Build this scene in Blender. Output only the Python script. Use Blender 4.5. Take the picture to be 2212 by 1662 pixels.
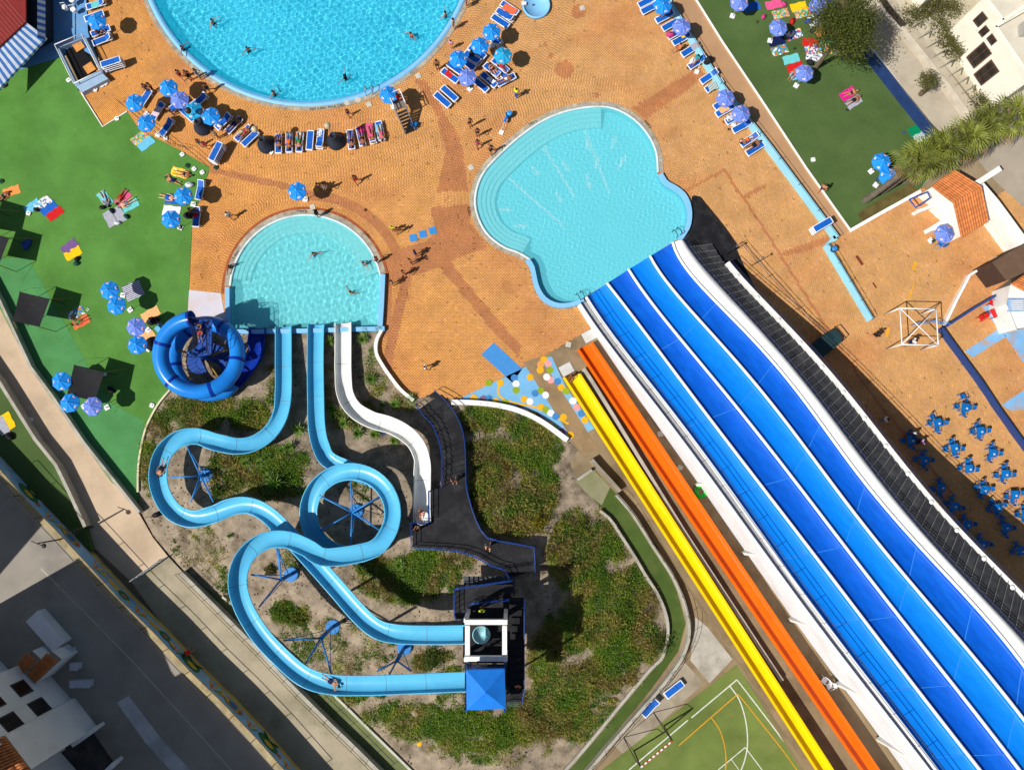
import bpy, bmesh, math, random
import numpy as np
from mathutils import Vector, Matrix, Quaternion
from mathutils.geometry import tessellate_polygon

rnd = random.Random(7)
nrs = np.random.RandomState(11)
for o in list(bpy.data.objects):
    bpy.data.objects.remove(o)
sc = bpy.context.scene
COL = sc.collection

# ------------------------------------------------------------------ camera, sky, sun, exposure
FOC, CU, CV, CAM_H = 1600.0, 1106.0, 831.0, 66.4
TILT = math.atan(160.0 / FOC)
cd = bpy.data.cameras.new('camera'); cam = bpy.data.objects.new('camera', cd); COL.objects.link(cam)
cam.location = (0, 0, CAM_H); cam.rotation_euler = (TILT, 0, 0)
cd.sensor_width = 36.0; cd.lens = 36.0 * FOC / 2212.0; cd.clip_end = 3000; cd.clip_start = 0.5
sc.camera = cam

SUN_EL = math.radians(49.0)
SHADOW_AZ = math.radians(30.0)            # shadows point this way (from +X towards +Y)
wd = bpy.data.worlds.new('World'); sc.world = wd; wd.use_nodes = True
wn = wd.node_tree.nodes; wl = wd.node_tree.links
sky = wn.new('ShaderNodeTexSky'); sky.sky_type = 'NISHITA'; sky.sun_disc = False
sky.sun_elevation = SUN_EL
sun_dir = Vector((-math.cos(SHADOW_AZ) * math.cos(SUN_EL), -math.sin(SHADOW_AZ) * math.cos(SUN_EL), math.sin(SUN_EL)))
sky.sun_rotation = math.atan2(sun_dir.x, sun_dir.y)
wl.new(sky.outputs[0], wn['Background'].inputs[0]); wn['Background'].inputs[1].default_value = 0.064
sd = bpy.data.lights.new('sun', 'SUN'); sd.energy = 5.0; sd.angle = math.radians(0.5); sd.color = (1.0, 0.97, 0.92)
sun = bpy.data.objects.new('sun', sd); COL.objects.link(sun); sun.location = (-60, -40, 90)
sun.rotation_euler = sun_dir.to_track_quat('Z', 'Y').to_euler()
vs = sc.view_settings; vs.view_transform = 'Standard'; vs.look = 'None'; vs.exposure = -0.02; vs.gamma = 1.0
vs.use_curve_mapping = False

# ------------------------------------------------------------------ survey helpers: photo survey point -> place on a level of height z
_ca, _sa = math.cos(TILT), math.sin(TILT)
def P(u, v, z=0.0):
    x = (u - CU) / FOC; y = -(v - CV) / FOC
    wy = y * _ca + _sa; wz = y * _sa - _ca
    t = (z - CAM_H) / wz
    return Vector((x * t, wy * t, z))
def T(c, r, x, y):
    return (c * 552.96 + x * 0.2502, (0, 415.8, 831.6, 1246.3)[r] + y * 0.2502)
def PT(c, r, x, y, z=0.0):
    return P(*T(c, r, x, y), z)
def PL(pts, z=0.0):
    return [P(p[0], p[1], p[2] if len(p) > 2 else z) for p in pts]
def TL(c, r, pts):
    return [T(c, r, x, y) for x, y in pts]
def s2l(c):
    c = c / 255.0
    return c / 12.92 if c <= 0.04045 else ((c + 0.055) / 1.055) ** 2.4

# ------------------------------------------------------------------ materials
MATS = {}
def M(name, rgb=(128, 128, 128), rough=0.6, var=0.12, scale=2.0, bump=0.0, bscale=30.0, spec=0.3, metal=0.0, objvar=0.0, detail=4.0, grime=None, gscale=0.8, gamt=0.5, streak=None):
    if name in MATS: return MATS[name]
    m = bpy.data.materials.new(name); m.use_nodes = True
    nt = m.node_tree; n = nt.nodes; l = nt.links; b = n['Principled BSDF']
    col = [s2l(c) for c in rgb]
    b.inputs['Roughness'].default_value = rough; b.inputs['Metallic'].default_value = metal
    b.inputs['Specular IOR Level'].default_value = spec
    geo = n.new('ShaderNodeNewGeometry'); posn = geo.outputs['Position']
    if streak:
        r1 = n.new('ShaderNodeMapping'); r1.inputs['Rotation'].default_value = (0, 0, -math.radians(streak[0])); r2 = n.new('ShaderNodeMapping'); r2.inputs['Scale'].default_value = (streak[1], 1, 1)
        l.new(posn, r1.inputs[0]); l.new(r1.outputs[0], r2.inputs[0]); posn = r2.outputs[0]
    nz = n.new('ShaderNodeTexNoise'); nz.inputs['Scale'].default_value = scale; nz.inputs['Detail'].default_value = detail
    l.new(posn, nz.inputs['Vector'])
    mp = n.new('ShaderNodeMapRange'); mp.inputs[1].default_value = 0.3; mp.inputs[2].default_value = 0.7
    mp.inputs[3].default_value = 1 - var; mp.inputs[4].default_value = 1 + var
    l.new(nz.outputs['Fac'], mp.inputs[0])
    mul = n.new('ShaderNodeVectorMath'); mul.operation = 'SCALE'; mul.inputs[0].default_value = col
    l.new(mp.outputs[0], mul.inputs['Scale'])
    out = mul.outputs[0]
    if objvar:
        oi = n.new('ShaderNodeObjectInfo'); mo = n.new('ShaderNodeMapRange')
        mo.inputs[3].default_value = 1 - objvar; mo.inputs[4].default_value = 1 + objvar
        l.new(oi.outputs['Random'], mo.inputs[0])
        m2 = n.new('ShaderNodeVectorMath'); m2.operation = 'SCALE'
        l.new(out, m2.inputs[0]); l.new(mo.outputs[0], m2.inputs['Scale']); out = m2.outputs[0]
    if grime:
        n2 = n.new('ShaderNodeTexNoise'); n2.inputs['Scale'].default_value = gscale; n2.inputs['Detail'].default_value = 6; n2.inputs['Roughness'].default_value = 0.65
        l.new(posn, n2.inputs['Vector'])
        m3 = n.new('ShaderNodeMapRange'); m3.inputs[1].default_value = 0.48; m3.inputs[2].default_value = 0.72; m3.inputs[4].default_value = gamt
        l.new(n2.outputs['Fac'], m3.inputs[0])
        mx = n.new('ShaderNodeMix'); mx.data_type = 'RGBA'
        l.new(m3.outputs[0], mx.inputs[0]); l.new(out, mx.inputs[6]); mx.inputs[7].default_value = [s2l(c) for c in grime] + [1]
        out = mx.outputs[2]
    l.new(out, b.inputs['Base Color'])
    if bump:
        n4 = n.new('ShaderNodeTexNoise'); n4.inputs['Scale'].default_value = bscale; n4.inputs['Detail'].default_value = 4
        l.new(geo.outputs['Position'], n4.inputs['Vector'])
        bp = n.new('ShaderNodeBump'); bp.inputs['Strength'].default_value = bump; bp.inputs['Distance'].default_value = 0.05
        l.new(n4.outputs['Fac'], bp.inputs['Height']); l.new(bp.outputs[0], b.inputs['Normal'])
    MATS[name] = m
    return m
def stripes(name, a, b_, freq, rough=0.8, axis=0, duty=0.5):
    if name in MATS: return MATS[name]
    m = M(name, a, rough, var=0.06)
    n = m.node_tree.nodes; l = m.node_tree.links; bs = n['Principled BSDF']
    tc = n.new('ShaderNodeTexCoord'); sp = n.new('ShaderNodeSeparateXYZ'); l.new(tc.outputs['Object'], sp.inputs[0])
    mu = n.new('ShaderNodeMath'); mu.operation = 'MULTIPLY'; mu.inputs[1].default_value = freq; l.new(sp.outputs[axis], mu.inputs[0])
    fr = n.new('ShaderNodeMath'); fr.operation = 'FRACT'; l.new(mu.outputs[0], fr.inputs[0])
    gt = n.new('ShaderNodeMath'); gt.operation = 'GREATER_THAN'; gt.inputs[1].default_value = duty; l.new(fr.outputs[0], gt.inputs[0])
    mx = n.new('ShaderNodeMix'); mx.data_type = 'RGBA'; l.new(gt.outputs[0], mx.inputs[0])
    src = bs.inputs['Base Color'].links[0].from_socket
    l.new(src, mx.inputs[6]); mx.inputs[7].default_value = [s2l(c) for c in b_] + [1]
    l.new(mx.outputs[2], bs.inputs['Base Color'])
    return m
def patches(name, cols, scale, rough=0.85):
    """printed cloth: random cells of several colours"""
    if name in MATS: return MATS[name]
    m = M(name, cols[0], rough); n = m.node_tree.nodes; l = m.node_tree.links; bs = n['Principled BSDF']
    tc = n.new('ShaderNodeTexCoord'); vo = n.new('ShaderNodeTexVoronoi'); vo.inputs['Scale'].default_value = scale
    l.new(tc.outputs['Object'], vo.inputs['Vector'])
    sp = n.new('ShaderNodeSeparateColor'); l.new(vo.outputs['Color'], sp.inputs[0])
    cr = n.new('ShaderNodeValToRGB'); cr.color_ramp.interpolation = 'CONSTANT'
    els = cr.color_ramp.elements
    while len(els) < len(cols): els.new(0.5)
    for i, c in enumerate(cols):
        els[i].position = i / len(cols); els[i].color = [s2l(k) for k in c] + [1]
    l.new(sp.outputs[0], cr.inputs[0]); l.new(cr.outputs[0], bs.inputs['Base Color'])
    return m
def attr_mat(name, attr, rough=0.75, bump=0.3, bscale=60, translucent=0.0):
    m = M(name, (128, 128, 128), rough, bump=bump, bscale=bscale); n = m.node_tree.nodes; l = m.node_tree.links; bs = n['Principled BSDF']
    at = n.new('ShaderNodeAttribute'); at.attribute_name = attr
    nz = [x for x in n if x.type == 'TEX_NOISE'][0]; nz.inputs['Scale'].default_value = 0.55; nz.inputs['Detail'].default_value = 7
    sc_ = [x for x in n if x.type == 'VECT_MATH'][0]
    l.new(at.outputs['Color'], sc_.inputs[0])
    mr = [x for x in n if x.type == 'MAP_RANGE'][0]; mr.inputs[3].default_value = 0.84; mr.inputs[4].default_value = 1.12
    if translucent:
        tr = n.new('ShaderNodeBsdfTranslucent'); mx = n.new('ShaderNodeMixShader'); mx.inputs[0].default_value = translucent
        l.new(sc_.outputs[0], tr.inputs[0]); out = n['Material Output']
        l.new(bs.outputs[0], mx.inputs[1]); l.new(tr.outputs[0], mx.inputs[2]); l.new(mx.outputs[0], out.inputs[0])
    return m
# ------------------------------------------------------------------ mesh collecting and object making
class MB:
    def __init__(s): s.v = []; s.f = []
    def add(s, vs, fs):
        b = len(s.v); s.v += [tuple(p) for p in vs]; s.f += [tuple(b + i for i in f) for f in fs]; return s
    def box(s, x0, x1, y0, y1, z0, z1, mat=None):
        vs = [Vector((x, y, z)) for z in (z0, z1) for y in (y0, y1) for x in (x0, x1)]
        if mat is not None: vs = [mat @ p for p in vs]
        return s.add(vs, [(0, 2, 3, 1), (4, 5, 7, 6), (0, 1, 5, 4), (2, 6, 7, 3), (0, 4, 6, 2), (1, 3, 7, 5)])
    def bar(s, a, b, w, h=None, up=Vector((0, 0, 1))):
        a = Vector(a); b = Vector(b); h = h or w; d = (b - a)
        if d.length < 1e-6: return s
        d.normalize()
        if abs(d.dot(up)) > 0.99: up = Vector((1, 0, 0))
        sx = d.cross(up).normalized(); sy = sx.cross(d).normalized()
        vs = []
        for p in (a, b):
            for i, j in ((-1, -1), (1, -1), (1, 1), (-1, 1)): vs.append(p + sx * i * w / 2 + sy * j * h / 2)
        return s.add(vs, [(3, 2, 1, 0), (4, 5, 6, 7), (0, 1, 5, 4), (1, 2, 6, 5), (2, 3, 7, 6), (3, 0, 4, 7)])
    def tube(s, pts, r, n=8, closed=False, cap=True):
        pts = [Vector(p) for p in pts]; N = len(pts); rings = []
        prev = None
        for i, p in enumerate(pts):
            if closed: d = pts[(i + 1) % N] - pts[i - 1]
            else: d = pts[min(i + 1, N - 1)] - pts[max(i - 1, 0)]
            d.normalize(); up = Vector((0, 0, 1)) if abs(d.z) < 0.95 else Vector((1, 0, 0))
            if prev is not None and abs(d.z) >= 0.9: up = prev
            sx = d.cross(up).normalized(); sy = sx.cross(d).normalized(); prev = sy
            rr = r[i] if isinstance(r, (list, tuple)) else r
            rings.append([p + (sx * math.cos(2 * math.pi * k / n) + sy * math.sin(2 * math.pi * k / n)) * rr for k in range(n)])
        vs = [q for ring in rings for q in ring]; fs = []
        for i in range(N if closed else N - 1):
            j = (i + 1) % N
            for k in range(n):
                fs.append((i * n + k, i * n + (k + 1) % n, j * n + (k + 1) % n, j * n + k))
        if cap and not closed:
            fs.append(tuple(range(n - 1, -1, -1))); fs.append(tuple((N - 1) * n + k for k in range(n)))
        return s.add(vs, fs)
    def prism(s, poly, z0, z1, holes=()):
        """polygon (xy) extruded z0..z1, top/bottom tessellated"""
        loops = [[Vector((p[0], p[1], 0)) for p in poly]] + [[Vector((p[0], p[1], 0)) for p in h] for h in holes]
        tris = tessellate_polygon(loops); flat = [p for lp in loops for p in lp]; n = len(flat)
        vs = [(p.x, p.y, z1) for p in flat] + [(p.x, p.y, z0) for p in flat]; fs = []
        for t in tris:
            a, b, c = (flat[i] for i in t)
            cr = (b - a).cross(c - a).z
            t = t if cr > 0 else t[::-1]
            fs.append(tuple(t))
            if z1 - z0 > 1e-4: fs.append(tuple(n + i for i in t[::-1]))
        if z1 - z0 > 1e-4:
            b0 = 0
            for lp in loops:
                k = len(lp); area = sum(lp[i].x * lp[(i + 1) % k].y - lp[(i + 1) % k].x * lp[i].y for i in range(k))
                for i in range(k):
                    j = (i + 1) % k; q = (b0 + i, n + b0 + i, n + b0 + j, b0 + j)
                    fs.append(q if area > 0 else q[::-1])
                b0 += k
        else:
            vs = vs[:n]
        return s.add(vs, fs)
    def sheet(s, poly, z, holes=()): return s.prism(poly, z, z, holes)
    def strip(s, A, B):
        n = len(A); return s.add(list(A) + list(B), [(i, i + 1, n + i + 1, n + i) for i in range(n - 1)])
    def loft(s, curves, closed=False):
        n = len(curves[0]); vs = [p for c in curves for p in c]; fs = []
        m = len(curves)
        for a in range(m if closed else m - 1):
            b = (a + 1) % m
            for i in range(n - 1): fs.append((a * n + i, a * n + i + 1, b * n + i + 1, b * n + i))
        return s.add(vs, fs)
    def lathe(s, prof, n=16, c=(0, 0, 0)):
        vs = []; fs = []
        for r, z in prof:
            for k in range(n):
                a = 2 * math.pi * k / n; vs.append((c[0] + r * math.cos(a), c[1] + r * math.sin(a), c[2] + z))
        for i in range(len(prof) - 1):
            for k in range(n): fs.append((i * n + k, i * n + (k + 1) % n, (i + 1) * n + (k + 1) % n, (i + 1) * n + k))
        fs.append(tuple(range(n - 1, -1, -1))); fs.append(tuple((len(prof) - 1) * n + k for k in range(n)))
        return s.add(vs, fs)
    def ball(s, c, r, n=12, sc3=(1, 1, 1)):
        prof = [(max(1e-3, math.sin(math.pi * i / 8)) * 1.0, -math.cos(math.pi * i / 8)) for i in range(9)]
        vs = []; fs = []
        for a, z in prof:
            for k in range(n):
                t = 2 * math.pi * k / n
                vs.append((c[0] + r * sc3[0] * a * math.cos(t), c[1] + r * sc3[1] * a * math.sin(t), c[2] + r * sc3[2] * z))
        for i in range(8):
            for k in range(n): fs.append((i * n + k, i * n + (k + 1) % n, (i + 1) * n + (k + 1) % n, (i + 1) * n + k))
        return s.add(vs, fs)
    def mesh(s, name, mat, off=None, smooth=False):
        me = bpy.data.meshes.new(name)
        v = s.v if off is None else [(p[0] - off[0], p[1] - off[1], p[2] - off[2]) for p in s.v]
        me.from_pydata(v, [], s.f)
        if mat: me.materials.append(mat)
        if smooth: me.polygons.foreach_set('use_smooth', [True] * len(me.polygons))
        me.update(); return me
def props(o, label=None, cat=None, group=None, kind=None):
    if label: o['label'] = label
    if cat: o['category'] = cat
    if group: o['group'] = group
    if kind: o['kind'] = kind
    return o
def link(name, me, parent=None, loc=None, rot=None):
    o = bpy.data.objects.new(name, me); COL.objects.link(o)
    if parent: o.parent = parent
    if loc is not None: o.location = loc
    if rot is not None: o.rotation_euler = rot
    return o
def struct(name, mb, mat, z0=None, smooth=False):
    o = link(name, mb.mesh(name, mat, smooth=smooth)); o['kind'] = 'structure'; return o
def thing(name, label, cat, loc=(0, 0, 0), rz=0.0, group=None):
    o = link(name, None, None, loc, (0, 0, rz)); o.empty_display_size = 0.3
    return props(o, label, cat, group)
def part(root, name, mb, mat, smooth=False, world=True):
    off = None
    if world:
        r = root; off = Vector((0, 0, 0))
        while r is not None: off = off + Vector(r.location); r = r.parent
    return link(name, mb.mesh(name, mat, off, smooth), root)
def solo(name, mb, mat, label, cat, group=None, smooth=False):
    c = np.array(mb.v); b = Vector((c[:, 0].mean(), c[:, 1].mean(), c[:, 2].min()))
    o = link(name, mb.mesh(name, mat, b, smooth), None, b); return props(o, label, cat, group)
def copy_tree(o, parent=None):
    c = o.copy(); COL.objects.link(c); c.parent = parent
    for ch in list(o.children): copy_tree(ch, c)
    return c
def remove_tree(o):
    for ch in list(o.children): remove_tree(ch)
    bpy.data.objects.remove(o)
ORD = ['', 'second', 'third', 'fourth', 'fifth', 'sixth', 'seventh', 'eighth', 'ninth', 'tenth', 'eleventh', 'twelfth', 'thirteenth', 'fourteenth', 'fifteenth', 'sixteenth', 'seventeenth', 'eighteenth', 'nineteenth', 'twentieth']
def nth(i, n, first='leftmost', frm='from left', last=None):
    if n == 1: return 'single'
    if i == 0: return first
    if i == n - 1 and last: return last
    return ORD[i] + ' ' + frm
def smooth_path(pts, n):
    """Catmull-Rom through points, resampled to n points evenly by length"""
    pts = [Vector(p) for p in pts]; out = []
    q = [pts[0] * 2 - pts[1]] + pts + [pts[-1] * 2 - pts[-2]]
    for i in range(1, len(q) - 2):
        for k in range(12):
            t = k / 12; a, b, c, d = q[i - 1], q[i], q[i + 1], q[i + 2]
            out.append(0.5 * ((2 * b) + (c - a) * t + (2 * a - 5 * b + 4 * c - d) * t * t + (3 * b - a - 3 * c + d) * t ** 3))
    out.append(pts[-1])
    return resample(out, n)
def resample(pts, n):
    L = [0.0]
    for i in range(1, len(pts)): L.append(L[-1] + (pts[i] - pts[i - 1]).length)
    res = []; j = 0
    for k in range(n):
        s = L[-1] * k / (n - 1)
        while j < len(L) - 2 and L[j + 1] < s: j += 1
        t = (s - L[j]) / max(1e-9, L[j + 1] - L[j]); res.append(pts[j].lerp(pts[j + 1], t))
    return res
def plen(pts): return sum((pts[i] - pts[i - 1]).length for i in range(1, len(pts)))
def offset2(pts, d, closed=False):
    n = len(pts); out = []
    for i in range(n):
        a = pts[i - 1] if (closed or i > 0) else pts[i]; b = pts[(i + 1) % n] if (closed or i < n - 1) else pts[i]
        t = (b - a); t.z = 0; t.normalize(); out.append(pts[i] + Vector((-t.y, t.x, 0)) * d)
    return out
def inpoly(xy, poly):
    x, y = xy[:, 0], xy[:, 1]; c = np.zeros(len(xy), bool); n = len(poly)
    for i in range(n):
        x1, y1 = poly[i][0], poly[i][1]; x2, y2 = poly[(i + 1) % n][0], poly[(i + 1) % n][1]
        if y1 == y2: continue
        k = ((y1 > y) != (y2 > y)) & (x < (x2 - x1) * (y - y1) / (y2 - y1) + x1); c ^= k
    return c
def segdist(xy, poly, closed=True):
    d = np.full(len(xy), 1e9); n = len(poly)
    for i in range(n if closed else n - 1):
        a = np.array(poly[i][:2]); b = np.array(poly[(i + 1) % n][:2]); ab = b - a
        t = np.clip(((xy - a) @ ab) / max(1e-9, ab @ ab), 0, 1)
        d = np.minimum(d, np.linalg.norm(xy - (a + t[:, None] * ab), axis=1))
    return d
def box_thing_wall(name, pts, w, h, mat, label, cat='wall', z0=0.0, group=None):
    """low wall following a world polyline (left side offset half width)"""
    a = offset2(pts, w / 2); b = offset2(pts, -w / 2); m = MB()
    zz = [(p.z if False else 0) for p in pts]
    up = lambda q, z: [Vector((p.x, p.y, z)) for p in q]
    hh = h if isinstance(h, (list, tuple)) else [h] * len(pts)
    at = [Vector((p.x, p.y, z0 + k)) for p, k in zip(a, hh)]; bt = [Vector((p.x, p.y, z0 + k)) for p, k in zip(b, hh)]
    m.loft([up(b, z0 - 0.3), bt, at, up(a, z0 - 0.3)])
    m.add([up(b, z0 - 0.3)[0], bt[0], at[0], up(a, z0 - 0.3)[0]], [(0, 1, 2, 3)])
    m.add([up(b, z0 - 0.3)[-1], bt[-1], at[-1], up(a, z0 - 0.3)[-1]], [(3, 2, 1, 0)])
    return solo(name, m, mat, label, cat, group)
def railing(name, pts, label, mat, h=1.0, rails=(1.0, 0.55), spacing=1.6, r=0.022, cat='railing', group=None, zs=None):
    """pts world polyline at foot level (z per point)"""
    root = thing(name, label, cat, pts[0], 0, group)
    for f in rails:
        m = MB(); m.tube([p + Vector((0, 0, h * f)) for p in pts], r, 6); part(root, 'rail', m, mat, True)
    n = max(2, int(plen(pts) / spacing) + 1)
    for q in resample(pts, n):
        m = MB(); m.tube([q - Vector((0, 0, 0.05)), q + Vector((0, 0, h * max(rails)))], r, 6); part(root, 'post', m, mat, True)
    return root
# ------------------------------------------------------------------ common materials
WHITE = M('white_paint', (238, 236, 230), 0.55, 0.05, 1.5, bump=0.05, grime=(190, 184, 170), gscale=0.7, gamt=0.35)
WHITEP = M('white_plastic', (240, 240, 240), 0.4, 0.03, objvar=0.04)
PALEBLUE = M('pale_blue_paint', (128, 190, 232), 0.5, 0.06, 1.2, bump=0.05, grime=(150, 185, 205), gamt=0.4)
CONC = M('concrete', (150, 141, 124), 0.85, 0.18, 0.6, bump=0.25, bscale=25, grime=(112, 98, 78), gscale=0.35, gamt=0.8, detail=8)
CONC_L = M('concrete_light', (176, 170, 156), 0.85, 0.15, 0.9, bump=0.2, bscale=25, grime=(120, 112, 96), gscale=0.5, gamt=0.7, detail=8)
COPING = M('coping_stone', (172, 160, 140), 0.8, 0.25, 1.8, bump=0.3, bscale=18, grime=(120, 108, 90), gscale=1.4, gamt=0.8, detail=8, objvar=0.08)
BLACK = M('black_rubber_paint', (30, 30, 33), 0.6, 0.35, 1.2, bump=0.25, bscale=20, grime=(66, 67, 70), gscale=0.9, gamt=0.5, detail=9, spec=0.15)
DARKBLUE = M('dark_blue_steel', (24, 70, 150), 0.4, 0.08)
NAVY = M('navy_steel', (26, 32, 66), 0.45, 0.08)
STEEL = M('galvanised_steel', (170, 172, 174), 0.35, 0.08, metal=0.7)
DARKSTEEL = M('dark_steel', (48, 46, 44), 0.5, 0.1)
ROPE = M('wire', (90, 84, 76), 0.6, 0.05)

# ------------------------------------------------------------------ survey of the main outlines (photo survey units)
def circ(cx, cy, r, a0, a1, n, ry=None):
    ry = ry or r
    return [(cx + r * math.cos(math.radians(a0 + (a1 - a0) * i / (n - 1))), cy + ry * math.sin(math.radians(a0 + (a1 - a0) * i / (n - 1)))) for i in range(n)]
MAINC = (662, -140)
main_in = circ(662, -140, 358, 0, 360, 97)[:-1]
kid_arc = circ(661, 628, 162, 184, 356, 41)
kid_in = [(501, 712)] + kid_arc + [(817, 705)]
sp_arc = [(1150, 560), (1122, 543), (1090, 531), (1058, 507), (1038, 475), (1029, 440), (1033, 405), (1048, 372), (1078, 338), (1125, 296), (1175, 262), (1232, 240), (1296, 232), (1336, 240), (1374, 264), (1402, 298), (1416, 332), (1419, 372)]
sp_arc = [tuple(p[:2]) for p in smooth_path([Vector((a, b, 0)) for a, b in sp_arc], 60)]
sp_right = [tuple(p[:2]) for p in smooth_path([Vector((a, b, 0)) for a, b in [(1421, 380), (1434, 400), (1456, 413), (1474, 429), (1483, 456), (1481, 486), (1470, 506), (1462, 517)]], 18)]
sp_left = [tuple(p[:2]) for p in smooth_path([Vector((a, b, 0)) for a, b in [(1258, 645), (1232, 655), (1203, 656), (1178, 643), (1164, 620), (1158, 596), (1153, 575), (1143, 561)]], 18)]
sp_in = sp_arc + sp_right + sp_left
mainW = PL(main_in); kidW = PL(kid_in); spW = PL(sp_in)

garden_D = [(497, 722), (826, 716), (812, 745), (816, 770), (832, 797), (862, 838), (893, 862), (932, 852), (985, 864), (1050, 868), (1150, 892), (1226, 952), (1240, 965), (1218, 1000), (1238, 1040), (1296, 1100), (1319, 1122), (1344, 1159), (1371, 1202), (1396, 1244), (1419, 1279), (1434, 1311), (1442, 1344), (1442, 1379), (1431, 1419), (1406, 1444), (1351, 1509), (1296, 1577), (1256, 1624), (1204, 1684), (1160, 1740), (980, 1740), (880, 1655), (720, 1500), (560, 1352), (480, 1290), (405, 1232), (335, 1155), (303, 1090), (298, 1010), (304, 960), (317, 920), (341, 872), (366, 842), (352, 790), (352, 715), (405, 700)]
gardenW = [Vector((p.x, p.y, 0)) for p in PL(garden_D)]
GP = np.array([(p.x, p.y) for p in gardenW])
def hnoise(x, y, s, seed):
    r = np.random.RandomState(seed); h = 0
    for k in range(5):
        a = r.rand() * 6.28; f = s * (0.6 + r.rand()); h = h + np.sin(f * (x * math.cos(a) + y * math.sin(a)) + r.rand() * 6.28)
    return h / 5
pc = P(960, 1130)
def terrain(xy):
    xy = np.asarray(xy, float).reshape(-1, 2)
    d = segdist(xy, GP); ins = inpoly(xy, GP)
    t = np.clip(d / 7.0, 0, 1); t = t * t * (3 - 2 * t)
    z = 0.03 + 1.35 * t + 0.22 * t * hnoise(xy[:, 0], xy[:, 1], 0.9, 3) + 0.06 * np.minimum(1, d) * hnoise(xy[:, 0], xy[:, 1], 3.5, 5)
    ln = np.clip((P(700, 930).y + 0.0 - xy[:, 1]) / 5.0, 0, 1) * 0.85 + 0.15; ln = np.where(xy[:, 0] > P(930, 930).x, np.maximum(ln, np.clip((xy[:, 0] - P(930, 930).x) / 3, 0, 1)), ln)
    z = 0.03 + (z - 0.03) * ln
    dp = np.hypot(xy[:, 0] - pc.x, xy[:, 1] - pc.y)
    z += 0.7 * np.exp(-(dp / 6.0) ** 2) * t
    return np.where(ins, z, np.maximum(0.03 - d * 0.6, -0.4))
def G(u, v):
    z = 0.0
    for _ in range(4):
        p = P(u, v, z); z = float(terrain([(p.x, p.y)])[0])
        z = max(z, 0.02)
    return P(u, v, z)

# ------------------------------------------------------------------ ground sheet, pools cut out
chan_D_in = [(1278, 1030), (1345, 1085), (1420, 1180), (1462, 1275), (1480, 1345), (1464, 1405), (1405, 1490), (1270, 1655), (1200, 1745)]
hole = [Vector((p.x, p.y, 0)) for p in mainW], [Vector((p.x, p.y, 0)) for p in kidW], [Vector((p.x, p.y, 0)) for p in spW]
g = MB(); big = [(-900, -900), (900, -900), (900, 900), (-900, 900)]
g.sheet(big, -0.25, hole)
GROUND = struct('ground', g, M('sandy_ground', (150, 132, 104), 0.95, 0.25, 0.3, bump=0.3, bscale=8, grime=(104, 88, 62), gscale=0.25, gamt=0.8, detail=9))

# ------------------------------------------------------------------ swimming pools
FLOORM = M('pool_floor_blue', (128, 234, 254), 0.6, 0.06, 0.7)
FLOORP = M('pool_floor_pale', (168, 240, 242), 0.6, 0.06, 0.7)
FLOORS = M('pool_floor_slide', (150, 238, 246), 0.6, 0.05, 0.5)
STEPM = M('pool_step_pale', (196, 240, 236), 0.6, 0.05, 0.9)
def basin(name, inner, depth, floor_mat):
    m = MB(); top = [Vector((p.x, p.y, 0.02)) for p in inner]; n = len(inner)
    bot = [Vector((p.x, p.y, -depth)) for p in inner]
    m.add(top + bot, [(i, (i + 1) % n, n + (i + 1) % n, n + i) for i in range(n)])
    m.sheet([(p.x, p.y) for p in inner], -depth)
    return struct(name, m, floor_mat)
def stones(root, arc, w0, w1, z0, z1, mat, step=0.7, name='coping_stone', gap=0.012):
    """ring of separate stones along an open arc (world), from offset w0 to w1, top z0 inside, z1 outside"""
    L = plen(arc); n = max(2, int(L / step)); pts = resample(arc, n * 3 + 1); a = offset2(pts, w0); b = offset2(pts, w1)
    for k in range(n):
        i, j = k * 3, k * 3 + 3; m = MB(); dz = rnd.uniform(-0.003, 0.003)
        qa = [a[t].copy() for t in range(i, j + 1)]; qb = [b[t].copy() for t in range(i, j + 1)]
        e = gap / max(0.05, (qa[0] - qa[-1]).length)
        for q in (qa, qb):
            s0, s1 = q[0].lerp(q[1], e * 1.5), q[-1].lerp(q[-2], e * 1.5); q[0], q[-1] = s0, s1
        lo = lambda q, z: [Vector((p.x, p.y, z)) for p in q]
        A1, B1, A0, B0 = lo(qa, z0 + dz), lo(qb, z1 + dz), lo(qa, -0.12), lo(qb, -0.12)
        m.loft([A0, A1, B1, B0])
        m.add([A0[0], A1[0], B1[0], B0[0]], [(3, 2, 1, 0)]); m.add([A0[-1], A1[-1], B1[-1], B0[-1]], [(0, 1, 2, 3)])
        part(root, name, m, mat)
B1 = basin('main_pool_basin', mainW, 1.05, FLOORM)
B2 = basin('semicircular_pool_basin', kidW, 1.0, FLOORP)
B3 = basin('slide_pool_basin', spW, 1.2, FLOORS)
def wpoly(pts, z): return [Vector((p.x, p.y, z)) for p in pts]
# visible part of the main pool rim: pale sloping band, then grey stone
arc = PL(circ(662, -140, 358, 200, -20, 120))
arcM = PL(circ(662, -140, 358, 198, -18, 110))
band = MB(); o1 = offset2(arcM, -0.02); o2 = offset2(arcM, -0.55)
band.loft([wpoly(o1, -0.07), wpoly(o1, -0.045), wpoly(o2, 0.02), wpoly(o2, -0.15)]); part(B1, 'pale_blue_rim', band, PALEBLUE, True)
stones(B1, arcM, -0.57, -0.95, 0.035, 0.04, COPING, 0.62)
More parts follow.
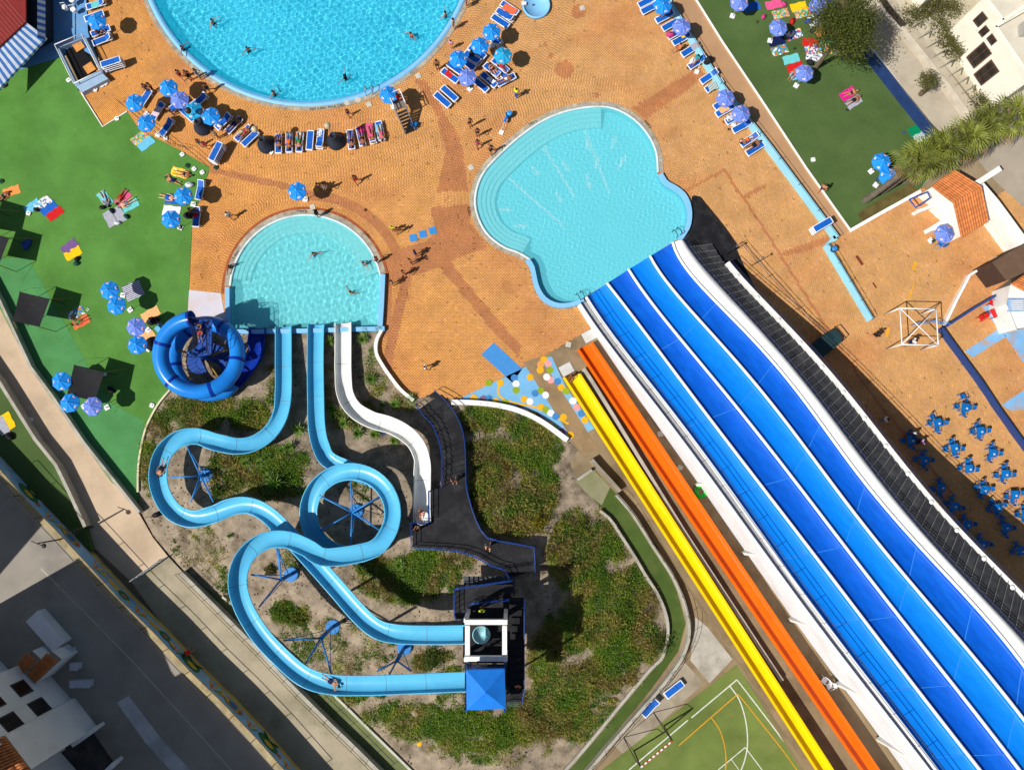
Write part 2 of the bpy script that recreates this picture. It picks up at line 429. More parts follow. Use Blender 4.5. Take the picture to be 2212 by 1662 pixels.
# kid pool rim
ka = PL(kid_arc)
band = MB(); o1 = offset2(ka, -0.0); o2 = offset2(ka, 0.2)
kr = M('pool_rim_white', (214, 226, 226), 0.55, 0.08, 1.5, grime=(150, 150, 136), gamt=0.5)
sgn = 1 if (offset2(ka, 1.0)[20] - P(661, 628)).length > (ka[20] - P(661, 628)).length else -1
band.loft([wpoly(ka, -0.07), wpoly(ka, 0.012), wpoly(offset2(ka, sgn * 0.2), 0.03), wpoly(offset2(ka, sgn * 0.2), -0.15)]); part(B2, 'pale_rim', band, kr, True)
stones(B2, ka, sgn * 0.215, sgn * 0.62, 0.035, 0.035, COPING, 0.55)
RED = M('red_clay_kerb', (158, 82, 44), 0.8, 0.2, 2, bump=0.2, objvar=0.1)
stones(B2, PL(circ(661, 628, 162, 178, 357, 41)), sgn * 0.635, sgn * 0.86, 0.02, 0.02, RED, 0.45, 'red_clay_tile')
sa = PL(sp_arc)
sg2 = 1 if (offset2(sa, 1.0)[30] - P(1220, 420)).length > (sa[30] - P(1220, 420)).length else -1
band = MB(); band.loft([wpoly(sa, -0.07), wpoly(sa, 0.012), wpoly(offset2(sa, sg2 * 0.22), 0.03), wpoly(offset2(sa, sg2 * 0.22), -0.15)]); part(B3, 'pale_rim', band, kr, True)
stones(B3, sa, sg2 * 0.235, sg2 * 0.6, 0.035, 0.035, COPING, 0.6)
# raised blue pool walls
def pool_wall(parent, name, pts, w, h, mat=PALEBLUE, z=0.0):
    a = pts; b = offset2(pts, w); m = MB(); A0, A1, B1_, B0 = wpoly(a, -0.6), wpoly(a, h), wpoly(b, h), wpoly(b, -0.2)
    m.loft([A0, A1, B1_, B0]); m.add([A0[0], A1[0], B1_[0], B0[0]], [(3, 2, 1, 0)]); m.add([A0[-1], A1[-1], B1_[-1], B0[-1]], [(0, 1, 2, 3)])
    return part(parent, name, m, mat)
r_ = PL(sp_right); s3 = 1 if (offset2(r_, 1)[9] - P(1300, 450)).length > (r_[9] - P(1300, 450)).length else -1
pool_wall(B3, 'blue_pool_wall', r_, s3 * 0.42, 0.35)
r_ = PL(sp_left); s3 = 1 if (offset2(r_, 1)[9] - P(1300, 450)).length > (r_[9] - P(1300, 450)).length else -1
pool_wall(B3, 'blue_pool_wall', r_, s3 * 0.42, 0.5)
r_ = PL([(817, 706), (820, 660), (823, 594)]); pool_wall(B2, 'blue_pool_wall', r_, -0.45, 0.4)
r_ = PL([(500, 712), (499, 660), (499, 622)]); pool_wall(B2, 'blue_pool_wall', r_, 0.4, 0.4)
r_ = PL([(488, 713), (560, 712.5), (660, 711), (760, 708), (832, 706)]); pool_wall(B2, 'blue_pool_wall', r_, -0.4, 0.42)
# underwater steps
def steps(parent, arc_w, sg, n, tread, z0, rise, depth):
    for k in range(n):
        a = offset2(arc_w, sg * (k * tread)); b = offset2(arc_w, sg * ((k + 1) * tread)); z = z0 - k * rise; m = MB()
        m.loft([wpoly(a, z), wpoly(b, z), wpoly(b, -depth)]); part(parent, 'pool_step', m, STEPM)
steps(B2, PL(circ(661, 628, 162, 190, 345, 40)), -sgn, 4, 0.36, -0.16, 0.16, 1.0)
steps(B3, PL(sp_arc[2:44]), -sg2, 4, 0.42, -0.17, 0.18, 1.2)
# lane marks and arrows painted on the slide-pool floor
LINEM = M('floor_paint', (250, 250, 246), 0.6, 0.05)
for (a, b) in (((1172, 317), (1242, 430)), ((1258, 272), (1315, 420)), ((1085, 375), (1218, 492))):
    m = MB(); p, q = P(*a, -1.19), P(*b, -1.19); m.bar(p, q, 0.24, 0.012); part(B3, 'lane_line', m, LINEM)
for (u, v, a) in ((1174, 320, 60), (1268, 314, 80), (1288, 352, -70), (1222, 362, 55), (1157, 372, 50), (1270, 395, 75), (1207, 430, 65), (1092, 455, 0), (1125, 490, 0), (1342, 352, -60), (1325, 310, -70)):
    c = P(u, v, -1.186); d = Vector((math.cos(math.radians(-a)), math.sin(math.radians(-a)), 0)); s_ = Vector((-d.y, d.x, 0)); m = MB()
    k = rnd.uniform(1.1, 1.7)
    pts = [c - d * 0.5 * k + s_ * 0.13, c - d * 0.5 * k - s_ * 0.13, c + d * 0.1 * k - s_ * 0.15, c + d * 0.1 * k - s_ * 0.32, c + d * 0.5 * k, c + d * 0.1 * k + s_ * 0.32, c + d * 0.1 * k + s_ * 0.15]
    m.sheet([(p.x, p.y) for p in pts], -1.186); part(B3, 'painted_arrow', m, LINEM)
sd.cycles.is_caustics_light = True          # sunlight refracted by the waves draws the light net on the pool floors
def wave_water(name, polyw, z, cell, lmin, lmax, slope, ymax, rgb, tint, body, seed, rough=0.3, calm=None, dens=0.0):
    """wavy refracting surface over a pool outline; body = share of milky water colour"""
    pa = np.array([(p.x, p.y) for p in polyw]); xs = np.arange(pa[:, 0].min() - .1, pa[:, 0].max() + .1, cell); ys = np.arange(pa[:, 1].min() - .1, min(ymax, pa[:, 1].max() + .1), cell)
    X, Y = np.meshgrid(xs, ys, indexing='ij'); r = np.random.RandomState(seed); H = np.zeros_like(X); nw = 34
    for k in range(nw):
        a = r.rand() * 6.283; L = r.uniform(lmin, lmax); H += slope * L / (2 * math.pi) / math.sqrt(nw) * np.sin(2 * math.pi / L * (X * math.cos(a) + Y * math.sin(a)) + r.rand() * 6.28)
    H *= 0.8 + 0.45 * hnoise(X, Y, 0.5, seed + 1)
    if calm is not None: H *= calm(X, Y)
    n0, n1 = X.shape; xy_ = np.stack([X.ravel(), Y.ravel()], 1); ins2 = inpoly(xy_, pa) | (segdist(xy_, pa) < cell * 1.5); ins2 = ins2.reshape(n0, n1)
    ok_ = ins2[:-1, :-1] & ins2[1:, :-1] & ins2[:-1, 1:] & ins2[1:, 1:]; idx = np.arange(n0 * n1).reshape(n0, n1)
    F_ = np.stack([idx[:-1, :-1], idx[1:, :-1], idx[1:, 1:], idx[:-1, 1:]], -1)[ok_]; me = bpy.data.meshes.new(name); V_ = np.stack([X, Y, z + H], -1).reshape(-1, 3)
    me.vertices.add(len(V_)); me.vertices.foreach_set('co', V_.reshape(-1)); nf = len(F_); me.loops.add(nf * 4); me.loops.foreach_set('vertex_index', F_.reshape(-1).astype(np.int32)); me.polygons.add(nf); me.polygons.foreach_set('loop_start', np.arange(nf, dtype=np.int32) * 4); me.polygons.foreach_set('use_smooth', np.ones(nf, bool)); me.update(); me.validate()
    m = bpy.data.materials.new(name); m.use_nodes = True; n = m.node_tree.nodes; l = m.node_tree.links; b = n['Principled BSDF']; b.inputs['Base Color'].default_value = [s2l(c) for c in rgb] + [1]; b.inputs['Roughness'].default_value = rough; b.inputs['IOR'].default_value = 1.33
    gl = n.new('ShaderNodeBsdfRefraction'); gl.inputs['IOR'].default_value = 1.33; gl.inputs['Roughness'].default_value = 0.0; gl.inputs['Color'].default_value = [s2l(c) for c in tint] + [1]
    mx = n.new('ShaderNodeMixShader'); mx.inputs[0].default_value = body; l.new(gl.outputs[0], mx.inputs[1]); l.new(b.outputs[0], mx.inputs[2]); l.new(mx.outputs[0], n['Material Output'].inputs[0]); me.materials.append(m)
    o = link(name, me); o['kind'] = 'structure'; o.cycles.is_caustics_caster = True; return o
wave_water('main_pool_water', mainW, -0.06, 0.06, 0.26, 0.8, 0.23, P(660, -110).y, (44, 212, 250), (236, 255, 255), 0.38, 5)
ky = P(661, 600).y
wave_water('semicircular_pool_water', kidW, -0.07, 0.06, 0.3, 0.9, 0.16, 99, (122, 230, 238), (240, 255, 255), 0.42, 8)
wave_water('slide_pool_water', spW, -0.07, 0.06, 0.2, 0.6, 0.075, 99, (120, 230, 244), (240, 255, 255), 0.44, 9)
for b_ in (B1, B2, B3):
    b_.cycles.is_caustics_receiver = True
    for ch in b_.children: ch.cycles.is_caustics_receiver = True

# ------------------------------------------------------------------ paving: mortar bed and bricks
deck_D = [(200, -90), (1510, -90), (1505, 0), (1750, 370), (1838, 497), (1995, 405), (2120, 440), (2320, 330), (2320, 1560), (1400, 640), (1285, 705), (1180, 765), (1052, 832), (986, 866), (935, 850), (892, 865), (861, 838), (831, 797), (812, 746), (823, 722), (497, 724), (404, 700), (408, 620), (412, 540), (415, 480), (441, 400), (452, 364), (390, 326), (300, 281), (274, 242), (222, 274), (168, 200), (215, 130), (190, 40)]
deckW = [Vector((p.x, p.y, 0)) for p in PL(deck_D)]
m = MB(); m.sheet([(p.x, p.y) for p in deckW], -0.02, ([Vector((p.x, p.y, 0)) for p in PL(circ(662, -140, 373, 0, 360, 97)[:-1])],) + hole[1:])
DECK = struct('pool_deck', m, M('mortar', (168, 116, 68), 0.9, 0.15, 1.5))
rturf_D = [(1440, -90), (1505, 0), (1560, 88), (1650, 222), (1748, 368), (1838, 497), (1990, 405), (2062, 306), (2014, 275), (1900, 125), (1795, -5), (1720, -90)]
walk_D = [(1395, -90), (1445, 0), (1556, 175), (1660, 312), (1806, 512), (1838, 497), (1748, 368), (1650, 222), (1560, 88), (1505, 0), (1440, -90)]
stain = hnoise
KC = P(661, 628); MC = P(*MAINC); SCN = P(1222, 430)
bands_D = [
    [(455, 360), (560, 382), (640, 400), (640, 412), (556, 396), (452, 372)],
    TL(1, 1, [(1190, 490), (1480, 420), (1560, 330), (1500, 130), (1850, 95), (1850, 250), (2000, 470), (1900, 505), (1680, 595), (1580, 640), (1350, 720), (1240, 775), (1140, 780), (1110, 560)]),
    TL(1, 0, [(1360, 690), (1460, 690), (1600, 930), (1740, 1150), (1790, 1300), (1830, 1650), (1560, 1650), (1640, 1300), (1560, 1000), (1460, 830)]),
    TL(1, 1, [(1580, 640), (1680, 590), (1850, 810), (2210, 1230), (2300, 1330), (2260, 1420), (2040, 1190), (1800, 900)]),
    TL(1, 1, [(1270, 700), (1350, 700), (1220, 1260), (1165, 1610), (1085, 1570), (1130, 1260), (1190, 1000)]),
    TL(1, 1, [(1120, 800), (1175, 800), (1170, 1200), (1110, 1250), (1095, 1180)]),
    TL(2, 0, [(1040, 930), (1150, 1030), (1500, 790), (1680, 640), (1600, 575), (1450, 675)]),
    TL(3, 1, [(140, 505), (300, 450), (520, 370), (550, 420), (330, 510), (130, 550)]),
]
def thin_band(pts, w):
    q = [Vector((a, b, 0)) for a, b in pts]; l_ = offset2(q, w / 2); r2 = offset2(q, -w / 2)
    return [(p.x, p.y) for p in l_ + r2[::-1]]
redline_D = [(1478, 414), (1564, 367), (1607, 428), (1660, 508), (1735, 628), (1805, 735), (1860, 820), (1950, 935), (2060, 1070)]
bands_D += [thin_band(redline_D[:2], 6), thin_band(redline_D[1:], 6), thin_band([(1608, 424), (1655, 400)], 9)]
for a, b, r in ((1217, 150, 20), (1222, 145, 16), (1130, 30, 3), (1250, 25, 16), (1076, 160, 13), (1190, 120, 6), (1180, 95, 5), (1293, 205, 6), (978, 330, 10)):
    bands_D.append(circ(a + rnd.uniform(-3, 3), b, r, 0, 360, 9)[:-1])
bandsW = [np.array([(p.x, p.y) for p in PL(b)]) for b in bands_D]
covers = [np.array([(p.x, p.y) for p in PL(c)]) for c in (rturf_D, walk_D)]
poolsW = [np.array([(p.x, p.y) for p in q]) for q in (offset2([v.copy() for v in mainW], 0.0), kidW, spW)]
DK = np.array([(p.x, p.y) for p in deckW])
tri_D = [(826, 600), (1020, 500), (1290, 700), (985, 866), (800, 880)]
TRI = np.array([(p.x, p.y) for p in PL(tri_D)])
BL, BW, GAP = 0.262, 0.131, 0.014
def zone_of(xy):
    z = np.full(len(xy), 3)
    z[np.hypot(xy[:, 0] - MC.x, xy[:, 1] - MC.y) < 27.0] = 0
    z[xy[:, 0] > P(1230, 300).x + 6] = 4
    z[np.hypot(xy[:, 0] - SCN.x, xy[:, 1] - SCN.y) < 12.6] = 2
    z[inpoly(xy, TRI)] = 3
    z[np.hypot(xy[:, 0] - KC.x, xy[:, 1] - KC.y) < 9.9] = 1
    return z
def polar(c, r0, r1):
    out = []
    r = r0
    while r < r1:
        n = int(2 * math.pi * r / BL); a = (np.arange(n) + rnd.random()) * 2 * math.pi / n
        out.append(np.stack([c.x + r * np.cos(a), c.y + r * np.sin(a), a + math.pi / 2], 1)); r += BW
    return np.concatenate(out)
def straight(ang, box):
    c, s = math.cos(ang), math.sin(ang); x0, x1, y0, y1 = box; R = 75
    ii, jj = np.meshgrid(np.arange(-R / BL, R / BL), np.arange(-R / BW, R / BW)); a = (ii + (np.floor(jj) % 2) * 0.5) * BL; b = jj * BW
    x = a * c - b * s; y = a * s + b * c; k = (x > x0) & (x < x1) & (y > y0) & (y < y1)
    return np.stack([x[k], y[k], np.full(k.sum(), ang)], 1)
allb = []
for zi, pts in ((0, polar(MC, 15.2, 27.0)), (1, polar(KC, 7.0, 9.9)), (2, polar(SCN, 6.0, 12.6)), (3, straight(0.0, (-42, 30, -12, 48))), (4, straight(math.radians(-55), (8, 52, -32, 48)))):
    xy = pts[:, :2]; k = (zone_of(xy) == zi) & inpoly(xy, DK)
    k &= ~((xy[:, 0] > 52) | (xy[:, 1] > 47))
    pts = pts[k]; xy = pts[:, :2]; k = np.ones(len(xy), bool)
    for pw, cl_ in zip(poolsW, (0.86, 0.48, 0.46)): k &= ~(inpoly(xy, pw) | (segdist(xy, pw) < cl_))
    for cv in covers: k &= ~(inpoly(xy, cv) & (segdist(xy, cv) > 0.3))
    allb.append(pts[k])
BR = np.concatenate(allb); NB = len(BR)
xy = BR[:, :2]
inb = np.zeros(NB, bool)
for b in bandsW: inb |= inpoly(xy, b)
dk_ = np.hypot(xy[:, 0] - KC.x, xy[:, 1] - KC.y)
inb |= (dk_ > 8.55) & (dk_ < 9.45) & (xy[:, 1] > KC.y + 1.5) & (xy[:, 0] > KC.x - 1)
golden = np.array([s2l(216), s2l(150), s2l(76)]); pale = np.array([s2l(204), s2l(154), s2l(98)]); redb = np.array([s2l(184), s2l(120), s2l(76)]); worn = np.array([s2l(198), s2l(130), s2l(78)])
t = np.clip((xy[:, 0] * 0.6 + xy[:, 1] * 0.5 + 6) / 26, 0, 1)[:, None]
colr = golden * (1 - t) + pale * t
nz = np.clip(hnoise(xy[:, 0], xy[:, 1], 0.55, 21) * 1.4 + hnoise(xy[:, 0], xy[:, 1], 1.9, 22) * 0.7, 0, 1)[:, None]
colr = colr * (1 - 0.55 * nz) + worn * 0.55 * nz
colr[inb] = redb
colr *= (1 + nrs.normal(0, 0.06, NB))[:, None].clip(0.65, 1.35)
colr[:, 2] *= (1 + nrs.normal(0, 0.12, NB)).clip(0.6, 1.4)
odd = nrs.rand(NB) < 0.012; colr[odd] *= nrs.choice([0.55, 1.25], odd.sum())[:, None]
hx, hy = (BL - GAP) / 2, (BW - GAP) / 2; dzv = nrs.uniform(-0.006, 0.004, NB)
# the 300 bricks nearest the middle of the view are laid singly
cdist = np.hypot(xy[:, 0] - P(1000, 700).x, xy[:, 1] - P(1000, 700).y); single = np.zeros(NB, bool); single[np.argsort(cdist)[:300]] = True
ca, sa_ = np.cos(BR[:, 2]), np.sin(BR[:, 2])
def brick_block(sel):
    n = sel.sum(); c, s = ca[sel], sa_[sel]; x, y = xy[sel, 0], xy[sel, 1]; V = np.zeros((n, 8, 3)); bev = 0.012
    for q, (i, j) in enumerate(((-1, -1), (1, -1), (1, 1), (-1, 1))):
        for lv, (ex, z) in enumerate(((0.0, -0.022), (bev, 0.0))):
            a = i * (hx - ex); b = j * (hy - ex); V[:, q + 4 * lv, 0] = x + a * c - b * s; V[:, q + 4 * lv, 1] = y + a * s + b * c; V[:, q + 4 * lv, 2] = z + (dzv[sel] if lv else 0)
    F = np.array([(4, 5, 6, 7), (0, 1, 5, 4), (1, 2, 6, 5), (2, 3, 7, 6), (3, 0, 4, 7)])
    idx = (np.arange(n)[:, None, None] * 8 + F[None]).reshape(-1)
    me = bpy.data.meshes.new('paving_bricks'); me.vertices.add(n * 8); me.vertices.foreach_set('co', V.reshape(-1))
    nf = n * 5; me.loops.add(nf * 4); me.loops.foreach_set('vertex_index', idx.astype(np.int32)); me.polygons.add(nf)
    me.polygons.foreach_set('loop_start', np.arange(nf, dtype=np.int32) * 4)
    at = me.attributes.new('col', 'FLOAT_COLOR', 'FACE'); cc = np.ones((nf, 4)); cc[:, :3] = np.repeat(colr[sel], 5, axis=0); at.data.foreach_set('color', cc.reshape(-1))
    me.update(); me.validate(); return me
BRICKM = attr_mat('clay_paver', 'col', 0.72, 0.35, 45)
me = brick_block(~single); me.materials.append(BRICKM); o = link('paving_bricks', me, DECK); o['kind'] = 'stuff'
mb1 = MB(); mb1.add([(-hx, -hy, -0.022), (hx, -hy, -0.022), (hx, hy, -0.022), (-hx, hy, -0.022), (-hx + .012, -hy + .012, 0), (hx - .012, -hy + .012, 0), (hx - .012, hy - .012, 0), (-hx + .012, hy - .012, 0)], [(4, 5, 6, 7), (0, 1, 5, 4), (1, 2, 6, 5), (2, 3, 7, 6), (3, 0, 4, 7), (3, 2, 1, 0)])
sm_ = M('clay_paver_single', (128, 128, 128), 0.72, 0.1, 3, bump=0.35, bscale=45); nn_ = sm_.node_tree.nodes
oi_ = nn_.new('ShaderNodeObjectInfo'); sm_.node_tree.links.new(oi_.outputs['Color'], [x for x in nn_ if x.type == 'VECT_MATH'][0].inputs[0])
bm_ = mb1.mesh('brick', sm_)
for i in np.where(single)[0]:
    o = link('brick', bm_, DECK, (xy[i, 0], xy[i, 1], dzv[i]), (0, 0, BR[i, 2])); o.color = (*colr[i], 1)

# ------------------------------------------------------------------ turf, paths, yards
TURF = M('artificial_turf', (94, 144, 66), 0.95, 0.16, 0.35, bump=0.9, bscale=55, grime=(76, 126, 46), gscale=0.25, gamt=0.7, spec=0.1, detail=10)
TURF2 = M('artificial_turf_light', (86, 148, 88), 0.95, 0.12, 0.5, bump=0.9, bscale=55, grime=(76, 134, 70), gscale=0.3, gamt=0.6, spec=0.1, detail=10)
TURFD = M('artificial_turf_dark', (84, 106, 58), 0.95, 0.16, 0.3, bump=0.9, bscale=55, grime=(72, 96, 48), gscale=0.25, gamt=0.7, spec=0.1, detail=10)
PITCH = M('pitch_turf', (114, 130, 66), 0.95, 0.25, 0.3, bump=0.9, bscale=50, grime=(136, 142, 80), gscale=0.28, gamt=0.8, spec=0.1, detail=10)
lturf_D = [(-90, 120), (45, 150), (130, 124), (170, 197), (222, 272), (274, 240), (300, 280), (390, 325), (453, 362), (441, 400), (415, 480), (412, 540), (408, 620), (404, 702), (366, 720), (352, 790), (366, 842), (341, 872), (317, 920), (304, 960), (298, 1010), (300, 1090), (240, 1040), (180, 958), (65, 795), (-6, 655), (-90, 520)]
def sheet_s(name, D, z, mat, thick=0.05):
    w = PL(D, z); m = MB(); m.prism([(p.x, p.y) for p in w], z - thick, z); return struct(name, m, mat)
sheet_s('turf_sunbathing', lturf_D, 0.02, TURF)
sheet_s('turf_strip', [(60, 556), (190, 788), (240, 870), (312, 908), (303, 960), (297, 1080), (240, 1035), (180, 952), (110, 845), (68, 780), (0, 650), (-50, 560)], 0.028, TURF2, 0.008)
sheet_s('turf_upper', rturf_D, 0.03, TURFD, 0.06)
PATH = M('path_concrete', (196, 172, 144), 0.9, 0.08, 0.5, bump=0.2, bscale=25, grime=(168, 146, 120), gscale=0.35, gamt=0.7, detail=9)
PATHC = M('path_old_concrete', (166, 154, 130), 0.9, 0.14, 0.4, bump=0.25, bscale=20, grime=(116, 112, 86), gscale=0.3, gamt=0.8, detail=10)
sheet_s('walkway', walk_D, 0.015, M('walkway_concrete', (178, 138, 100), 0.9, 0.1, 0.4, bump=0.2, grime=(160, 128, 98), gscale=0.3, gamt=0.7), 0.04)
sheet_s('path_lower', [(-90, 500), (0, 655), (65, 795), (180, 958), (300, 1108), (330, 1160), (362, 1200), (284, 1256), (190, 1170), (140, 1030), (75, 950), (-90, 690)], 0.01, PATH)
sheet_s('path_service', [(362, 1200), (405, 1246), (470, 1310), (553, 1400), (700, 1550), (800, 1652), (870, 1740), (650, 1740), (480, 1530), (284, 1256)], 0.006, PATHC)
sheet_s('turf_lower_strip', [(-90, 690), (0, 832), (75, 952), (120, 1007), (183, 1137), (200, 1190), (100, 1120), (0, 1010), (-90, 930)], 0.5, TURFD, 0.6)
OLIVE = M('olive_channel_bed', (104, 110, 66), 0.7, 0.14, 0.5, bump=0.1, grime=(72, 84, 44), gscale=0.4, gamt=0.7, detail=8)
CANAL = M('green_channel_bed', (70, 88, 36), 0.35, 0.14, 0.5, bump=0.1, grime=(100, 108, 60), gscale=0.35, gamt=0.7, detail=8)
sheet_s('olive_drain_bed', [(405, 1240), (480, 1292), (560, 1354), (720, 1502), (880, 1658), (960, 1740), (900, 1740), (800, 1652), (700, 1545), (553, 1395), (470, 1305), (400, 1243)], -0.05, OLIVE, 0.2)
lz = [(1232, 1046), (1278, 1015), (1300, 1030), (1345, 1082), (1420, 1180), (1462, 1275), (1482, 1345), (1466, 1405), (1405, 1490), (1270, 1655), (1200, 1745), (1130, 1745), (1195, 1684), (1246, 1624), (1286, 1577), (1341, 1509), (1396, 1444), (1421, 1419), (1432, 1379), (1432, 1344), (1424, 1311), (1409, 1279), (1386, 1244), (1361, 1202), (1334, 1159), (1309, 1125), (1290, 1098)]
sheet_s('channel_bed', lz, -0.1, CANAL, 0.15)
sheet_s('channel_basin_floor', [(1236, 1044), (1282, 1012), (1318, 1052), (1300, 1090)], -0.09, M('grey_green_bed', (134, 130, 98), 0.6, 0.12, 0.6, grime=(112, 118, 66), gscale=0.4, gamt=0.7), 0.02)
yard_D = [(1285, 705), (1330, 690), (1500, 900), (2300, 1860), (1700, 1740), (1595, 1432), (1560, 1470), (1350, 1640), (1262, 1740), (1230, 1690), (1270, 1655), (1405, 1490), (1466, 1405), (1482, 1345), (1462, 1275), (1420, 1180), (1345, 1082), (1300, 1030), (1240, 962), (1226, 950), (1160, 890), (1050, 868), (984, 866), (1052, 832), (1180, 765)]
sheet_s('concrete_yard', yard_D, 0.0, M('brown_concrete', (142, 122, 92), 0.85, 0.16, 0.5, bump=0.25, bscale=22, grime=(96, 76, 50), gscale=0.3, gamt=0.85, detail=10), 0.2)
pitch_D = [(1597, 1430), (1700, 1585), (1800, 1740), (1240, 1740), (1300, 1662), (1430, 1560)]
sheet_s('sports_pitch', pitch_D, 0.02, PITCH, 0.06)
LW = M('pitch_line_white', (206, 210, 196), 0.9, 0.15, 3); LY = M('pitch_line_yellow', (206, 150, 30), 0.9, 0.15, 3)
def line_D(name, pts, w, z, mat, parent=None):
    q = smooth_path([P(a, b, z) for a, b in pts], 24) if len(pts) > 2 else [P(a, b, z) for a, b in pts]
    m = MB(); m.strip(offset2(q, w / 2), offset2(q, -w / 2))
    for v in m.v: pass
    o = link(name, m.mesh(name, mat)); o['kind'] = 'structure'
    return o
line_D('pitch_line', TL(2, 3, [(1945, 880), (1550, 1210)]), 0.1, 0.03, LW); line_D('pitch_line', TL(2, 3, [(1520, 1230), (1010, 1660)]), 0.1, 0.0304, LW)
line_D('pitch_line', TL(2, 3, [(1945, 885), (2210, 1230), (2500, 1620)]), 0.1, 0.0308, LW)
line_D('pitch_line', TL(2, 3, [(1880, 935), (1960, 1050), (2010, 1200), (2032, 1350), (2030, 1480), (2005, 1590), (1975, 1670)]), 0.1, 0.0312, LW)
line_D('pitch_line', TL(2, 3, [(2015, 1465), (1780, 1660)]), 0.08, 0.0316, LW); line_D('pitch_line', TL(2, 3, [(2015, 1468), (2160, 1660)]), 0.08, 0.032, LW); line_D('pitch_line', TL(2, 3, [(1895, 1570), (1960, 1660)]), 0.06, 0.0324, LW)
line_D('pitch_line', TL(2, 3, [(1950, 1005), (1440, 1450)]), 0.09, 0.034, LY); line_D('pitch_line', TL(2, 3, [(1955, 1008), (2100, 1190), (2330, 1480), (2460, 1660)]), 0.09, 0.0344, LY)
line_D('pitch_line', TL(2, 3, [(1722, 1210), (1790, 1310), (1830, 1430), (1848, 1560), (1842, 1680)]), 0.09, 0.0348, LY)
sheet_s('concrete_slab', TL(2, 3, [(1540, 715), (1582, 340), (1690, 430), (1905, 705), (1705, 912)]), 0.014, M('pale_slab', (176, 170, 158), 0.85, 0.16, 0.8, bump=0.2, grime=(120, 110, 94), gscale=0.5, gamt=0.8, detail=9), 0.02)
sheet_s('concrete_ramp', TL(2, 3, [(885, 1450), (1400, 830), (1480, 720), (1660, 910), (975, 1535)]), 0.012, M('grey_ramp', (158, 146, 126), 0.85, 0.14, 0.6, bump=0.2, grime=(116, 100, 76), gscale=0.5, gamt=0.8, detail=9), 0.02)
# garden terrain
x0, y0 = GP.min(0); x1, y1 = GP.max(0); STEP = 0.4
nx, ny = int((x1 - x0) / STEP) + 2, int((y1 - y0) / STEP) + 2
gx, gy = np.meshgrid(x0 + np.arange(nx) * STEP, y0 + np.arange(ny) * STEP, indexing='ij')
gz = terrain(np.stack([gx.ravel(), gy.ravel()], 1)).reshape(nx, ny)
keep = (gz > -0.26).astype(int); ins_ = keep[:-1, :-1] + keep[1:, :-1] + keep[:-1, 1:] + keep[1:, 1:]
m = MB(); m.v = [(a, b, c) for a, b, c in zip(gx.ravel(), gy.ravel(), gz.ravel())]
m.f = [(i * ny + j, (i + 1) * ny + j, (i + 1) * ny + j + 1, i * ny + j + 1) for i in range(nx - 1) for j in range(ny - 1) if ins_[i, j] > 0]
SOIL = M('sandy_soil', (150, 134, 114), 0.95, 0.32, 1.1, bump=1.0, bscale=5, grime=(84, 72, 54), gscale=0.6, gamt=0.95, detail=14)
struct('garden_soil', m, SOIL, smooth=True)
# painted floors
BLUEP = M('blue_floor_paint', (96, 150, 200), 0.7, 0.1, 0.8, grime=(140, 160, 170), gscale=0.6, gamt=0.5)
sheet_s('painted_floor_upper', [(-90, -90), (200, -90), (186, 0), (190, 70), (212, 128), (166, 100), (118, 128), (45, 152), (-90, 150)], 0.012, BLUEP, 0.04)
SPLASH = M('splash_paint', (112, 172, 212), 0.6, 0.08, 0.8, grime=(150, 180, 190), gscale=1.0, gamt=0.5)
sheet_s('painted_splash_floor', TL(2, 1, [(-560, 1650), (-140, 1560), (60, 1500), (200, 1430), (300, 1415), (440, 1660), (700, 2040), (640, 2130), (560, 2000), (440, 2120)]) , 0.006, SPLASH, 0.03) if False else None
splash_D = [(984, 865), (1060, 828), (1128, 796), (1160, 775), (1192, 770), (1222, 835), (1284, 925), (1240, 948), (1226, 948), (1160, 889), (1050, 867)]
sheet_s('painted_splash_floor', splash_D, 0.008, SPLASH, 0.03)
sheet_s('blue_floor_paint', TL(1, 1, [(1945, 1395), (2052, 1293), (2300, 1520), (2215, 1640)]), 0.008, M('mid_blue_paint', (64, 136, 200), 0.7, 0.06), 0.02)
sheet_s('concrete_strip', [(1130, 782), (1165, 770), (1262, 920), (1290, 968), (1262, 985), (1240, 955)], 0.014, M('brown_concrete2', (150, 124, 90), 0.85, 0.14, 0.6, bump=0.2, grime=(110, 86, 58), gscale=0.5, gamt=0.7), 0.02)
DOTC = {'y': (226, 168, 20), 'o': (226, 150, 70), 'p': (226, 152, 148), 'w': (226, 226, 224), 'b': (60, 126, 186), 'l': (140, 160, 20), 'v': (120, 84, 120)}
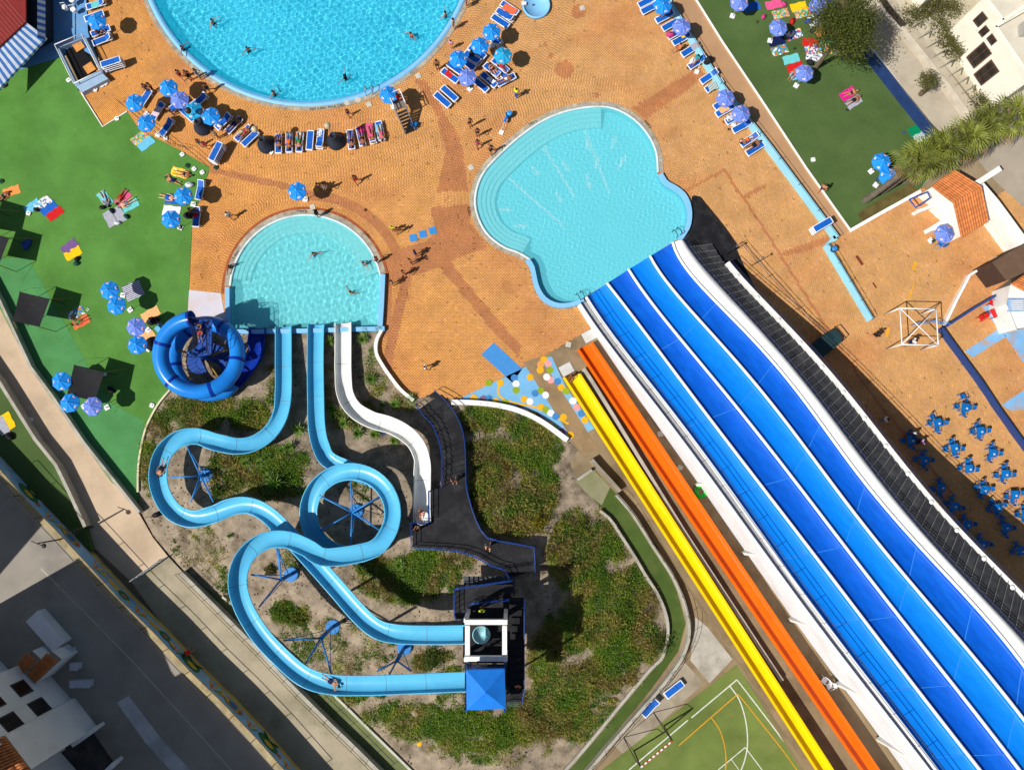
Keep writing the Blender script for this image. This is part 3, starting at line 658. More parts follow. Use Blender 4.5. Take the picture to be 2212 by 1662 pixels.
dots = [(2, 1, 275, 1440, 'y'), (2, 1, 248, 1482, 'o'), (2, 1, 312, 1477, 'p'), (2, 1, 243, 1530, 'y'), (2, 1, 328, 1530, 'l'), (2, 1, 157, 1593, 'y'), (2, 1, 20, 1598, 'b'), (2, 1, 335, 1618, 'p'), (2, 1, 395, 1630, 'b'), (2, 1, 35, 1650, 'w'), (2, 1, 300, 1590, 'w'),
        (2, 2, 35, 42, 'l'), (2, 2, 105, 122, 'y'), (2, 2, 155, 140, 'w'), (2, 2, 250, 190, 'y'), (2, 2, 292, 212, 'l'), (2, 2, 335, 240, 'w'), (2, 2, 378, 270, 'b'), (2, 2, 445, 275, 'y'), (2, 2, 248, 48, 'l'), (2, 2, 290, 85, 'w'), (2, 2, 425, 20, 'y'), (2, 2, 468, 50, 'l'), (2, 2, 527, 135, 'w'), (2, 2, 560, 190, 'p'), (2, 2, 600, 245, 'b'), (2, 2, 630, 300, 'y'), (2, 2, 200, 70, 'b'), (2, 2, 115, 235, 'y'), (2, 2, 180, 260, 'l'), (2, 2, 235, 300, 'p'), (2, 2, 320, 340, 'y'), (2, 2, 370, 370, 'l'), (2, 2, 505, 430, 'y'), (2, 2, 430, 400, 'v'), (2, 2, 60, 200, 'v'),
        (1, 1, 2110, 1640, 'y'), (1, 1, 2010, 1640, 'l'), (1, 2, 1880, 110, 'y'), (1, 2, 1960, 120, 'v'), (1, 2, 2070, 140, 'y'), (1, 2, 2150, 150, 'l'), (1, 2, 2010, 115, 'b')]
for i, (c, r, x, y, k) in enumerate(dots):
    p = PT(c, r, x, y, 0.018 + 0.0004 * i); m = MB(); rr = 0.32
    m.sheet([(p.x + rr * math.cos(a * 0.3927) * rnd.uniform(.94, 1.06), p.y + rr * math.sin(a * 0.3927)) for a in range(16)], p.z)
    o = link('painted_dot', m.mesh('painted_dot', M('dot_' + k, DOTC[k], 0.7, 0.1, 3))); o['kind'] = 'structure'
q = [P(*t_, 0.0165) for t_ in ((1082, 830), (1075, 842), (1085, 860), (1120, 872), (1160, 880), (1200, 900), (1228, 915))]
q = smooth_path(q, 30); m = MB(); m.strip(offset2(q, .09), offset2(q, -.09)); o = link('painted_curve', m.mesh('painted_curve', M('dot_y', DOTC['y']))); o['kind'] = 'structure'
# blue-painted patches on the right terrace
for D in (TL(3, 1, [(1700, 1370), (1985, 1180), (2060, 1240), (1770, 1420)]), TL(3, 1, [(1850, 985), (2150, 830), (2215, 1000), (2215, 1480), (2060, 1250), (1980, 1160)]), TL(3, 2, [(2020, 170), (2215, 40), (2215, 210), (2100, 220)])):
    sheet_s('blue_floor_paint', D, 0.012, M('worn_blue_paint', (120, 172, 214), 0.75, 0.1, 1.2, grime=(190, 140, 84), gscale=0.8, gamt=0.9, detail=9), 0.03)
sheet_s('white_floor_paint', TL(0, 1, [(1632, 840), (1905, 868), (1962, 1165), (1850, 1150), (1615, 1110)]), 0.012, M('white_floor_paint', (206, 200, 208), 0.7, 0.06, 1.2, grime=(196, 160, 130), gscale=0.6, gamt=0.6), 0.03)
# road (upper left lower level) is a terrace held by the mural wall
MW_D = [(-90, 925), (0, 1022), (62, 1092), (130, 1162), (208, 1247), (253, 1296), (333, 1374), (405, 1451), (480, 1524), (553, 1601), (640, 1700), (700, 1765)]
MW = PL(MW_D, 2.3)
road = [(p.x, p.y) for p in offset2(MW, -0.05)]
ASPH = M('grey_street', (150, 142, 130), 0.9, 0.12, 0.35, bump=0.2, bscale=20, grime=(118, 112, 104), gscale=0.25, gamt=0.8, detail=9)
m = MB(); m.prism(road + [(road[-1][0] - 40, road[-1][1] - 25), (-95, -70), (-95, 10)], -0.3, 1.95); struct('street_terrace', m, ASPH)
line_D('street_seam', [(208 - 120, 1247 - 20), (250, 1390), (330, 1475), (480, 1640), (560, 1730)], 0.12, 1.956, M('seam_pale', (176, 168, 150), 0.9, 0.15, 2))
sheet_s('street_pavement', TL(0, 3, [(1010, 1080), (1110, 1020), (1400, 1400), (1720, 1740), (1560, 1760), (1250, 1420)]), 1.962, M('pavement_pale', (186, 184, 184), 0.9, 0.12, 0.8, grime=(130, 128, 128), gscale=0.6, gamt=0.7), 0.01)
# street and plots top right
STREET = M('street_paving', (178, 166, 146), 0.9, 0.1, 0.5, bump=0.2, bscale=20, grime=(150, 136, 116), gscale=0.4, gamt=0.7, detail=9)
sheet_s('street_upper', [(1865, -90), (2010, 100), (2110, 235), (2160, 300), (2060, 310), (1995, 250), (1880, 105), (1800, -90)], 0.03, STREET)
sheet_s('villa_plots', [(1845, -90), (2330, -90), (2330, 290), (2180, 310), (2010, 102), (1925, 0), (1865, -90)], 0.026, M('plot_paving', (188, 178, 156), 0.9, 0.12, 0.5, grime=(150, 134, 100), gscale=0.3, gamt=0.7))
sheet_s('street_right', [(2062, 306), (2180, 285), (2330, 200), (2330, 560), (2150, 390), (2100, 330), (2050, 345), (1990, 405)], 0.032, M('street_paving2', (164, 152, 134), 0.9, 0.1, 0.5, bump=0.2, grime=(140, 128, 110), gscale=0.35, gamt=0.7))
# ------------------------------------------------------------------ racing slide with four lanes
QP = [(-200, 0.4), (0, 0.42), (60, 0.75), (160, 1.9), (330, 3.6), (508, 5.0), (634, 6.1), (733, 6.8), (858, 7.8), (1040, 9.2), (1143, 9.9), (1223, 10.5), (1500, 12.5), (1800, 14.5)]
ZY = [(-500, 0), (300, 0), (500, 0.9), (733, 2.3), (1143, 4.1), (1500, 5.5), (1800, 6.5)]
def zy(q):
    for (a, za), (b, zb) in zip(ZY, ZY[1:]):
        if q <= b: return za + (zb - za) * (q - a) / (b - a)
    return 6.5
def fq(q):
    for (a, za), (b, zb) in zip(QP, QP[1:]):
        if q <= b: t = (q - a) / (b - a); return za + (zb - za) * t
    return QP[-1][1]
def qof(u, v): return (u - 1258) * 0.537 + (v - 650) * 0.843
def fitD(pts, n, deg=6):
    v = np.array([p[1] for p in pts], float); u = np.array([p[0] for p in pts], float); c = np.polyfit(v - 1000, u, deg)
    vv = np.linspace(v[0], v[-1], n); return [Vector((float(a), float(b), 0)) for a, b in zip(np.polyval(c, vv - 1000), vv)]
def trace(pts, dz=0.0, n=60):
    sm = fitD(pts, n)
    return [P(p.x, p.y, fq(qof(p.x, p.y)) + dz) for p in sm]
Lk = [(1266, 640), (1313, 711), (1406, 831), (1451, 887), (1526, 992), (1634, 1137), (1707, 1240), (1759, 1316), (1849, 1434), (1912, 1516), (1979, 1599), (2022, 1662), (2095, 1762)]
D1 = [(1311, 611), (1356, 668), (1414, 746), (1480, 831), (1546, 922), (1611, 1006), (1660, 1066), (1722, 1147), (1794, 1247), (1874, 1346), (1959, 1459), (2117, 1662), (2195, 1762)]
D2 = [(1357, 581), (1419, 666), (1481, 748), (1555, 831), (1610, 903), (1660, 966), (1759, 1089), (1874, 1246), (1972, 1366), (2117, 1551), (2202, 1662), (2280, 1762)]
D3 = [(1404, 552), (1481, 658), (1556, 741), (1636, 831), (1660, 863), (1772, 1012), (1859, 1124), (1961, 1247), (2069, 1379), (2212, 1552), (2300, 1660)]
D4 = [(1451, 523), (1494, 586), (1556, 666), (1659, 773), (1716, 832), (1799, 944), (1909, 1097), (2048, 1246), (2127, 1326), (2212, 1441), (2300, 1553)]
RW = [(1474, 518), (1506, 556), (1581, 648), (1659, 731), (1746, 834), (1834, 949), (1909, 1047), (2022, 1189), (2086, 1246), (2159, 1321), (2212, 1389), (2300, 1497)]
SWl = [(1530, 512), (1564, 556), (1644, 656), (1659, 672), (1797, 816), (1809, 832), (1877, 919), (1977, 1049), (2084, 1164), (2168, 1246), (2212, 1301), (2300, 1405)]
LO = [(1255, 655), (1286, 702), (1379, 825), (1389, 838), (1481, 957), (1581, 1098), (1659, 1196), (1689, 1246), (1799, 1391), (1959, 1596), (2009, 1662), (2085, 1762)]
NS = 64
tLk, tD1, tD2, tD3, tD4, tRW, tSW, tLO = (trace(x, 0, NS) for x in (Lk, D1, D2, D3, D4, RW, SWl, LO))
SLB = M('slide_lane_bright', (6, 126, 230), 0.45, 0.1, 3.0, spec=0.2, grime=(26, 138, 236), gscale=2.0, gamt=0.45, streak=(-53, 0.06))
SLD = M('slide_lane_deep', (6, 90, 200), 0.45, 0.14, 3.0, spec=0.2, grime=(20, 112, 216), gscale=2.0, gamt=0.5, streak=(-53, 0.06))
GELW = M('white_gelcoat', (242, 242, 238), 0.35, 0.04, 1.5, grime=(206, 202, 190), gscale=1.6, gamt=0.45, streak=(-53, 0.15))
RS = thing('racing_slide', 'wide four-lane blue racing slide with white dividers running down into the pool', 'water slide', P(1360, 585, 0))
def lane(A, B, mat, k):
    n = len(A); cv = []
    for f, dz in ((0.05, 0.0), (0.08, -0.2), (0.12, -0.26), (0.5, -0.28), (0.88, -0.26), (0.92, -0.2), (0.95, 0.0)):
        cv.append([a.lerp(b, f) + Vector((0, 0, dz)) for a, b in zip(A, B)])
    step = 8
    for s0 in range(0, n - 1, step):
        e = min(n, s0 + step + 1); m = MB(); m.loft([c[s0:e] for c in cv]); part(RS, 'lane_section', m, mat, True)
        if s0 > 0:
            m = MB(); m.tube([c[s0] + Vector((0, 0, 0.004)) for c in cv], 0.03, 5); part(RS, 'lane_joint', m, M('lane_joint', (60, 140, 226), 0.5, 0.1))
for k, (A, B) in enumerate(((tLk, tD1), (tD1, tD2), (tD2, tD3), (tD3, tD4))): lane(A, B, SLB if k in (0, 2) else SLD, k)
def kerb(A, w, h, name='divider'):
    a, b = offset2(A, w / 2), offset2(A, -w / 2); up = lambda q, z: [p + Vector((0, 0, z)) for p in q]; m = MB()
    c1, c2 = offset2(A, w / 4), offset2(A, -w / 4)
    m.loft([up(a, -0.45), up(a, h * 0.6), up(c1, h), up(c2, h), up(b, h * 0.6), up(b, -0.45)]); m.add([up(a, -0.45)[0], up(a, h * .6)[0], up(c1, h)[0], up(c2, h)[0], up(b, h * .6)[0], up(b, -0.45)[0]], [(0, 1, 2, 3, 4, 5)])
    return part(RS, name, m, GELW, True)
for A in (tLk, tD1, tD2, tD3, tD4): kerb(A, 0.24, 0.08)
# white right shoulder, left walkway, side walls down to the ground
m = MB(); up = lambda q, z: [p + Vector((0, 0, z)) for p in q]
d4o = offset2(tD4, 0.22 if (offset2(tD4, 1)[9] - tRW[9]).length < (tD4[9] - tRW[9]).length else -0.22)
m.loft([up(d4o, -0.3), up(d4o, -0.04), up([a.lerp(b, 0.5) for a, b in zip(d4o, tRW)], 0.16), up(tRW, 0.05), up(tRW, -0.6)]); part(RS, 'white_shoulder', m, GELW, True)
m = MB(); m.strip(up(tLk, -0.35), up(tLO, -0.35)); part(RS, 'side_walkway', m, M('grey_walkway', (150, 150, 152), 0.7, 0.1))
def flat(q, z): return [Vector((p.x, p.y, z)) for p in q]
loD = [(p.x, p.y) for p in fitD(LO, NS)]
m = MB(); lo2 = offset2(tLO, -0.35 if (offset2(tLO, -1)[9] - tLk[9]).length > (tLO[9] - tLk[9]).length else 0.35)
m.loft([up(tLO, -0.5), up(tLO, 0.02), up(lo2, 0.02), [Vector((p.x, p.y, max(-0.1, zy(qof(*t_)) - 0.3))) for p, t_ in zip(lo2, loD)]]); part(RS, 'side_wall', m, M('white_render_wall', (228, 233, 236), 0.7, 0.05, 0.5, grime=(204, 198, 186), gscale=0.4, gamt=0.5))
m = MB(); m.loft([up(tRW, -0.5), flat(tRW, -0.1)]); part(RS, 'side_wall', m, WHITE)
m = MB(); A, B = tLO[0], tRW[0]
m.add([A + Vector((0, 0, -0.02)), B + Vector((0, 0, -0.02)), Vector((B.x, B.y, -0.6)), Vector((A.x, A.y, -0.6))], [(0, 1, 2, 3)]); part(RS, 'front_wall', m, WHITE)
# buttresses of the side wall
for s in (22, 31, 40, 49, 57):
    p = lo2[s]; d = (lo2[s + 1] - lo2[s - 1]); d.z = 0; d.normalize(); nrm = Vector((d.y, -d.x, 0))
    if (p + nrm - tLk[s]).length < (p - tLk[s]).length: nrm = -nrm
    m = MB(); zb_ = zy(qof(*loD[s])) - 0.2; a = p + d * 0.12 - Vector((0, 0, (p.z - zb_) * 0.35)); b = p - d * 0.12 - Vector((0, 0, (p.z - zb_) * 0.35))
    w = 0.4
    pts = [a, b, Vector((b.x, b.y, zb_)) + nrm * w, Vector((a.x, a.y, zb_)) + nrm * w, Vector((a.x, a.y, zb_)), Vector((b.x, b.y, zb_))]
    m.add(pts, [(0, 1, 2, 3), (0, 3, 4), (1, 5, 2)]); part(RS, 'buttress', m, WHITE)
def rail_sub(root, pts, h, rails, spacing, mat, r=0.025):
    for f in rails:
        m = MB(); m.tube([p + Vector((0, 0, f)) for p in pts], r, 6); part(root, 'rail', m, mat, True)
    for q in resample(pts, int(plen(pts) / spacing) + 1):
        m = MB(); m.tube([q + Vector((0, 0, -0.3)), q + Vector((0, 0, max(rails)))], r, 6); part(root, 'rail_post', m, mat, True)
rail_sub(RS, up(tLO, 0.05), 1, (0.25, 0.5, 0.75), 2.4, NAVY)
rail_sub(RS, up([a.lerp(b, 0.1) for a, b in zip(tLk, tD1)], 0.15), 1, (0.5, 0.95), 2.4, NAVY, 0.022)
# sloping concrete bank under the straight slides
bkL = smooth_path([Vector((a, b, 0)) for a, b in [(1300, 965), (1370, 1070), (1480, 1250), (1575, 1395), (1650, 1510), (1790, 1735)]], 40)
bkR = smooth_path([Vector((a, b, 0)) for a, b in [(1395, 880), (1500, 1010), (1620, 1190), (1760, 1370), (1900, 1560), (2030, 1730)]], 40)
m = MB(); bl_ = []; br_ = []
for a, b in zip(bkL, bkR):
    bl_.append(P(a.x, a.y, zy(qof(a.x, a.y) + 60) - 0.02)); br_.append(P(b.x, b.y, zy(qof(b.x, b.y)) - 0.02))
cvs = [[Vector((p.x, p.y, -0.3)) for p in bl_], bl_] + [[p.lerp(q, f) for p, q in zip(bl_, br_)] for f in (0.25, 0.5, 0.75)] + [br_, [p + Vector((2.5, 1.5, 0)) for p in br_]]
m.loft(cvs); struct('concrete_bank', m, MATS.get('brown_concrete'))
# black stairs on the right with white parapet
ST = thing('slide_staircase', 'black staircase with white stepped parapet climbing beside the racing slide', 'staircase', P(1530, 520, 0))
STB = M('stair_black', (48, 49, 53), 0.7, 0.3, 1.5, bump=0.2, grime=(84, 84, 84), gscale=1.2, gamt=0.5, detail=9, spec=0.1); nst = 62; A = resample(trace(RW, -0.3, NS)[1:], nst + 1); B = resample(trace(SWl, -0.3, NS)[1:], nst + 1)
for k in range(nst):
    z = (A[k].z + A[k + 1].z) / 2; z = max(0.12, z); m = MB(); zb = max(-0.05, z - 0.6)
    q = [A[k].lerp(B[k], 0.02), B[k].copy(), B[k + 1].copy(), A[k + 1].lerp(B[k + 1], 0.02)]
    m.prism([(p.x, p.y) for p in q], zb, z); sp_ = part(ST, 'step', m, STB)
    m = MB(); m.bar(Vector((q[0].x, q[0].y, z + .006)), Vector((q[1].x, q[1].y, z + .006)), 0.05, 0.02); link('painted_edge_light', m.mesh('painted_edge_light', M('step_edge_light', (96, 96, 92), 0.8, 0.3, 3), Vector(ST.location)), sp_)  # added pale bar paints the lighter edge shading of the step
par = [p + Vector((0, 0, -0.05)) for p in trace(SWl, -0.05, NS)[4:]]; sgp = 0.3 if (offset2(par, 0.3)[9] - tRW[13]).length > (par[9] - tRW[13]).length else -0.3
po = offset2(par, sgp); m = MB(); m.loft([up(par, -1.0), up(par, 0.25), up(po, 0.25), flat(po, -0.1)]); part(ST, 'parapet', m, WHITE)
m = MB(); m.loft([flat(offset2(tSW, sgp * 0.6), -0.1), up(offset2(tSW, sgp * 0.6), -0.9)]); part(ST, 'outer_wall', m, WHITE)
for q in resample(par[2:], 15):
    m = MB(); m.ball(q + Vector((0, 0, 0.25)), 0.2, 10, (1, 1, 0.5)); part(ST, 'parapet_cap', m, WHITE, True)
rail_sub(ST, up(po, 0.2), 1, (0.35, 0.7), 2.3, NAVY); rail_sub(ST, up(offset2(tRW, 0.0), 0.1), 1, (0.2, 0.45, 0.7), 2.3, NAVY)
# black yard at the foot of the stairs
bl = PL([(1494, 428), (1506, 432), (1560, 500), (1592, 545), (1568, 552), (1530, 512), (1478, 522), (1490, 490), (1494, 456)])
m = MB(); m.prism([(p.x, p.y) for p in bl], -0.05, 0.03); struct('black_landing', m, BLACK)
bl = PL([(1470, 522), (1530, 508), (1560, 538), (1592, 540), (1606, 572), (1640, 640), (1506, 562)]); m = MB(); m.prism([(p.x, p.y) for p in bl], -0.05, 0.036); struct('black_landing', m, BLACK)
q = PL([(1494, 428), (1506, 430), (1560, 497), (1590, 540)]); solo_w = box_thing_wall('low_black_wall', q, 0.25, 0.35, BLACK, 'low black wall edging the landing at the racing slide foot')
railing('railing', PL([(1596, 528), (1650, 590), (1740, 690), (1790, 735)], 0), 'thin dark railing along the foot of the slide staircase on the deck', NAVY, 1.0, (1.0, 0.6), 3.0)
for i, (u, v) in enumerate(((1462, 512), (1262, 643))):     # pool ladders
    p = P(u, v, 0.3); r = thing('pool_ladder', 'blue tubular handrail pair at the ' + ('right' if i == 0 else 'left') + ' foot of the racing slide', 'ladder', p)
    d = Vector((-0.84, -0.54, 0)) if i == 0 else Vector((0.84, 0.54, 0)); e = Vector((-0.5, 0.85, 0))
    for s in (0, 0.5):
        m = MB(); q = p + d * (s * -0.9); m.tube([q + e * 0.7 + Vector((0, 0, -0.5)), q + e * 0.7 + Vector((0, 0, 0.35)), q + e * 0.4 + Vector((0, 0, 0.6)), q + Vector((0, 0, 0.55)), q + Vector((0, 0, -0.2))], 0.035, 8); part(r, 'handrail', m, NAVY, True)
for i, (u, v) in enumerate(((1570, 549), (1625, 573))):
    p = P(u, v, 0); r = thing('shower_post', ('dark' if i == 0 else 'white') + ' outdoor shower post beside the slide staircase', 'shower', p)
    m = MB(); m.tube([p, p + Vector((0, 0, 1.9)), p + Vector((0.15, 0.1, 2.05)), p + Vector((0.35, 0.22, 2.0))], 0.04, 8); part(r, 'pipe', m, STEEL if i else DARKSTEEL, True)
    m = MB(); m.lathe([(0.03, 0.06), (0.11, 0.0), (0.11, -0.02)], 10, p + Vector((0.36, 0.22, 1.95))); part(r, 'shower_head', m, STEEL)

# ------------------------------------------------------------------ yellow and orange straight slides
def chute(name, label, mat, Lp, Rp, z0, z1, cat='water slide'):
    N = 46; a = fitD(Lp, N, 2); b = fitD(Rp, N, 2)
    zz = [z0 + (z1 - z0) * (i / (N - 1)) + zy(qof(a[i].x, a[i].y) + 60) for i in range(N)]
    A = [P(p.x, p.y, z) for p, z in zip(a, zz)]; B = [P(p.x, p.y, z) for p, z in zip(b, zz)]
    r = thing(name, label, cat, Vector((A[0].x, A[0].y, 0)))
    prof = [(0.0, -0.35), (0.0, 0.0), (0.13, 0.0), (0.2, -0.42), (0.5, -0.46), (0.8, -0.42), (0.87, 0.0), (1.0, 0.0), (1.0, -0.35)]
    cv = [[p.lerp(q, f) + Vector((0, 0, dz)) for p, q in zip(A, B)] for f, dz in prof]
    for s in range(0, N - 1, 5):
        e = min(N, s + 6); m = MB(); m.loft([c[s:e] for c in cv]); part(r, 'chute_section', m, mat)
    m = MB(); c0 = [c[0] for c in cv]; m.add(c0 + [Vector((c0[2].x, c0[2].y, c0[2].z))], [tuple(range(len(c0)))]); part(r, 'end_lip', m, mat)
    for s in range(4, N, 6):
        c = (A[s] + B[s]) / 2
        for f in (0.2, 0.8):
            q = A[s].lerp(B[s], f); m = MB(); m.bar(Vector((q.x, q.y, q.z - 1.6)), q + Vector((0, 0, -0.45)), 0.12); part(r, 'support_leg', m, CONC_L)
    return r, A, B
YEL = M('yellow_gelcoat', (246, 206, 4), 0.3, 0.05, 0.8, grime=(226, 176, 6), gscale=0.5, gamt=0.5)
ORA = M('orange_gelcoat', (242, 106, 8), 0.3, 0.05, 0.8, grime=(218, 88, 6), gscale=0.5, gamt=0.5)
YL = [(1217, 815), (1224, 832), (1281, 914), (1326, 989), (1376, 1062), (1426, 1142), (1486, 1238), (1581, 1386), (1659, 1499), (1762, 1662), (1815, 1745)]
YR = [(1257, 806), (1270, 832), (1314, 904), (1371, 992), (1431, 1082), (1533, 1244), (1606, 1354), (1659, 1438), (1802, 1662), (1855, 1745)]
OL = [(1254, 755), (1299, 832), (1331, 894), (1431, 1039), (1494, 1144), (1572, 1247), (1659, 1353), (1747, 1487), (1859, 1662), (1912, 1745)]
OR_ = [(1279, 738), (1341, 832), (1406, 917), (1506, 1072), (1594, 1207), (1618, 1245), (1659, 1308), (1734, 1412), (1904, 1662), (1957, 1745)]
chute('straight_slide', 'long straight yellow water slide beside the orange one', YEL, YL, YR, 0.65, 1.2)
chute('straight_slide', 'long straight orange water slide between the yellow slide and white wall', ORA, OL, OR_, 0.7, 1.3)
q = [P(u, v, 0.0) for u, v in ((1261, 795), (1285, 832), (1330, 905), (1400, 1020), (1480, 1150), (1555, 1265), (1640, 1395), (1690, 1470))]
qd = resample([Vector((u, v, 0)) for u, v in ((1261, 795), (1285, 832), (1330, 905), (1400, 1020), (1480, 1150), (1555, 1265), (1640, 1395), (1690, 1470))], 26)
q = [P(a.x, a.y, zy(qof(a.x, a.y) + 45) + 0.5) for a in qd]
ka_, kb_ = offset2(q, 0.15), offset2(q, -0.15); m = MB(); m.loft([up(ka_, -0.7), ka_, kb_, up(kb_, -0.7)]); m.add([up(ka_, -0.7)[0], ka_[0], kb_[0], up(kb_, -0.7)[0]], [(0, 1, 2, 3)])
solo('slide_kerb', m, CONC_L, 'thin pale kerb wall running between the yellow and orange slides', 'wall')
for i, (u, v) in enumerate(((1273, 725), (1224, 797))):
    p = P(u, v, 0.02); r = thing('floor_grate', 'square pale drain grate at the foot of the ' + ('orange' if i == 0 else 'yellow') + ' slide', 'grate', p, math.radians(28))
    m = MB(); m.box(-.6, .6, -.5, .5, 0, 0.02); part(r, 'frame', m, M('grate_grey', (160, 158, 150), 0.6), world=False)
    for k in range(9):
        m = MB(); m.box(-.56 + k * .125, -.5 + k * .125, -.45, .45, .02, .04); part(r, 'slat', m, WHITE, world=False)
# green hose coil
HZ = zy(qof(1513, 1060)) + 0.06; p = P(1513, 1060, HZ); hs = MB(); pts = []
for i in range(230):
    a = i * 0.42; rr = 0.42 + 0.12 * math.sin(i * 0.37) + 0.05 * math.sin(i * 1.7); pts.append((p.x + rr * math.cos(a) * 0.95, p.y + rr * math.sin(a) * 1.15, HZ + 0.0006 * i + 0.02 * math.sin(i)))
tail = [P(u, v, zy(qof(u, v)) + 0.04) for u, v in ((1516, 1052), (1508, 1030), (1495, 1000), (1484, 985), (1473, 965))]
hs.tube(pts + [tuple(t_) for t_ in smooth_path(tail, 14)], 0.022, 5); solo('garden_hose', hs, M('green_hose', (40, 210, 60), 0.4, 0.05), 'bright green garden hose coiled against the white slide wall', 'hose', smooth=True)

# ------------------------------------------------------------------ curved slides (open troughs)
CY = M('cyan_fibreglass', (92, 182, 218), 0.28, 0.06, 0.9, grime=(66, 156, 200), gscale=0.45, gamt=0.7, detail=10)
CYU = M('cyan_fibreglass_rim', (120, 200, 236), 0.3, 0.04)
WHF = M('white_fibreglass', (232, 232, 226), 0.3, 0.04, 0.8, grime=(196, 192, 180), gscale=0.5, gamt=0.5)
SUPM = M('blue_support_steel', (50, 130, 200), 0.4, 0.08)
def trough(root, path, hw, depth, mat, sec=3.2, rim=None, bank=None):
    N = len(path); L = plen(path); frames = []
    for i in range(N):
        d = path[min(i + 1, N - 1)] - path[max(i - 1, 0)]; d2 = Vector((d.x, d.y, 0)).normalized(); frames.append(Vector((-d2.y, d2.x, 0)))
    K = 12; prof = []
    for k in range(K + 1):
        a = math.pi * k / K; prof.append((-math.cos(a) * hw, -math.sin(a) ** 0.8 * depth))
    out = [(-hw - 0.09, 0.0), (-hw - 0.09, -0.06)] ; th = 0.05
    inner = [(-hw - 0.09, -0.06), (-hw - 0.09, 0.012), (-hw, 0.012)] + prof[1:-1] + [(hw, 0.012), (hw + 0.09, 0.012), (hw + 0.09, -0.06)]
    outer = [(x * (1 + th / hw), z - th) for x, z in reversed(prof)]
    sect = inner + outer
    # curvature for banking
    rings = []
    for i in range(N):
        s = frames[i]; j0, j1 = max(0, i - 3), min(N - 1, i + 3)
        d0 = (path[i] - path[j0]); d1 = (path[j1] - path[i]); c = 0.0
        if d0.length > 0 and d1.length > 0: c = d0.x * d1.y - d0.y * d1.x; c = c / (d0.length * d1.length) / max(0.2, (path[j1] - path[j0]).length) * 2
        tilt = max(-0.35, min(0.35, -c * 1.1)); ct, st_ = math.cos(tilt), math.sin(tilt)
        rings.append([path[i] + s * (x * ct - z * st_) + Vector((0, 0, x * st_ * 0.8 + z * ct)) for x, z in sect])
    n = max(1, int(L / sec)); per = max(2, (N - 1) // n)
    for s in range(0, N - 1, per):
        e = min(N, s + per + 1); m = MB()
        cols_ = [[rings[i][k] for i in range(s, e)] for k in range(len(sect))]
        m.loft(cols_, closed=True)
        o = part(root, 'trough_section', m, mat, True)
        m = MB(); c2 = [rings[s][k] + (rings[s][k] - path[s]).normalized() * 0.035 for k in range(len(inner), len(sect))]
        if s > 0:
            m.tube(c2, 0.035, 5); part(root, 'joint_flange', m, mat, True); m = MB(); m.tube([rings[s][k] + Vector((0, 0, 0.004)) for k in range(2, len(inner) - 2)], 0.018, 4, cap=False); part(root, 'joint_seam', m, M('joint_sealant', (120, 140, 146), 0.7, 0.2, 3))
    return frames
def zpath(pts, n):
    """pts (u,v,z) -> smooth world path"""
    return smooth_path([P(u, v, z) for u, v, z in pts], n)
# slide one: from the canopy deck, S bend, one and a half turns, into the semicircular pool
c0 = (757, 1108); R0 = 91
s1 = [(1006, 1472, 8.2), (900, 1476, 8.0), (790, 1480, 7.75), (716, 1478, 7.55), (660, 1462, 7.35), (612, 1424, 7.1), (560, 1368, 6.8), (524, 1306, 6.5), (513, 1250, 6.2), (530, 1200, 6.0), (570, 1169, 5.8), (618, 1165, 5.6), (662, 1182, 5.45), (705, 1203, 5.3)]
a0 = 92
for k in range(1, 18):
    a = math.radians(a0 - k * 29.5); z = 5.25 - k * 0.19; s1.append((c0[0] + R0 * math.cos(a), c0[1] + R0 * 0.99 * math.sin(a), z))
s1 += [(718, 998, 1.98), (694, 965, 1.85), (684, 920, 1.65), (682, 860, 1.35), (681, 780, 1.05), (682, 712, 0.8), (683, 699, 0.75)]
S1 = thing('water_slide', 'light blue open slide from the canopy, looping a full ring above the garden', 'water slide', G(757, 1108))
p1 = zpath(s1, 210); trough(S1, p1, 0.66, 0.5, CY)
s2 = [(1006, 1370, 6.2), (930, 1371, 6.0), (860, 1369, 5.8), (815, 1358, 5.6), (775, 1325, 5.35), (725, 1268, 5.0), (668, 1204, 4.6), (615, 1147, 4.3), (575, 1109, 4.1), (538, 1092, 3.95), (500, 1094, 3.85), (458, 1111, 3.7), (412, 1120, 3.55), (372, 1102, 3.4), (347, 1062, 3.25), (341, 1020, 3.1), (353, 978, 2.95), (384, 949, 2.8), (424, 942, 2.65), (468, 955, 2.5), (514, 963, 2.35), (554, 954, 2.2), (588, 927, 2.0), (607, 888, 1.8), (612, 840, 1.5), (612, 780, 1.15), (612, 716, 0.8), (612, 704, 0.72)]
S2 = thing('water_slide', 'light blue open slide weaving in S bends along the garden left side', 'water slide', G(430, 1030))
p2 = zpath(s2, 190); trough(S2, p2, 0.66, 0.5, CY)
s3 = [(912, 1128, 3.0), (911, 1080, 2.85), (912, 1030, 2.7), (910, 985, 2.5), (890, 948, 2.3), (850, 921, 2.1), (800, 905, 1.9), (764, 882, 1.65), (745, 848, 1.4), (741, 800, 1.15), (741, 750, 0.95), (741, 705, 0.8), (741, 696, 0.76)]
S3 = thing('water_slide', 'white open slide curving from the black platform to the semicircular pool', 'water slide', G(890, 960))
p3_ = zpath(s3, 110); trough(S3, p3_, 0.66, 0.5, WHF)
m = MB(); c = P(912, 1118, 2.95); m.lathe([(0.62, 0.06), (0.58, 0.08), (0.5, -0.3), (0.05, -0.34)], 18, c); part(S3, 'start_tub', m, WHF, True)
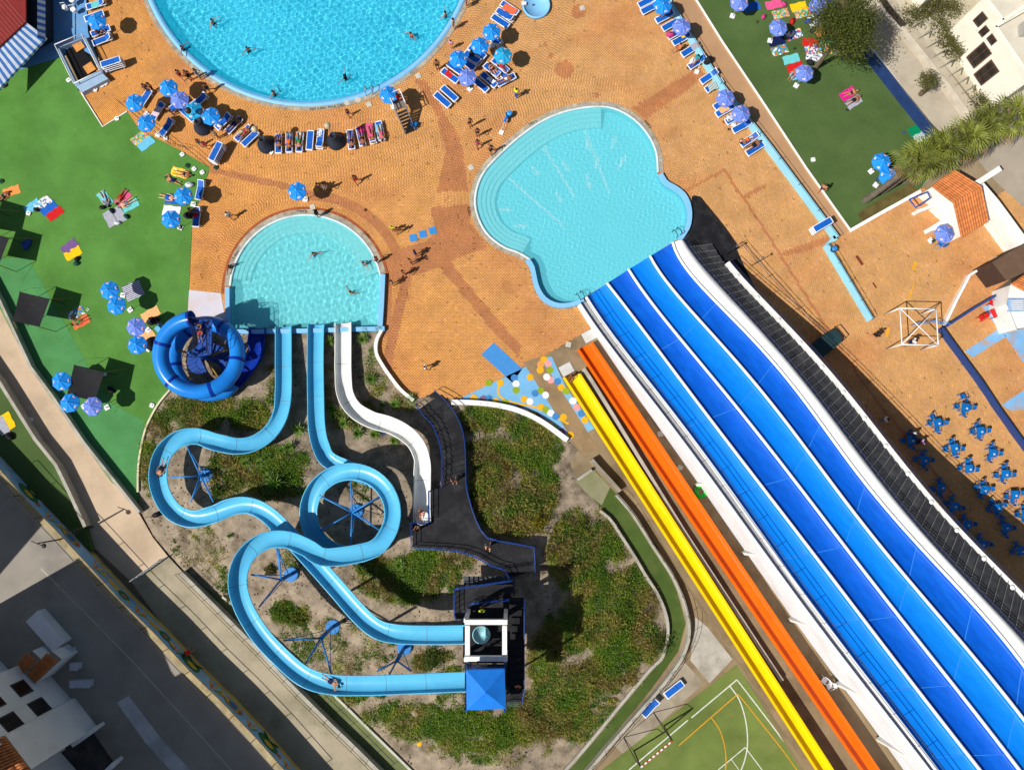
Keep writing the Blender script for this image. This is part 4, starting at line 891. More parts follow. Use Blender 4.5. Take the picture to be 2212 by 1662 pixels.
# support masts under the two blue slides
def mast(root, u, v, ztop, arms, label=None):
    g_ = G(u, v); top = Vector((g_.x, g_.y, ztop))
    m = MB(); m.tube([g_ - Vector((0, 0, 0.2)), top], 0.16, 10); part(root, 'support_mast', m, SUPM, True)
    m = MB(); m.lathe([(0.62, 0), (0.62, 0.3), (0.55, 0.34)], 18, g_ - Vector((0, 0, 0.12))); part(root, 'mast_footing', m, SUPM)
    for e in arms:
        m = MB(); m.tube([top, e], 0.07, 7); part(root, 'support_arm', m, SUPM, True)
        m = MB(); m.tube([Vector((g_.x, g_.y, g_.z + (ztop - g_.z) * 0.25)), e.lerp(top, 0.12) - Vector((0, 0, 0.1))], 0.03, 5); part(root, 'stay', m, SUPM, True)
ringarms = []
lower = [p for p in p1[110:185]]
for a in range(6):
    ang = math.radians(90 + 60 * a); 
    tgt = P(c0[0] + (R0 - 14) * math.cos(ang), c0[1] + (R0 - 14) * math.sin(ang), 3.4)
    ringarms.append(tgt)
mast(S1, 770, 1103, 3.2, ringarms)
mast(S2, 446, 1026, 2.3, [P(368, 1031, 2.9), P(404, 963, 2.3), P(461, 1083, 3.2), P(412, 1083, 3.2)])
mast(S1, 630, 1239, 4.2, [P(598, 1182, 5.2), P(542, 1240, 5.6), P(560, 1310, 5.9), P(602, 1186, 5.2)])
mast(S1, 720, 1352, 5.2, [P(612, 1382, 6.6), P(660, 1432, 6.9), P(716, 1455, 7.0)])
mast(S1, 874, 1397, 5.6, [P(815, 1448, 7.3), P(888, 1448, 7.5), P(840, 1458, 7.3)])
for (u, v, z) in ((741, 820, 1.0), (682, 850, 0.8), (612, 830, 1.2), (850, 918, 1.8), (905, 1010, 2.3), (700, 1235, 4.3), (740, 1290, 4.8), (820, 1368, 5.2)):
    rt = S3 if u in (741, 850, 905) else (S1 if u == 682 else S2); g_ = G(u, v); m = MB(); m.tube([Vector((P(u, v, z).x, P(u, v, z).y, g_.z - 0.2)), P(u, v, z) - Vector((0, 0, 0.5))], 0.12, 8); part(rt, 'support_post', m, CONC_L, True)

# ------------------------------------------------------------------ closed tube slide with spiral stair
TB = M('deep_blue_tube', (34, 132, 220), 0.25, 0.08, 0.6, grime=(18, 104, 196), gscale=0.5, gamt=0.6)
TBD = M('navy_tube', (12, 48, 150), 0.3, 0.1)
TS = thing('tube_slide', 'closed deep blue spiral tube slide beside the semicircular pool', 'water slide', P(445, 775, 0))
tc_ = P(441, 772, 2.5); TR = 3.05; tp = []
for k in range(0, 60):
    a = math.radians(95 + k * 9.6); tp.append(Vector((tc_.x + TR * math.cos(a), tc_.y + TR * math.sin(a), 4.6 - k * 0.062)))
last = tp[-1]
tp += [P(548, 770, 0.85), P(553, 735, 0.75), P(556, 706, 0.62)]
tpath = smooth_path(tp, 150)
for s in range(0, 126, 14):
    e = min(127, s + 15); m = MB(); m.tube(tpath[s:e], 0.66, 18, cap=False); part(TS, 'tube_section', m, TB, True)
    m = MB(); m.tube([tpath[s], tpath[s + 1]], 0.7, 18, cap=False); part(TS, 'joint_ring', m, TBD, True)
trough(TS, tpath[126:], 0.66, 0.6, TBD)
m = MB(); cpole = Vector((tc_.x, tc_.y, 0)); m.tube([cpole, cpole + Vector((0, 0, 5.6))], 0.16, 10); part(TS, 'centre_pole', m, DARKBLUE, True)
SS = thing('spiral_stair', 'dark blue steel spiral stair inside the tube slide ring', 'staircase', P(452, 775, 0))
sc_ = P(452, 776, 2.0)
for k in range(21):
    a0_ = math.radians(-60 + k * 17); a1_ = a0_ + math.radians(19); z = 0.25 + k * 0.195; m = MB()
    q = [(sc_.x + 0.15 * math.cos(a0_), sc_.y + 0.15 * math.sin(a0_)), (sc_.x + 1.5 * math.cos(a0_), sc_.y + 1.5 * math.sin(a0_)), (sc_.x + 1.5 * math.cos(a1_), sc_.y + 1.5 * math.sin(a1_)), (sc_.x + 0.15 * math.cos(a1_), sc_.y + 0.15 * math.sin(a1_))]
    m.prism(q, z, z + 0.04); part(SS, 'tread', m, DARKBLUE)
    m = MB(); m.tube([Vector((q[1][0], q[1][1], z)), Vector((q[1][0], q[1][1], z + 1.0))], 0.02, 5); part(SS, 'baluster', m, NAVY)
m = MB(); m.tube([Vector((sc_.x + 1.5 * math.cos(math.radians(-60 + k * 17)), sc_.y + 1.5 * math.sin(math.radians(-60 + k * 17)), 1.25 + k * 0.195)) for k in range(22)], 0.03, 6); part(SS, 'handrail', m, NAVY, True)
m = MB(); m.tube([Vector((sc_.x, sc_.y, 0)), Vector((sc_.x, sc_.y, 4.3))], 0.14, 10); part(SS, 'column', m, DARKBLUE, True)
zt = 4.45; q = [P(415, 690, zt), P(458, 690, zt), P(456, 765, zt), P(428, 770, zt), P(427, 722, zt)]
m = MB(); m.prism([(p.x, p.y) for p in q], zt - 0.08, zt); part(SS, 'landing', m, DARKBLUE)
for loop in ([q[0], q[1], q[2]], [q[0], q[4], q[3]]):
    pts = resample([p.copy() for p in loop], 7)
    for f in (0.5, 1.0):
        m = MB(); m.tube([p + Vector((0, 0, f)) for p in pts], 0.03, 6); part(SS, 'handrail', m, NAVY, True)
    for p in pts:
        m = MB(); m.tube([p, p + Vector((0, 0, 1))], 0.025, 5); part(SS, 'baluster', m, NAVY)
for a in range(5):
    t_ = math.radians(72 * a + 20); m = MB(); m.tube([cpole + Vector((0, 0, 2.2)), Vector((tc_.x + (TR - .7) * math.cos(t_), tc_.y + (TR - .7) * math.sin(t_), 2.6))], 0.09, 7); part(TS, 'support_arm', m, M('ochre_support', (150, 110, 40), 0.5), True)

# ------------------------------------------------------------------ black platform, stair from the deck, walkway and slide tower
PF = thing('slide_platform', 'black painted platform and stairs with blue railings in the garden', 'platform', G(950, 1130))
stL = TL(1, 2, [(1385, 165), (1450, 260), (1520, 330), (1570, 430), (1605, 560), (1612, 700), (1608, 880)]); stR = TL(1, 2, [(1545, 50), (1640, 135), (1720, 240), (1775, 350), (1805, 480), (1815, 640), (1818, 835)])
NSX = 17
la = smooth_path([Vector((a, b, 0)) for a, b in stL], NSX + 1); lb = smooth_path([Vector((a, b, 0)) for a, b in stR], NSX + 1)
for k in range(NSX):
    z = 0.02 + 2.75 * k / (NSX - 1); m = MB(); q = [P(p.x, p.y, z) for p in (la[k], lb[k], lb[k + 1], la[k + 1])]
    m.prism([(p.x, p.y) for p in q], max(-0.1, z - 1.0), z); part(PF, 'step', m, BLACK)
pz = 2.8; STL_, STR_ = la, lb
plat_D = TL(1, 2, [(1610, 880), (1818, 835), (1830, 920), (1862, 1040), (1900, 1150), (1945, 1245), (2000, 1310), (2100, 1335), (2215, 1355)]) + TL(2, 2, [(100, 1372), (190, 1392), (196, 1500), (198, 1600), (120, 1620), (0, 1660)]) + TL(1, 2, [(2190, 1660), (2150, 1580), (2030, 1545), (1900, 1470), (1760, 1425), (1620, 1410), (1350, 1395), (1352, 1180), (1500, 1180), (1500, 910)])
pw = PL(plat_D, pz); m = MB(); m.prism([(p.x, p.y) for p in pw], pz - 0.35, pz); part(PF, 'deck', m, BLACK)
for u, v in ((905, 1165), (955, 1080), (975, 1160), (1040, 1180), (1100, 1190), (1145, 1235)):
    g_ = P(u, v, 0); m = MB(); m.bar(Vector((g_.x, g_.y, -0.1)), Vector((g_.x, g_.y, pz - 0.3)), 0.3); part(PF, 'pillar', m, CONC)
BRAIL = M('blue_rail', (26, 64, 138), 0.4, 0.06)
def railpts(D, z): return [P(a, b, z) for a, b in D]
rl = [[P(p.x, p.y, 0.02 + 2.75 * i / NSX) for i, p in enumerate(side)] for side in (la, lb)]
R1 = [rl[0], rl[1] + railpts(plat_D[2:9], pz) + railpts(plat_D[9:13], pz), railpts(plat_D[15:21] + plat_D[21:], pz)]
for pts in R1:
    for f in (0.45, 1.0):
        m = MB(); m.tube([p + Vector((0, 0, f)) for p in pts], 0.035, 6); part(PF, 'rail', m, BRAIL, True)
    for q in resample(pts, int(plen(pts) / 1.5) + 1):
        m = MB(); m.tube([q, q + Vector((0, 0, 1.0))], 0.028, 5); part(PF, 'rail_post', m, BRAIL)
# tower
TW = thing('slide_tower', 'black slide tower with white frame and stairs where both blue slides start', 'tower', G(1055, 1400))
def blockD(root, name, D, z0, z1, mat, zs=None):
    w = PL(D, z1 if zs is None else zs); m = MB(); m.prism([(p.x, p.y) for p in w], z0, z1); return part(root, name, m, mat)
blockD(TW, 'lower_deck', [(1000, 1335), (1100, 1335), (1100, 1432), (1000, 1432)], 5.75, 5.9, BLACK)
blockD(TW, 'upper_deck', [(1004, 1434), (1094, 1434), (1094, 1530), (1004, 1530)], 7.75, 7.9, BLACK)
blockD(TW, 'stair_deck', [(983, 1262), (1108, 1262), (1108, 1335), (983, 1335)], 4.4, 4.55, BLACK)
blockD(TW, 'side_walk', [(1100, 1290), (1132, 1290), (1132, 1515), (1094, 1515), (1094, 1432), (1100, 1432)], 5.9, 6.0, BLACK)
for k in range(11):      # flight from walkway up to the stair deck
    z = 2.85 + k * 0.16; u0 = 1112 - k * 10; blockD(TW, 'step', [(u0 - 10.5, 1244), (u0, 1244), (u0, 1285), (u0 - 10.5, 1287)], z - 0.06, z, M('grey_tread', (70, 72, 76), 0.6, 0.2, 2))
for k in range(12):
    z = 5.0 + k * 0.23; v0 = 1300 + k * 17; blockD(TW, 'step', [(1102, v0), (1130, v0), (1130, v0 + 16.5), (1102, v0 + 16.5)], z + 1.0, z + 1.06, BLACK)
for u in (1006, 1092):
    for v in (1340, 1425):
        p = P(u, v, 8.4); m = MB(); m.bar(Vector((p.x, p.y, 0)), Vector((p.x, p.y, 8.3)), 0.3); part(TW, 'column', m, WHITE)
fz = 8.5
for a, b in (((1004, 1342), (1096, 1342)), ((1004, 1421), (1096, 1421))):
    m = MB(); m.bar(P(*a, fz), P(*b, fz), 0.36, 0.4); part(TW, 'white_beam', m, WHITE)
for a, b in (((1010, 1350), (1010, 1413)), ((1090, 1350), (1090, 1413))):
    m = MB(); m.bar(P(*a, fz - .01), P(*b, fz - .01), 0.36, 0.39); part(TW, 'white_beam', m, WHITE)
for u in (1008, 1090):
    for v in (1446, 1526):
        p = P(u, v, 9); m = MB(); m.bar(Vector((p.x, p.y, 0)), Vector((p.x, p.y, 9.9)), 0.14); part(TW, 'post', m, DARKBLUE)
for D, z in (([(983, 1268), (983, 1333), (1010, 1333)], 4.55), ([(983, 1268), (1108, 1250)], 4.55), ([(1015, 1300), (1112, 1290)], 4.55), ([(1132, 1290), (1132, 1515), (1094, 1515)], 6.0), ([(1004, 1434), (1094, 1434)], 7.9)):
    pts = resample(PL(D, z), 9)
    for f in (0.5, 1.0):
        m = MB(); m.tube([p + Vector((0, 0, f)) for p in pts], 0.035, 6); part(TW, 'rail', m, BRAIL, True)
    for p in pts:
        m = MB(); m.tube([p, p + Vector((0, 0, 1))], 0.025, 5); part(TW, 'rail_post', m, BRAIL)
m = MB(); c = P(1040, 1369, 6.1); m.lathe([(0.72, 0.25), (0.66, 0.28), (0.6, 0.02), (0.05, 0.0)], 20, c); part(TW, 'start_tub', m, M('pale_tub', (150, 206, 214), 0.3), True)
# canopy over the upper deck
CNM = M('blue_canvas', (18, 118, 214), 0.7, 0.08, 1.5, bump=0.25, bscale=5)
cz = 10.2; corners = [P(1007, 1446, cz), P(1090, 1444, cz), P(1093, 1530, cz), P(1008, 1533, cz)]; apex = (corners[0] + corners[2]) / 2 + Vector((0, 0, 0.75))
for i in range(4):
    a, b = corners[i], corners[(i + 1) % 4]; m = MB(); r1 = []; mid = []
    for k in range(9):
        p = a.lerp(b, k / 8); sag = -0.1 * math.sin(math.pi * k / 8); r1.append(p + Vector((0, 0, -0.28 + sag))); mid.append(p)
    m.loft([r1, mid]); m.loft([mid, [p.lerp(apex, 0.5) + Vector((0, 0, -0.06)) for p in mid], [apex.lerp(p, 0.02) for p in mid]]); part(TW, 'canopy_panel', m, CNM, True)
# ------------------------------------------------------------------ parasols
UB = M('parasol_blue', (24, 138, 226), 0.75, 0.05, 3, objvar=0.06); UV = M('parasol_violet', (104, 130, 214), 0.8, 0.14, 5, objvar=0.06, grime=(130, 150, 222), gscale=6, gamt=0.6); UT = M('parasol_teal', (30, 156, 204), 0.75, 0.06, 3)
LOGO = M('logo_white', (232, 226, 226), 0.8, 0.04); LOGR = M('logo_red', (206, 40, 60), 0.8, 0.05)
UR, UZ = 0.86, 2.25
def parasol_proto(mat, tag):
    root = thing('parasol', 'x', 'parasol', (0, 0, 0))
    for k in range(8):
        a0, a1 = math.radians(k * 45), math.radians(k * 45 + 45); m = MB(); R = [[], [], [], []]
        for i in range(4):
            t = i / 3; a = a0 + (a1 - a0) * t; sc2 = 1.0 - 0.085 * math.sin(math.pi * t)
            for j, (rr, zz) in enumerate(((0.02, 0.36), (0.36, 0.23), (0.66, 0.105), (UR, 0.0))):
                R[j].append(Vector((rr * sc2 * math.cos(a), rr * sc2 * math.sin(a), UZ + zz - 0.05 * math.sin(math.pi * t) * (0, .8, 1, .3)[j])))
        m.loft(R); m.loft([R[3], [p * 1.0 + Vector((0, 0, -0.09)) for p in R[3]]])
        pn = part(root, 'canopy_panel', m, mat, False, world=False)
        if k % 2 == 0:
            am = (a0 + a1) / 2; c = Vector((0.64 * math.cos(am), 0.64 * math.sin(am), UZ + 0.082)); rd = Vector((math.cos(am), math.sin(am), -0.42)).normalized(); td = Vector((-math.sin(am), math.cos(am), 0)); nn = td.cross(rd) * -1
            m = MB(); pts = [c + rd * (0.075 * math.sin(b * .5236)) + td * (0.14 * math.cos(b * .5236)) + Vector((0, 0, 0.008)) for b in range(12)]; m.add(pts, [tuple(range(12))])
            lg = part(pn, 'logo_patch', m, LOGO, world=False)
            m = MB(); m.bar(c - td * 0.085 + Vector((0, 0, .012)), c + td * 0.085 + Vector((0, 0, .012)), 0.028, 0.012); m.bar(c - td * 0.06 + rd * 0.045 + Vector((0, 0, .012)), c + td * 0.06 + rd * 0.045 + Vector((0, 0, .012)), 0.014, 0.012)
            link('logo_print', m.mesh('logo_print', LOGR), pn)
    m = MB(); m.tube([(0, 0, 0.05), (0, 0, UZ + 0.46)], 0.02, 6); part(root, 'pole', m, WHITEP, True, world=False)
    m = MB(); m.box(-.22, .22, -.22, .22, 0.0, 0.09); m.lathe([(0.06, .09), (0.05, .3)], 8); part(root, 'base', m, WHITEP, world=False)
    m = MB(); m.lathe([(0.03, 0), (0.035, .03), (0.01, .07)], 8, (0, 0, UZ + 0.4)); part(root, 'finial', m, WHITEP, world=False)
    return root
UPROTO = {'b': parasol_proto(UB, 'b'), 'v': parasol_proto(UV, 'v'), 't': parasol_proto(UT, 't')}
UCOL = {'b': 'bright blue', 'v': 'faded violet-blue', 't': 'teal'}
def parasol(c, r, x, y, k, place):
    p = PT(c, r, x, y, UZ + 0.2); o = copy_tree(UPROTO[k]); o.location = (p.x, p.y, 0.03); o.rotation_euler = (rnd.uniform(-.05, .05), rnd.uniform(-.05, .05), rnd.uniform(0, 6.28))
    o['label'] = UCOL[k] + ' parasol ' + place; o['group'] = 'parasols around the pools'; return o
for a in (
    (0, 0, 818, 180, 'b', 'over loungers beside the railed stairwell near the striped hut'), (0, 0, 1440, 740, 'b', 'topmost of the cluster left of the big pool'), (0, 0, 1155, 880, 'b', 'leftmost of the deck cluster left of the big pool'),
    (0, 0, 1535, 850, 'v', 'amid the cluster left of the big pool'), (0, 0, 1668, 955, 't', 'under the dark globe lamp left of the big pool'), (0, 0, 1808, 990, 'b', 'right next to the teal one under the globe lamp'), (0, 0, 1255, 1062, 'b', 'at the turf corner with a light blue towel below'),
    (0, 1, 1570, 22, 'b', 'at the turf edge above the white towel'), (1, 0, 1150, 815, 'b', 'shading the lifeguard chair by the big pool'), (1, 0, 1742, 495, 'b', 'lowest bright one of the cluster right of the big pool'),
    (1, 0, 1925, 390, 'b', 'second highest of the cluster right of the big pool'), (1, 0, 2035, 265, 'b', 'highest of the cluster right of the big pool'), (1, 0, 2130, 475, 't', 'right side of the cluster right of the big pool'),
    (1, 0, 1835, 655, 'v', 'bottom of the cluster right of the big pool'), (1, 0, 362, 1640, 'b', 'standing alone above the semicircular pool'), (2, 0, 1310, 30, 'b', 'at the top of the lounger row along the blue wall'),
    (2, 0, 1475, 225, 'v', 'topmost violet one of the row along the blue wall'), (2, 0, 1850, 830, 'v', 'middle violet one of the row along the blue wall'), (2, 0, 1980, 970, 'v', 'lowest violet one of the row along the blue wall'),
    (2, 0, 1970, 5, 'v', 'left of the towels at the top of the upper turf'), (3, 0, 450, 40, 'v', 'at the top next to the leafy tree'), (3, 0, 95, 225, 'v', 'amid the towels left of the leafy tree'), (3, 0, 330, 625, 'v', 'below the leafy tree trunk on the upper turf'),
    (3, 0, 1000, 1390, 'b', 'upper of the pair beside the fan palms'), (3, 0, 1042, 1512, 'b', 'lower of the pair beside the fan palms'), (0, 1, 1455, 230, 'b', 'over the white towel at the turf edge'), (0, 1, 940, 835, 'b', 'upper of the pair by the striped blanket'),
    (0, 1, 1005, 965, 'b', 'lower of the pair by the striped blanket'), (0, 1, 1165, 1145, 'v', 'beside the orange towel left of the tube slide'), (0, 1, 1165, 1315, 'b', 'nearest left of the tube slide'), (0, 1, 515, 1615, 'b', 'upper of the pair by the black shade cloth'),
    (0, 2, 590, 165, 'b', 'lower of the pair by the black shade cloth'), (0, 2, 795, 175, 'v', 'at the lower corner of the black shade cloth'), (3, 1, 1535, 345, 'v', 'outside the tiled kiosk on the right terrace')):
    parasol(*a)
for o in UPROTO.values(): remove_tree(o)
# closed parasol leaning
def closed_parasol(c, r, x, y, ang, label):
    p = PT(c, r, x, y, 0.5); o = thing('closed_parasol', label, 'parasol', p, math.radians(-ang), 'parasols around the pools')
    m = MB(); n = 16; prof = [(0.02, 1.0), (0.05, 0.9), (0.12, 0.35), (0.14, 0.05)]; vs = []
    m.add([(z * 0.9 - 0.2, rr * math.cos(k * 2 * math.pi / n) * (1 if k % 2 else 0.6), rr * math.sin(k * 2 * math.pi / n) * (1 if k % 2 else 0.6)) for rr, z in prof for k in range(n)], [(i * n + k, i * n + (k + 1) % n, (i + 1) * n + (k + 1) % n, (i + 1) * n + k) for i in range(3) for k in range(n)])
    part(o, 'folded_canopy', m, UB, world=False); m = MB(); m.tube([(-1.0, 0, 0), (0.8, 0, 0)], 0.02, 6); part(o, 'pole', m, WHITEP, world=False)
    m = MB(); m.box(-1.2, -.8, -.2, .2, -.5, -.42); part(o, 'base', m, WHITEP, world=False)
closed_parasol(2, 0, 1635, 515, -70, 'folded blue parasol among dark bags in the row along the blue wall')
closed_parasol(1, 0, 2150, 1040, -70, 'folded blue parasol lying beside the blue bin above the slide pool')
# loose white parasol bases
BASEM = M('base_plastic', (236, 236, 236), 0.45, 0.03)
bp = MB(); bp.prism([(0.2 * math.cos(a) ** 1 * (1.25 if k % 2 else 1), 0.2 * math.sin(a) * (1.25 if k % 2 else 1)) for k, a in enumerate([i * math.pi / 4 for i in range(8)])], 0, 0.1)
bpm = bp.mesh('foot', BASEM); bh = MB(); bh.lathe([(0.055, 0.1), (0.055, 0.2), (0.03, 0.21)], 8); bhm = bh.mesh('socket', BASEM)
BASEG = M('base_green', (18, 62, 44), 0.5, 0.05); bpg = bp.mesh('foot', BASEG); bhg = bh.mesh('socket', BASEG)
for c, r, x, y, col_, lab in ((0, 0, 1012, 1025, 'w', 'on the turf at the deck corner'), (0, 0, 595, 695, 'w', 'beside the railed stairwell on the turf'), (0, 0, 880, 740, 'w', 'left of two beside the stairwell wall'), (0, 0, 912, 722, 'w', 'right of two beside the stairwell wall'), (0, 0, 825, 775, 'w', 'below the stairwell corner'), (0, 0, 1430, 1195, 'w', 'under the lounger at the turf edge'), (0, 0, 1575, 1335, 'w', 'on the deck edge left of the stacked loungers'), (0, 0, 1678, 1460, 'w', 'left of the two above the yellow towel'), (0, 0, 1748, 1490, 'w', 'right of the two near the yellow towel'), (0, 0, 1620, 1430, 'g', 'beside the yellow patterned towel'), (0, 0, 1865, 1445, 'g', 'at the deck end of the reddish brick band'), (0, 1, 250, 180, 'w', 'left of the blue and red towels'), (0, 1, 1560, 300, 'g', 'below the parasol over the white towel'), (1, 0, 132, 1315, 'w', 'at the left end of the curved lounger row'), (3, 0, 65, 1365, 'w', 'on the deck along the blue wall'), (3, 0, 388, 1380, 'w', 'on the white kerb of the upper turf'), (0, 2, 1315, 175, 'w', 'on the turf next to the garden kerb'), (0, 2, 270, 297, 'w', 'on the path beside the low wall'), (3, 1, 1422, 415, 'g', 'outside the tiled kiosk'), (1, 0, 1850, 745, 'g', 'below the violet parasol right of the big pool'), (0, 0, 2245, 1240, 'g', 'beside the leftmost planter of the lounger row'), (3, 0, 400, 135, 'w', 'below the parasol at the leafy tree'), (0, 0, 15, 1565, 'g', 'at the left picture edge on the turf')):
    p = PT(c, r, x, y, 0.03); o = thing('parasol_stand', ('white' if col_ == 'w' else 'dark green') + ' plastic parasol stand ' + lab, 'parasol stand', p, rnd.uniform(0, 3), 'loose parasol stands')
    link('foot', bpm if col_ == 'w' else bpg, o); link('socket', bhm if col_ == 'w' else bhg, o)

# ------------------------------------------------------------------ sun loungers
CUSH = M('blue_sling', (10, 92, 186), 0.6, 0.06, 3, objvar=0.1)
def lounger_proto(back):
    root = thing('sun_lounger', 'x', 'sun lounger', (0, 0, 0)); L, W = 1.92, 0.66
    for s in (-1, 1):
        m = MB(); y = s * (W / 2 - 0.035); m.tube([(-L / 2, y, 0.3), (-L / 2 + 0.1, y, 0.33), (0.0, y, 0.34), (L / 2 - 0.08, y, 0.33), (L / 2, y, 0.3)], 0.04, 6); part(root, 'side_rail', m, WHITEP, True, world=False)
    m = MB()
    for x in (-L / 2 + 0.03, L / 2 - 0.03): m.box(x - 0.04, x + 0.04, -W / 2 + 0.05, W / 2 - 0.05, 0.28, 0.335)
    part(root, 'cross_bar', m, WHITEP, world=False)
    for x in (-0.72, 0.68):
        for s in (-1, 1):
            m = MB(); m.box(x - 0.035, x + 0.035, s * 0.28 - 0.025, s * 0.28 + 0.025, 0, 0.32); part(root, 'leg', m, WHITEP, world=False)
    m = MB(); m.box(-0.86, 0.28, -0.265, 0.265, 0.325, 0.352); part(root, 'seat_sling', m, CUSH, world=False)
    a = math.radians(back); m = MB(); x0 = 0.3; ln = 0.58; mat = Matrix.Translation((x0, 0, 0.34)) @ Matrix.Rotation(-a, 4, 'Y')
    m.box(0, ln, -0.265, 0.265, -0.012, 0.02, mat); part(root, 'backrest_sling', m, CUSH, world=False)
    m = MB(); m.box(ln, ln + 0.07, -0.29, 0.29, -0.025, 0.03, mat); m.box(0, ln, 0.265, 0.3, -0.02, 0.028, mat); m.box(0, ln, -0.3, -0.265, -0.02, 0.028, mat); part(root, 'backrest_frame', m, WHITEP, world=False)
    return root
LP = {'f': lounger_proto(3), 'r': lounger_proto(28)}
def lounger(c, r, x, y, ang, k, label, z=0.0):
    """ang: image angle (deg, y down) from foot to head"""
    p = PT(c, r, x, y, 0.3 + z); o = copy_tree(LP[k]); o.location = (p.x, p.y, z + 0.005); o.rotation_euler = (0, 0, math.radians(-ang))
    o['label'] = label; o['group'] = 'sun loungers on the pool deck'; return o
row = [(195, 1240, 88, 'f'), (287, 1232, 88, 'f'), (378, 1230, 92, 'f'), (467, 1212, 93, 'f'), (555, 1200, 93, 'r'), (820, 1205, 82, 'f'), (906, 1178, 76, 'f'), (997, 1158, 76, 'r'), (1072, 1130, 78, 'f')]
for i, (x, y, a, k) in enumerate(row): lounger(1, 0, x, y, a, k, 'blue sun lounger, ' + nth(i, 9, last='rightmost') + ' of the curved row below the big pool')
rl_ = [(1180, 5, -28), (1205, 62, -28), (1330, 140, -28), (1385, 205, -30), (1430, 275, -30), (1475, 330, -30), (1550, 425, -33), (1610, 530, -33), (1712, 655, -35), (1757, 730, -33), (1830, 880, -33), (1850, 945, -30), (1935, 1010, -28), (1995, 1085, -28), (2060, 1200, -33), (2110, 1275, -33)]
for i, (x, y, a) in enumerate(rl_): lounger(2, 0, x - 12, y + 7, a, 'r' if i % 3 else 'f', 'blue sun lounger, ' + nth(i, len(rl_), 'topmost', 'from top', 'lowest') + ' of the row along the blue wall')
cl = [(1610, 862, 43, 'f', 'left of the empty pair below the cluster right of the big pool'), (1670, 808, 43, 'f', 'right of the empty pair below the cluster right of the big pool'), (1675, 655, 38, 'f', 'with red towel at the lower left of the right cluster'), (1725, 590, 38, 'f', 'above the one with the red towel in the right cluster'), (1820, 545, 38, 'f', 'under the lowest bright parasol of the right cluster'), (1870, 500, 38, 'r', 'with dark clothes left of the right cluster middle'), (1910, 450, 38, 'f', 'between the two upper parasols of the right cluster'), (2050, 340, 38, 'r', 'below the highest parasol of the right cluster'), (2110, 185, 35, 'f', 'with a dark towel above the right cluster'), (2150, 130, 35, 'r', 'with a blue towel at the top of the right cluster'), (2190, 70, 35, 'f', 'under the orange towel at the top of the right cluster'), (2010, 690, 42, 'f', 'with white towel at the bottom of the right cluster'), (1935, 730, 42, 'f', 'lowest of the right cluster under the violet parasol'), (2040, 610, 42, 'r', 'with white sheet under the teal parasol'), (2110, 565, 42, 'f', 'under the teal parasol of the right cluster'), (2160, 690, -28, 'f', 'rightmost of the right cluster')]
for x, y, a, k, lb in cl: lounger(1, 0, x, y, a, k, 'blue sun lounger ' + lb)
ll = [(830, 40, -18, 'r', 'with teal towel at the upper left deck edge'), (815, 140, -20, 'f', 'under the parasol beside the stairwell'), (870, 270, -22, 'f', 'second below the parasol beside the stairwell'), (885, 345, -22, 'r', 'lowest beside the railed stairwell'), (1540, 900, -38, 'f', 'under the violet parasol left of the big pool'), (1720, 870, -38, 'r', 'right of the violet parasol left of the big pool'), (1620, 985, 42, 'f', 'under the teal parasol left of the big pool'), (1930, 1050, -45, 'r', 'left end of the angled row with white bag'), (2020, 1080, -48, 'f', 'second of the angled row left of the planter'), (2100, 1150, -45, 'f', 'with red towel in the angled row'), (2160, 1195, -45, 'f', 'right end of the angled row by the planter'), (1440, 1100, -55, 'r', 'by the turf corner parasol'), (1360, 960, -60, 'f', 'with striped towel by the leftmost parasol'), (1250, 850, -60, 'f', 'beside the leftmost parasol of the deck cluster'), (1730, 1640, -80, 'r', 'at the turf edge above the white towel')]
for x, y, a, k, lb in ll: lounger(0, 0, x, y, a, k, 'blue sun lounger ' + lb)
lounger(0, 1, 1700, 210, -85, 'r', 'blue sun lounger with red cloth at the turf edge beside black bag')
lounger(1, 0, 2110, 625, 42, 'f', 'blue sun lounger with sunbather under the right cluster teal parasol edge')
for i, (x, y, a) in enumerate(((1400, 965, -37), (1195, 1120, -47))): lounger(2, 3, x, y, a, 'r' if i else 'f', 'blue sun lounger ' + ('lower left' if i else 'upper right') + ' of the two left beside the channel')
def stack(c, r, x, y, ang, n, lab):
    for k in range(n):
        p = PT(c, r, x, y, 0.25 * n); q = lounger(c, r, x, y, ang, 'f', 'sun lounger in the stack %s, %s' % (lab, 'topmost' if k == n - 1 else ('lowest' if k == 0 else ORD[k] + ' from bottom')), 0.0)
        q.location = (p.x, p.y, 0.01 + k * 0.26)
stack(0, 0, 1865, 1310, -65, 4, 'by the brown brick band'); stack(0, 0, 960, 540, -18, 4, 'beside the railed stairwell'); stack(3, 1, 470, 280, -30, 4, 'across the blue wall')
for o in LP.values(): remove_tree(o)

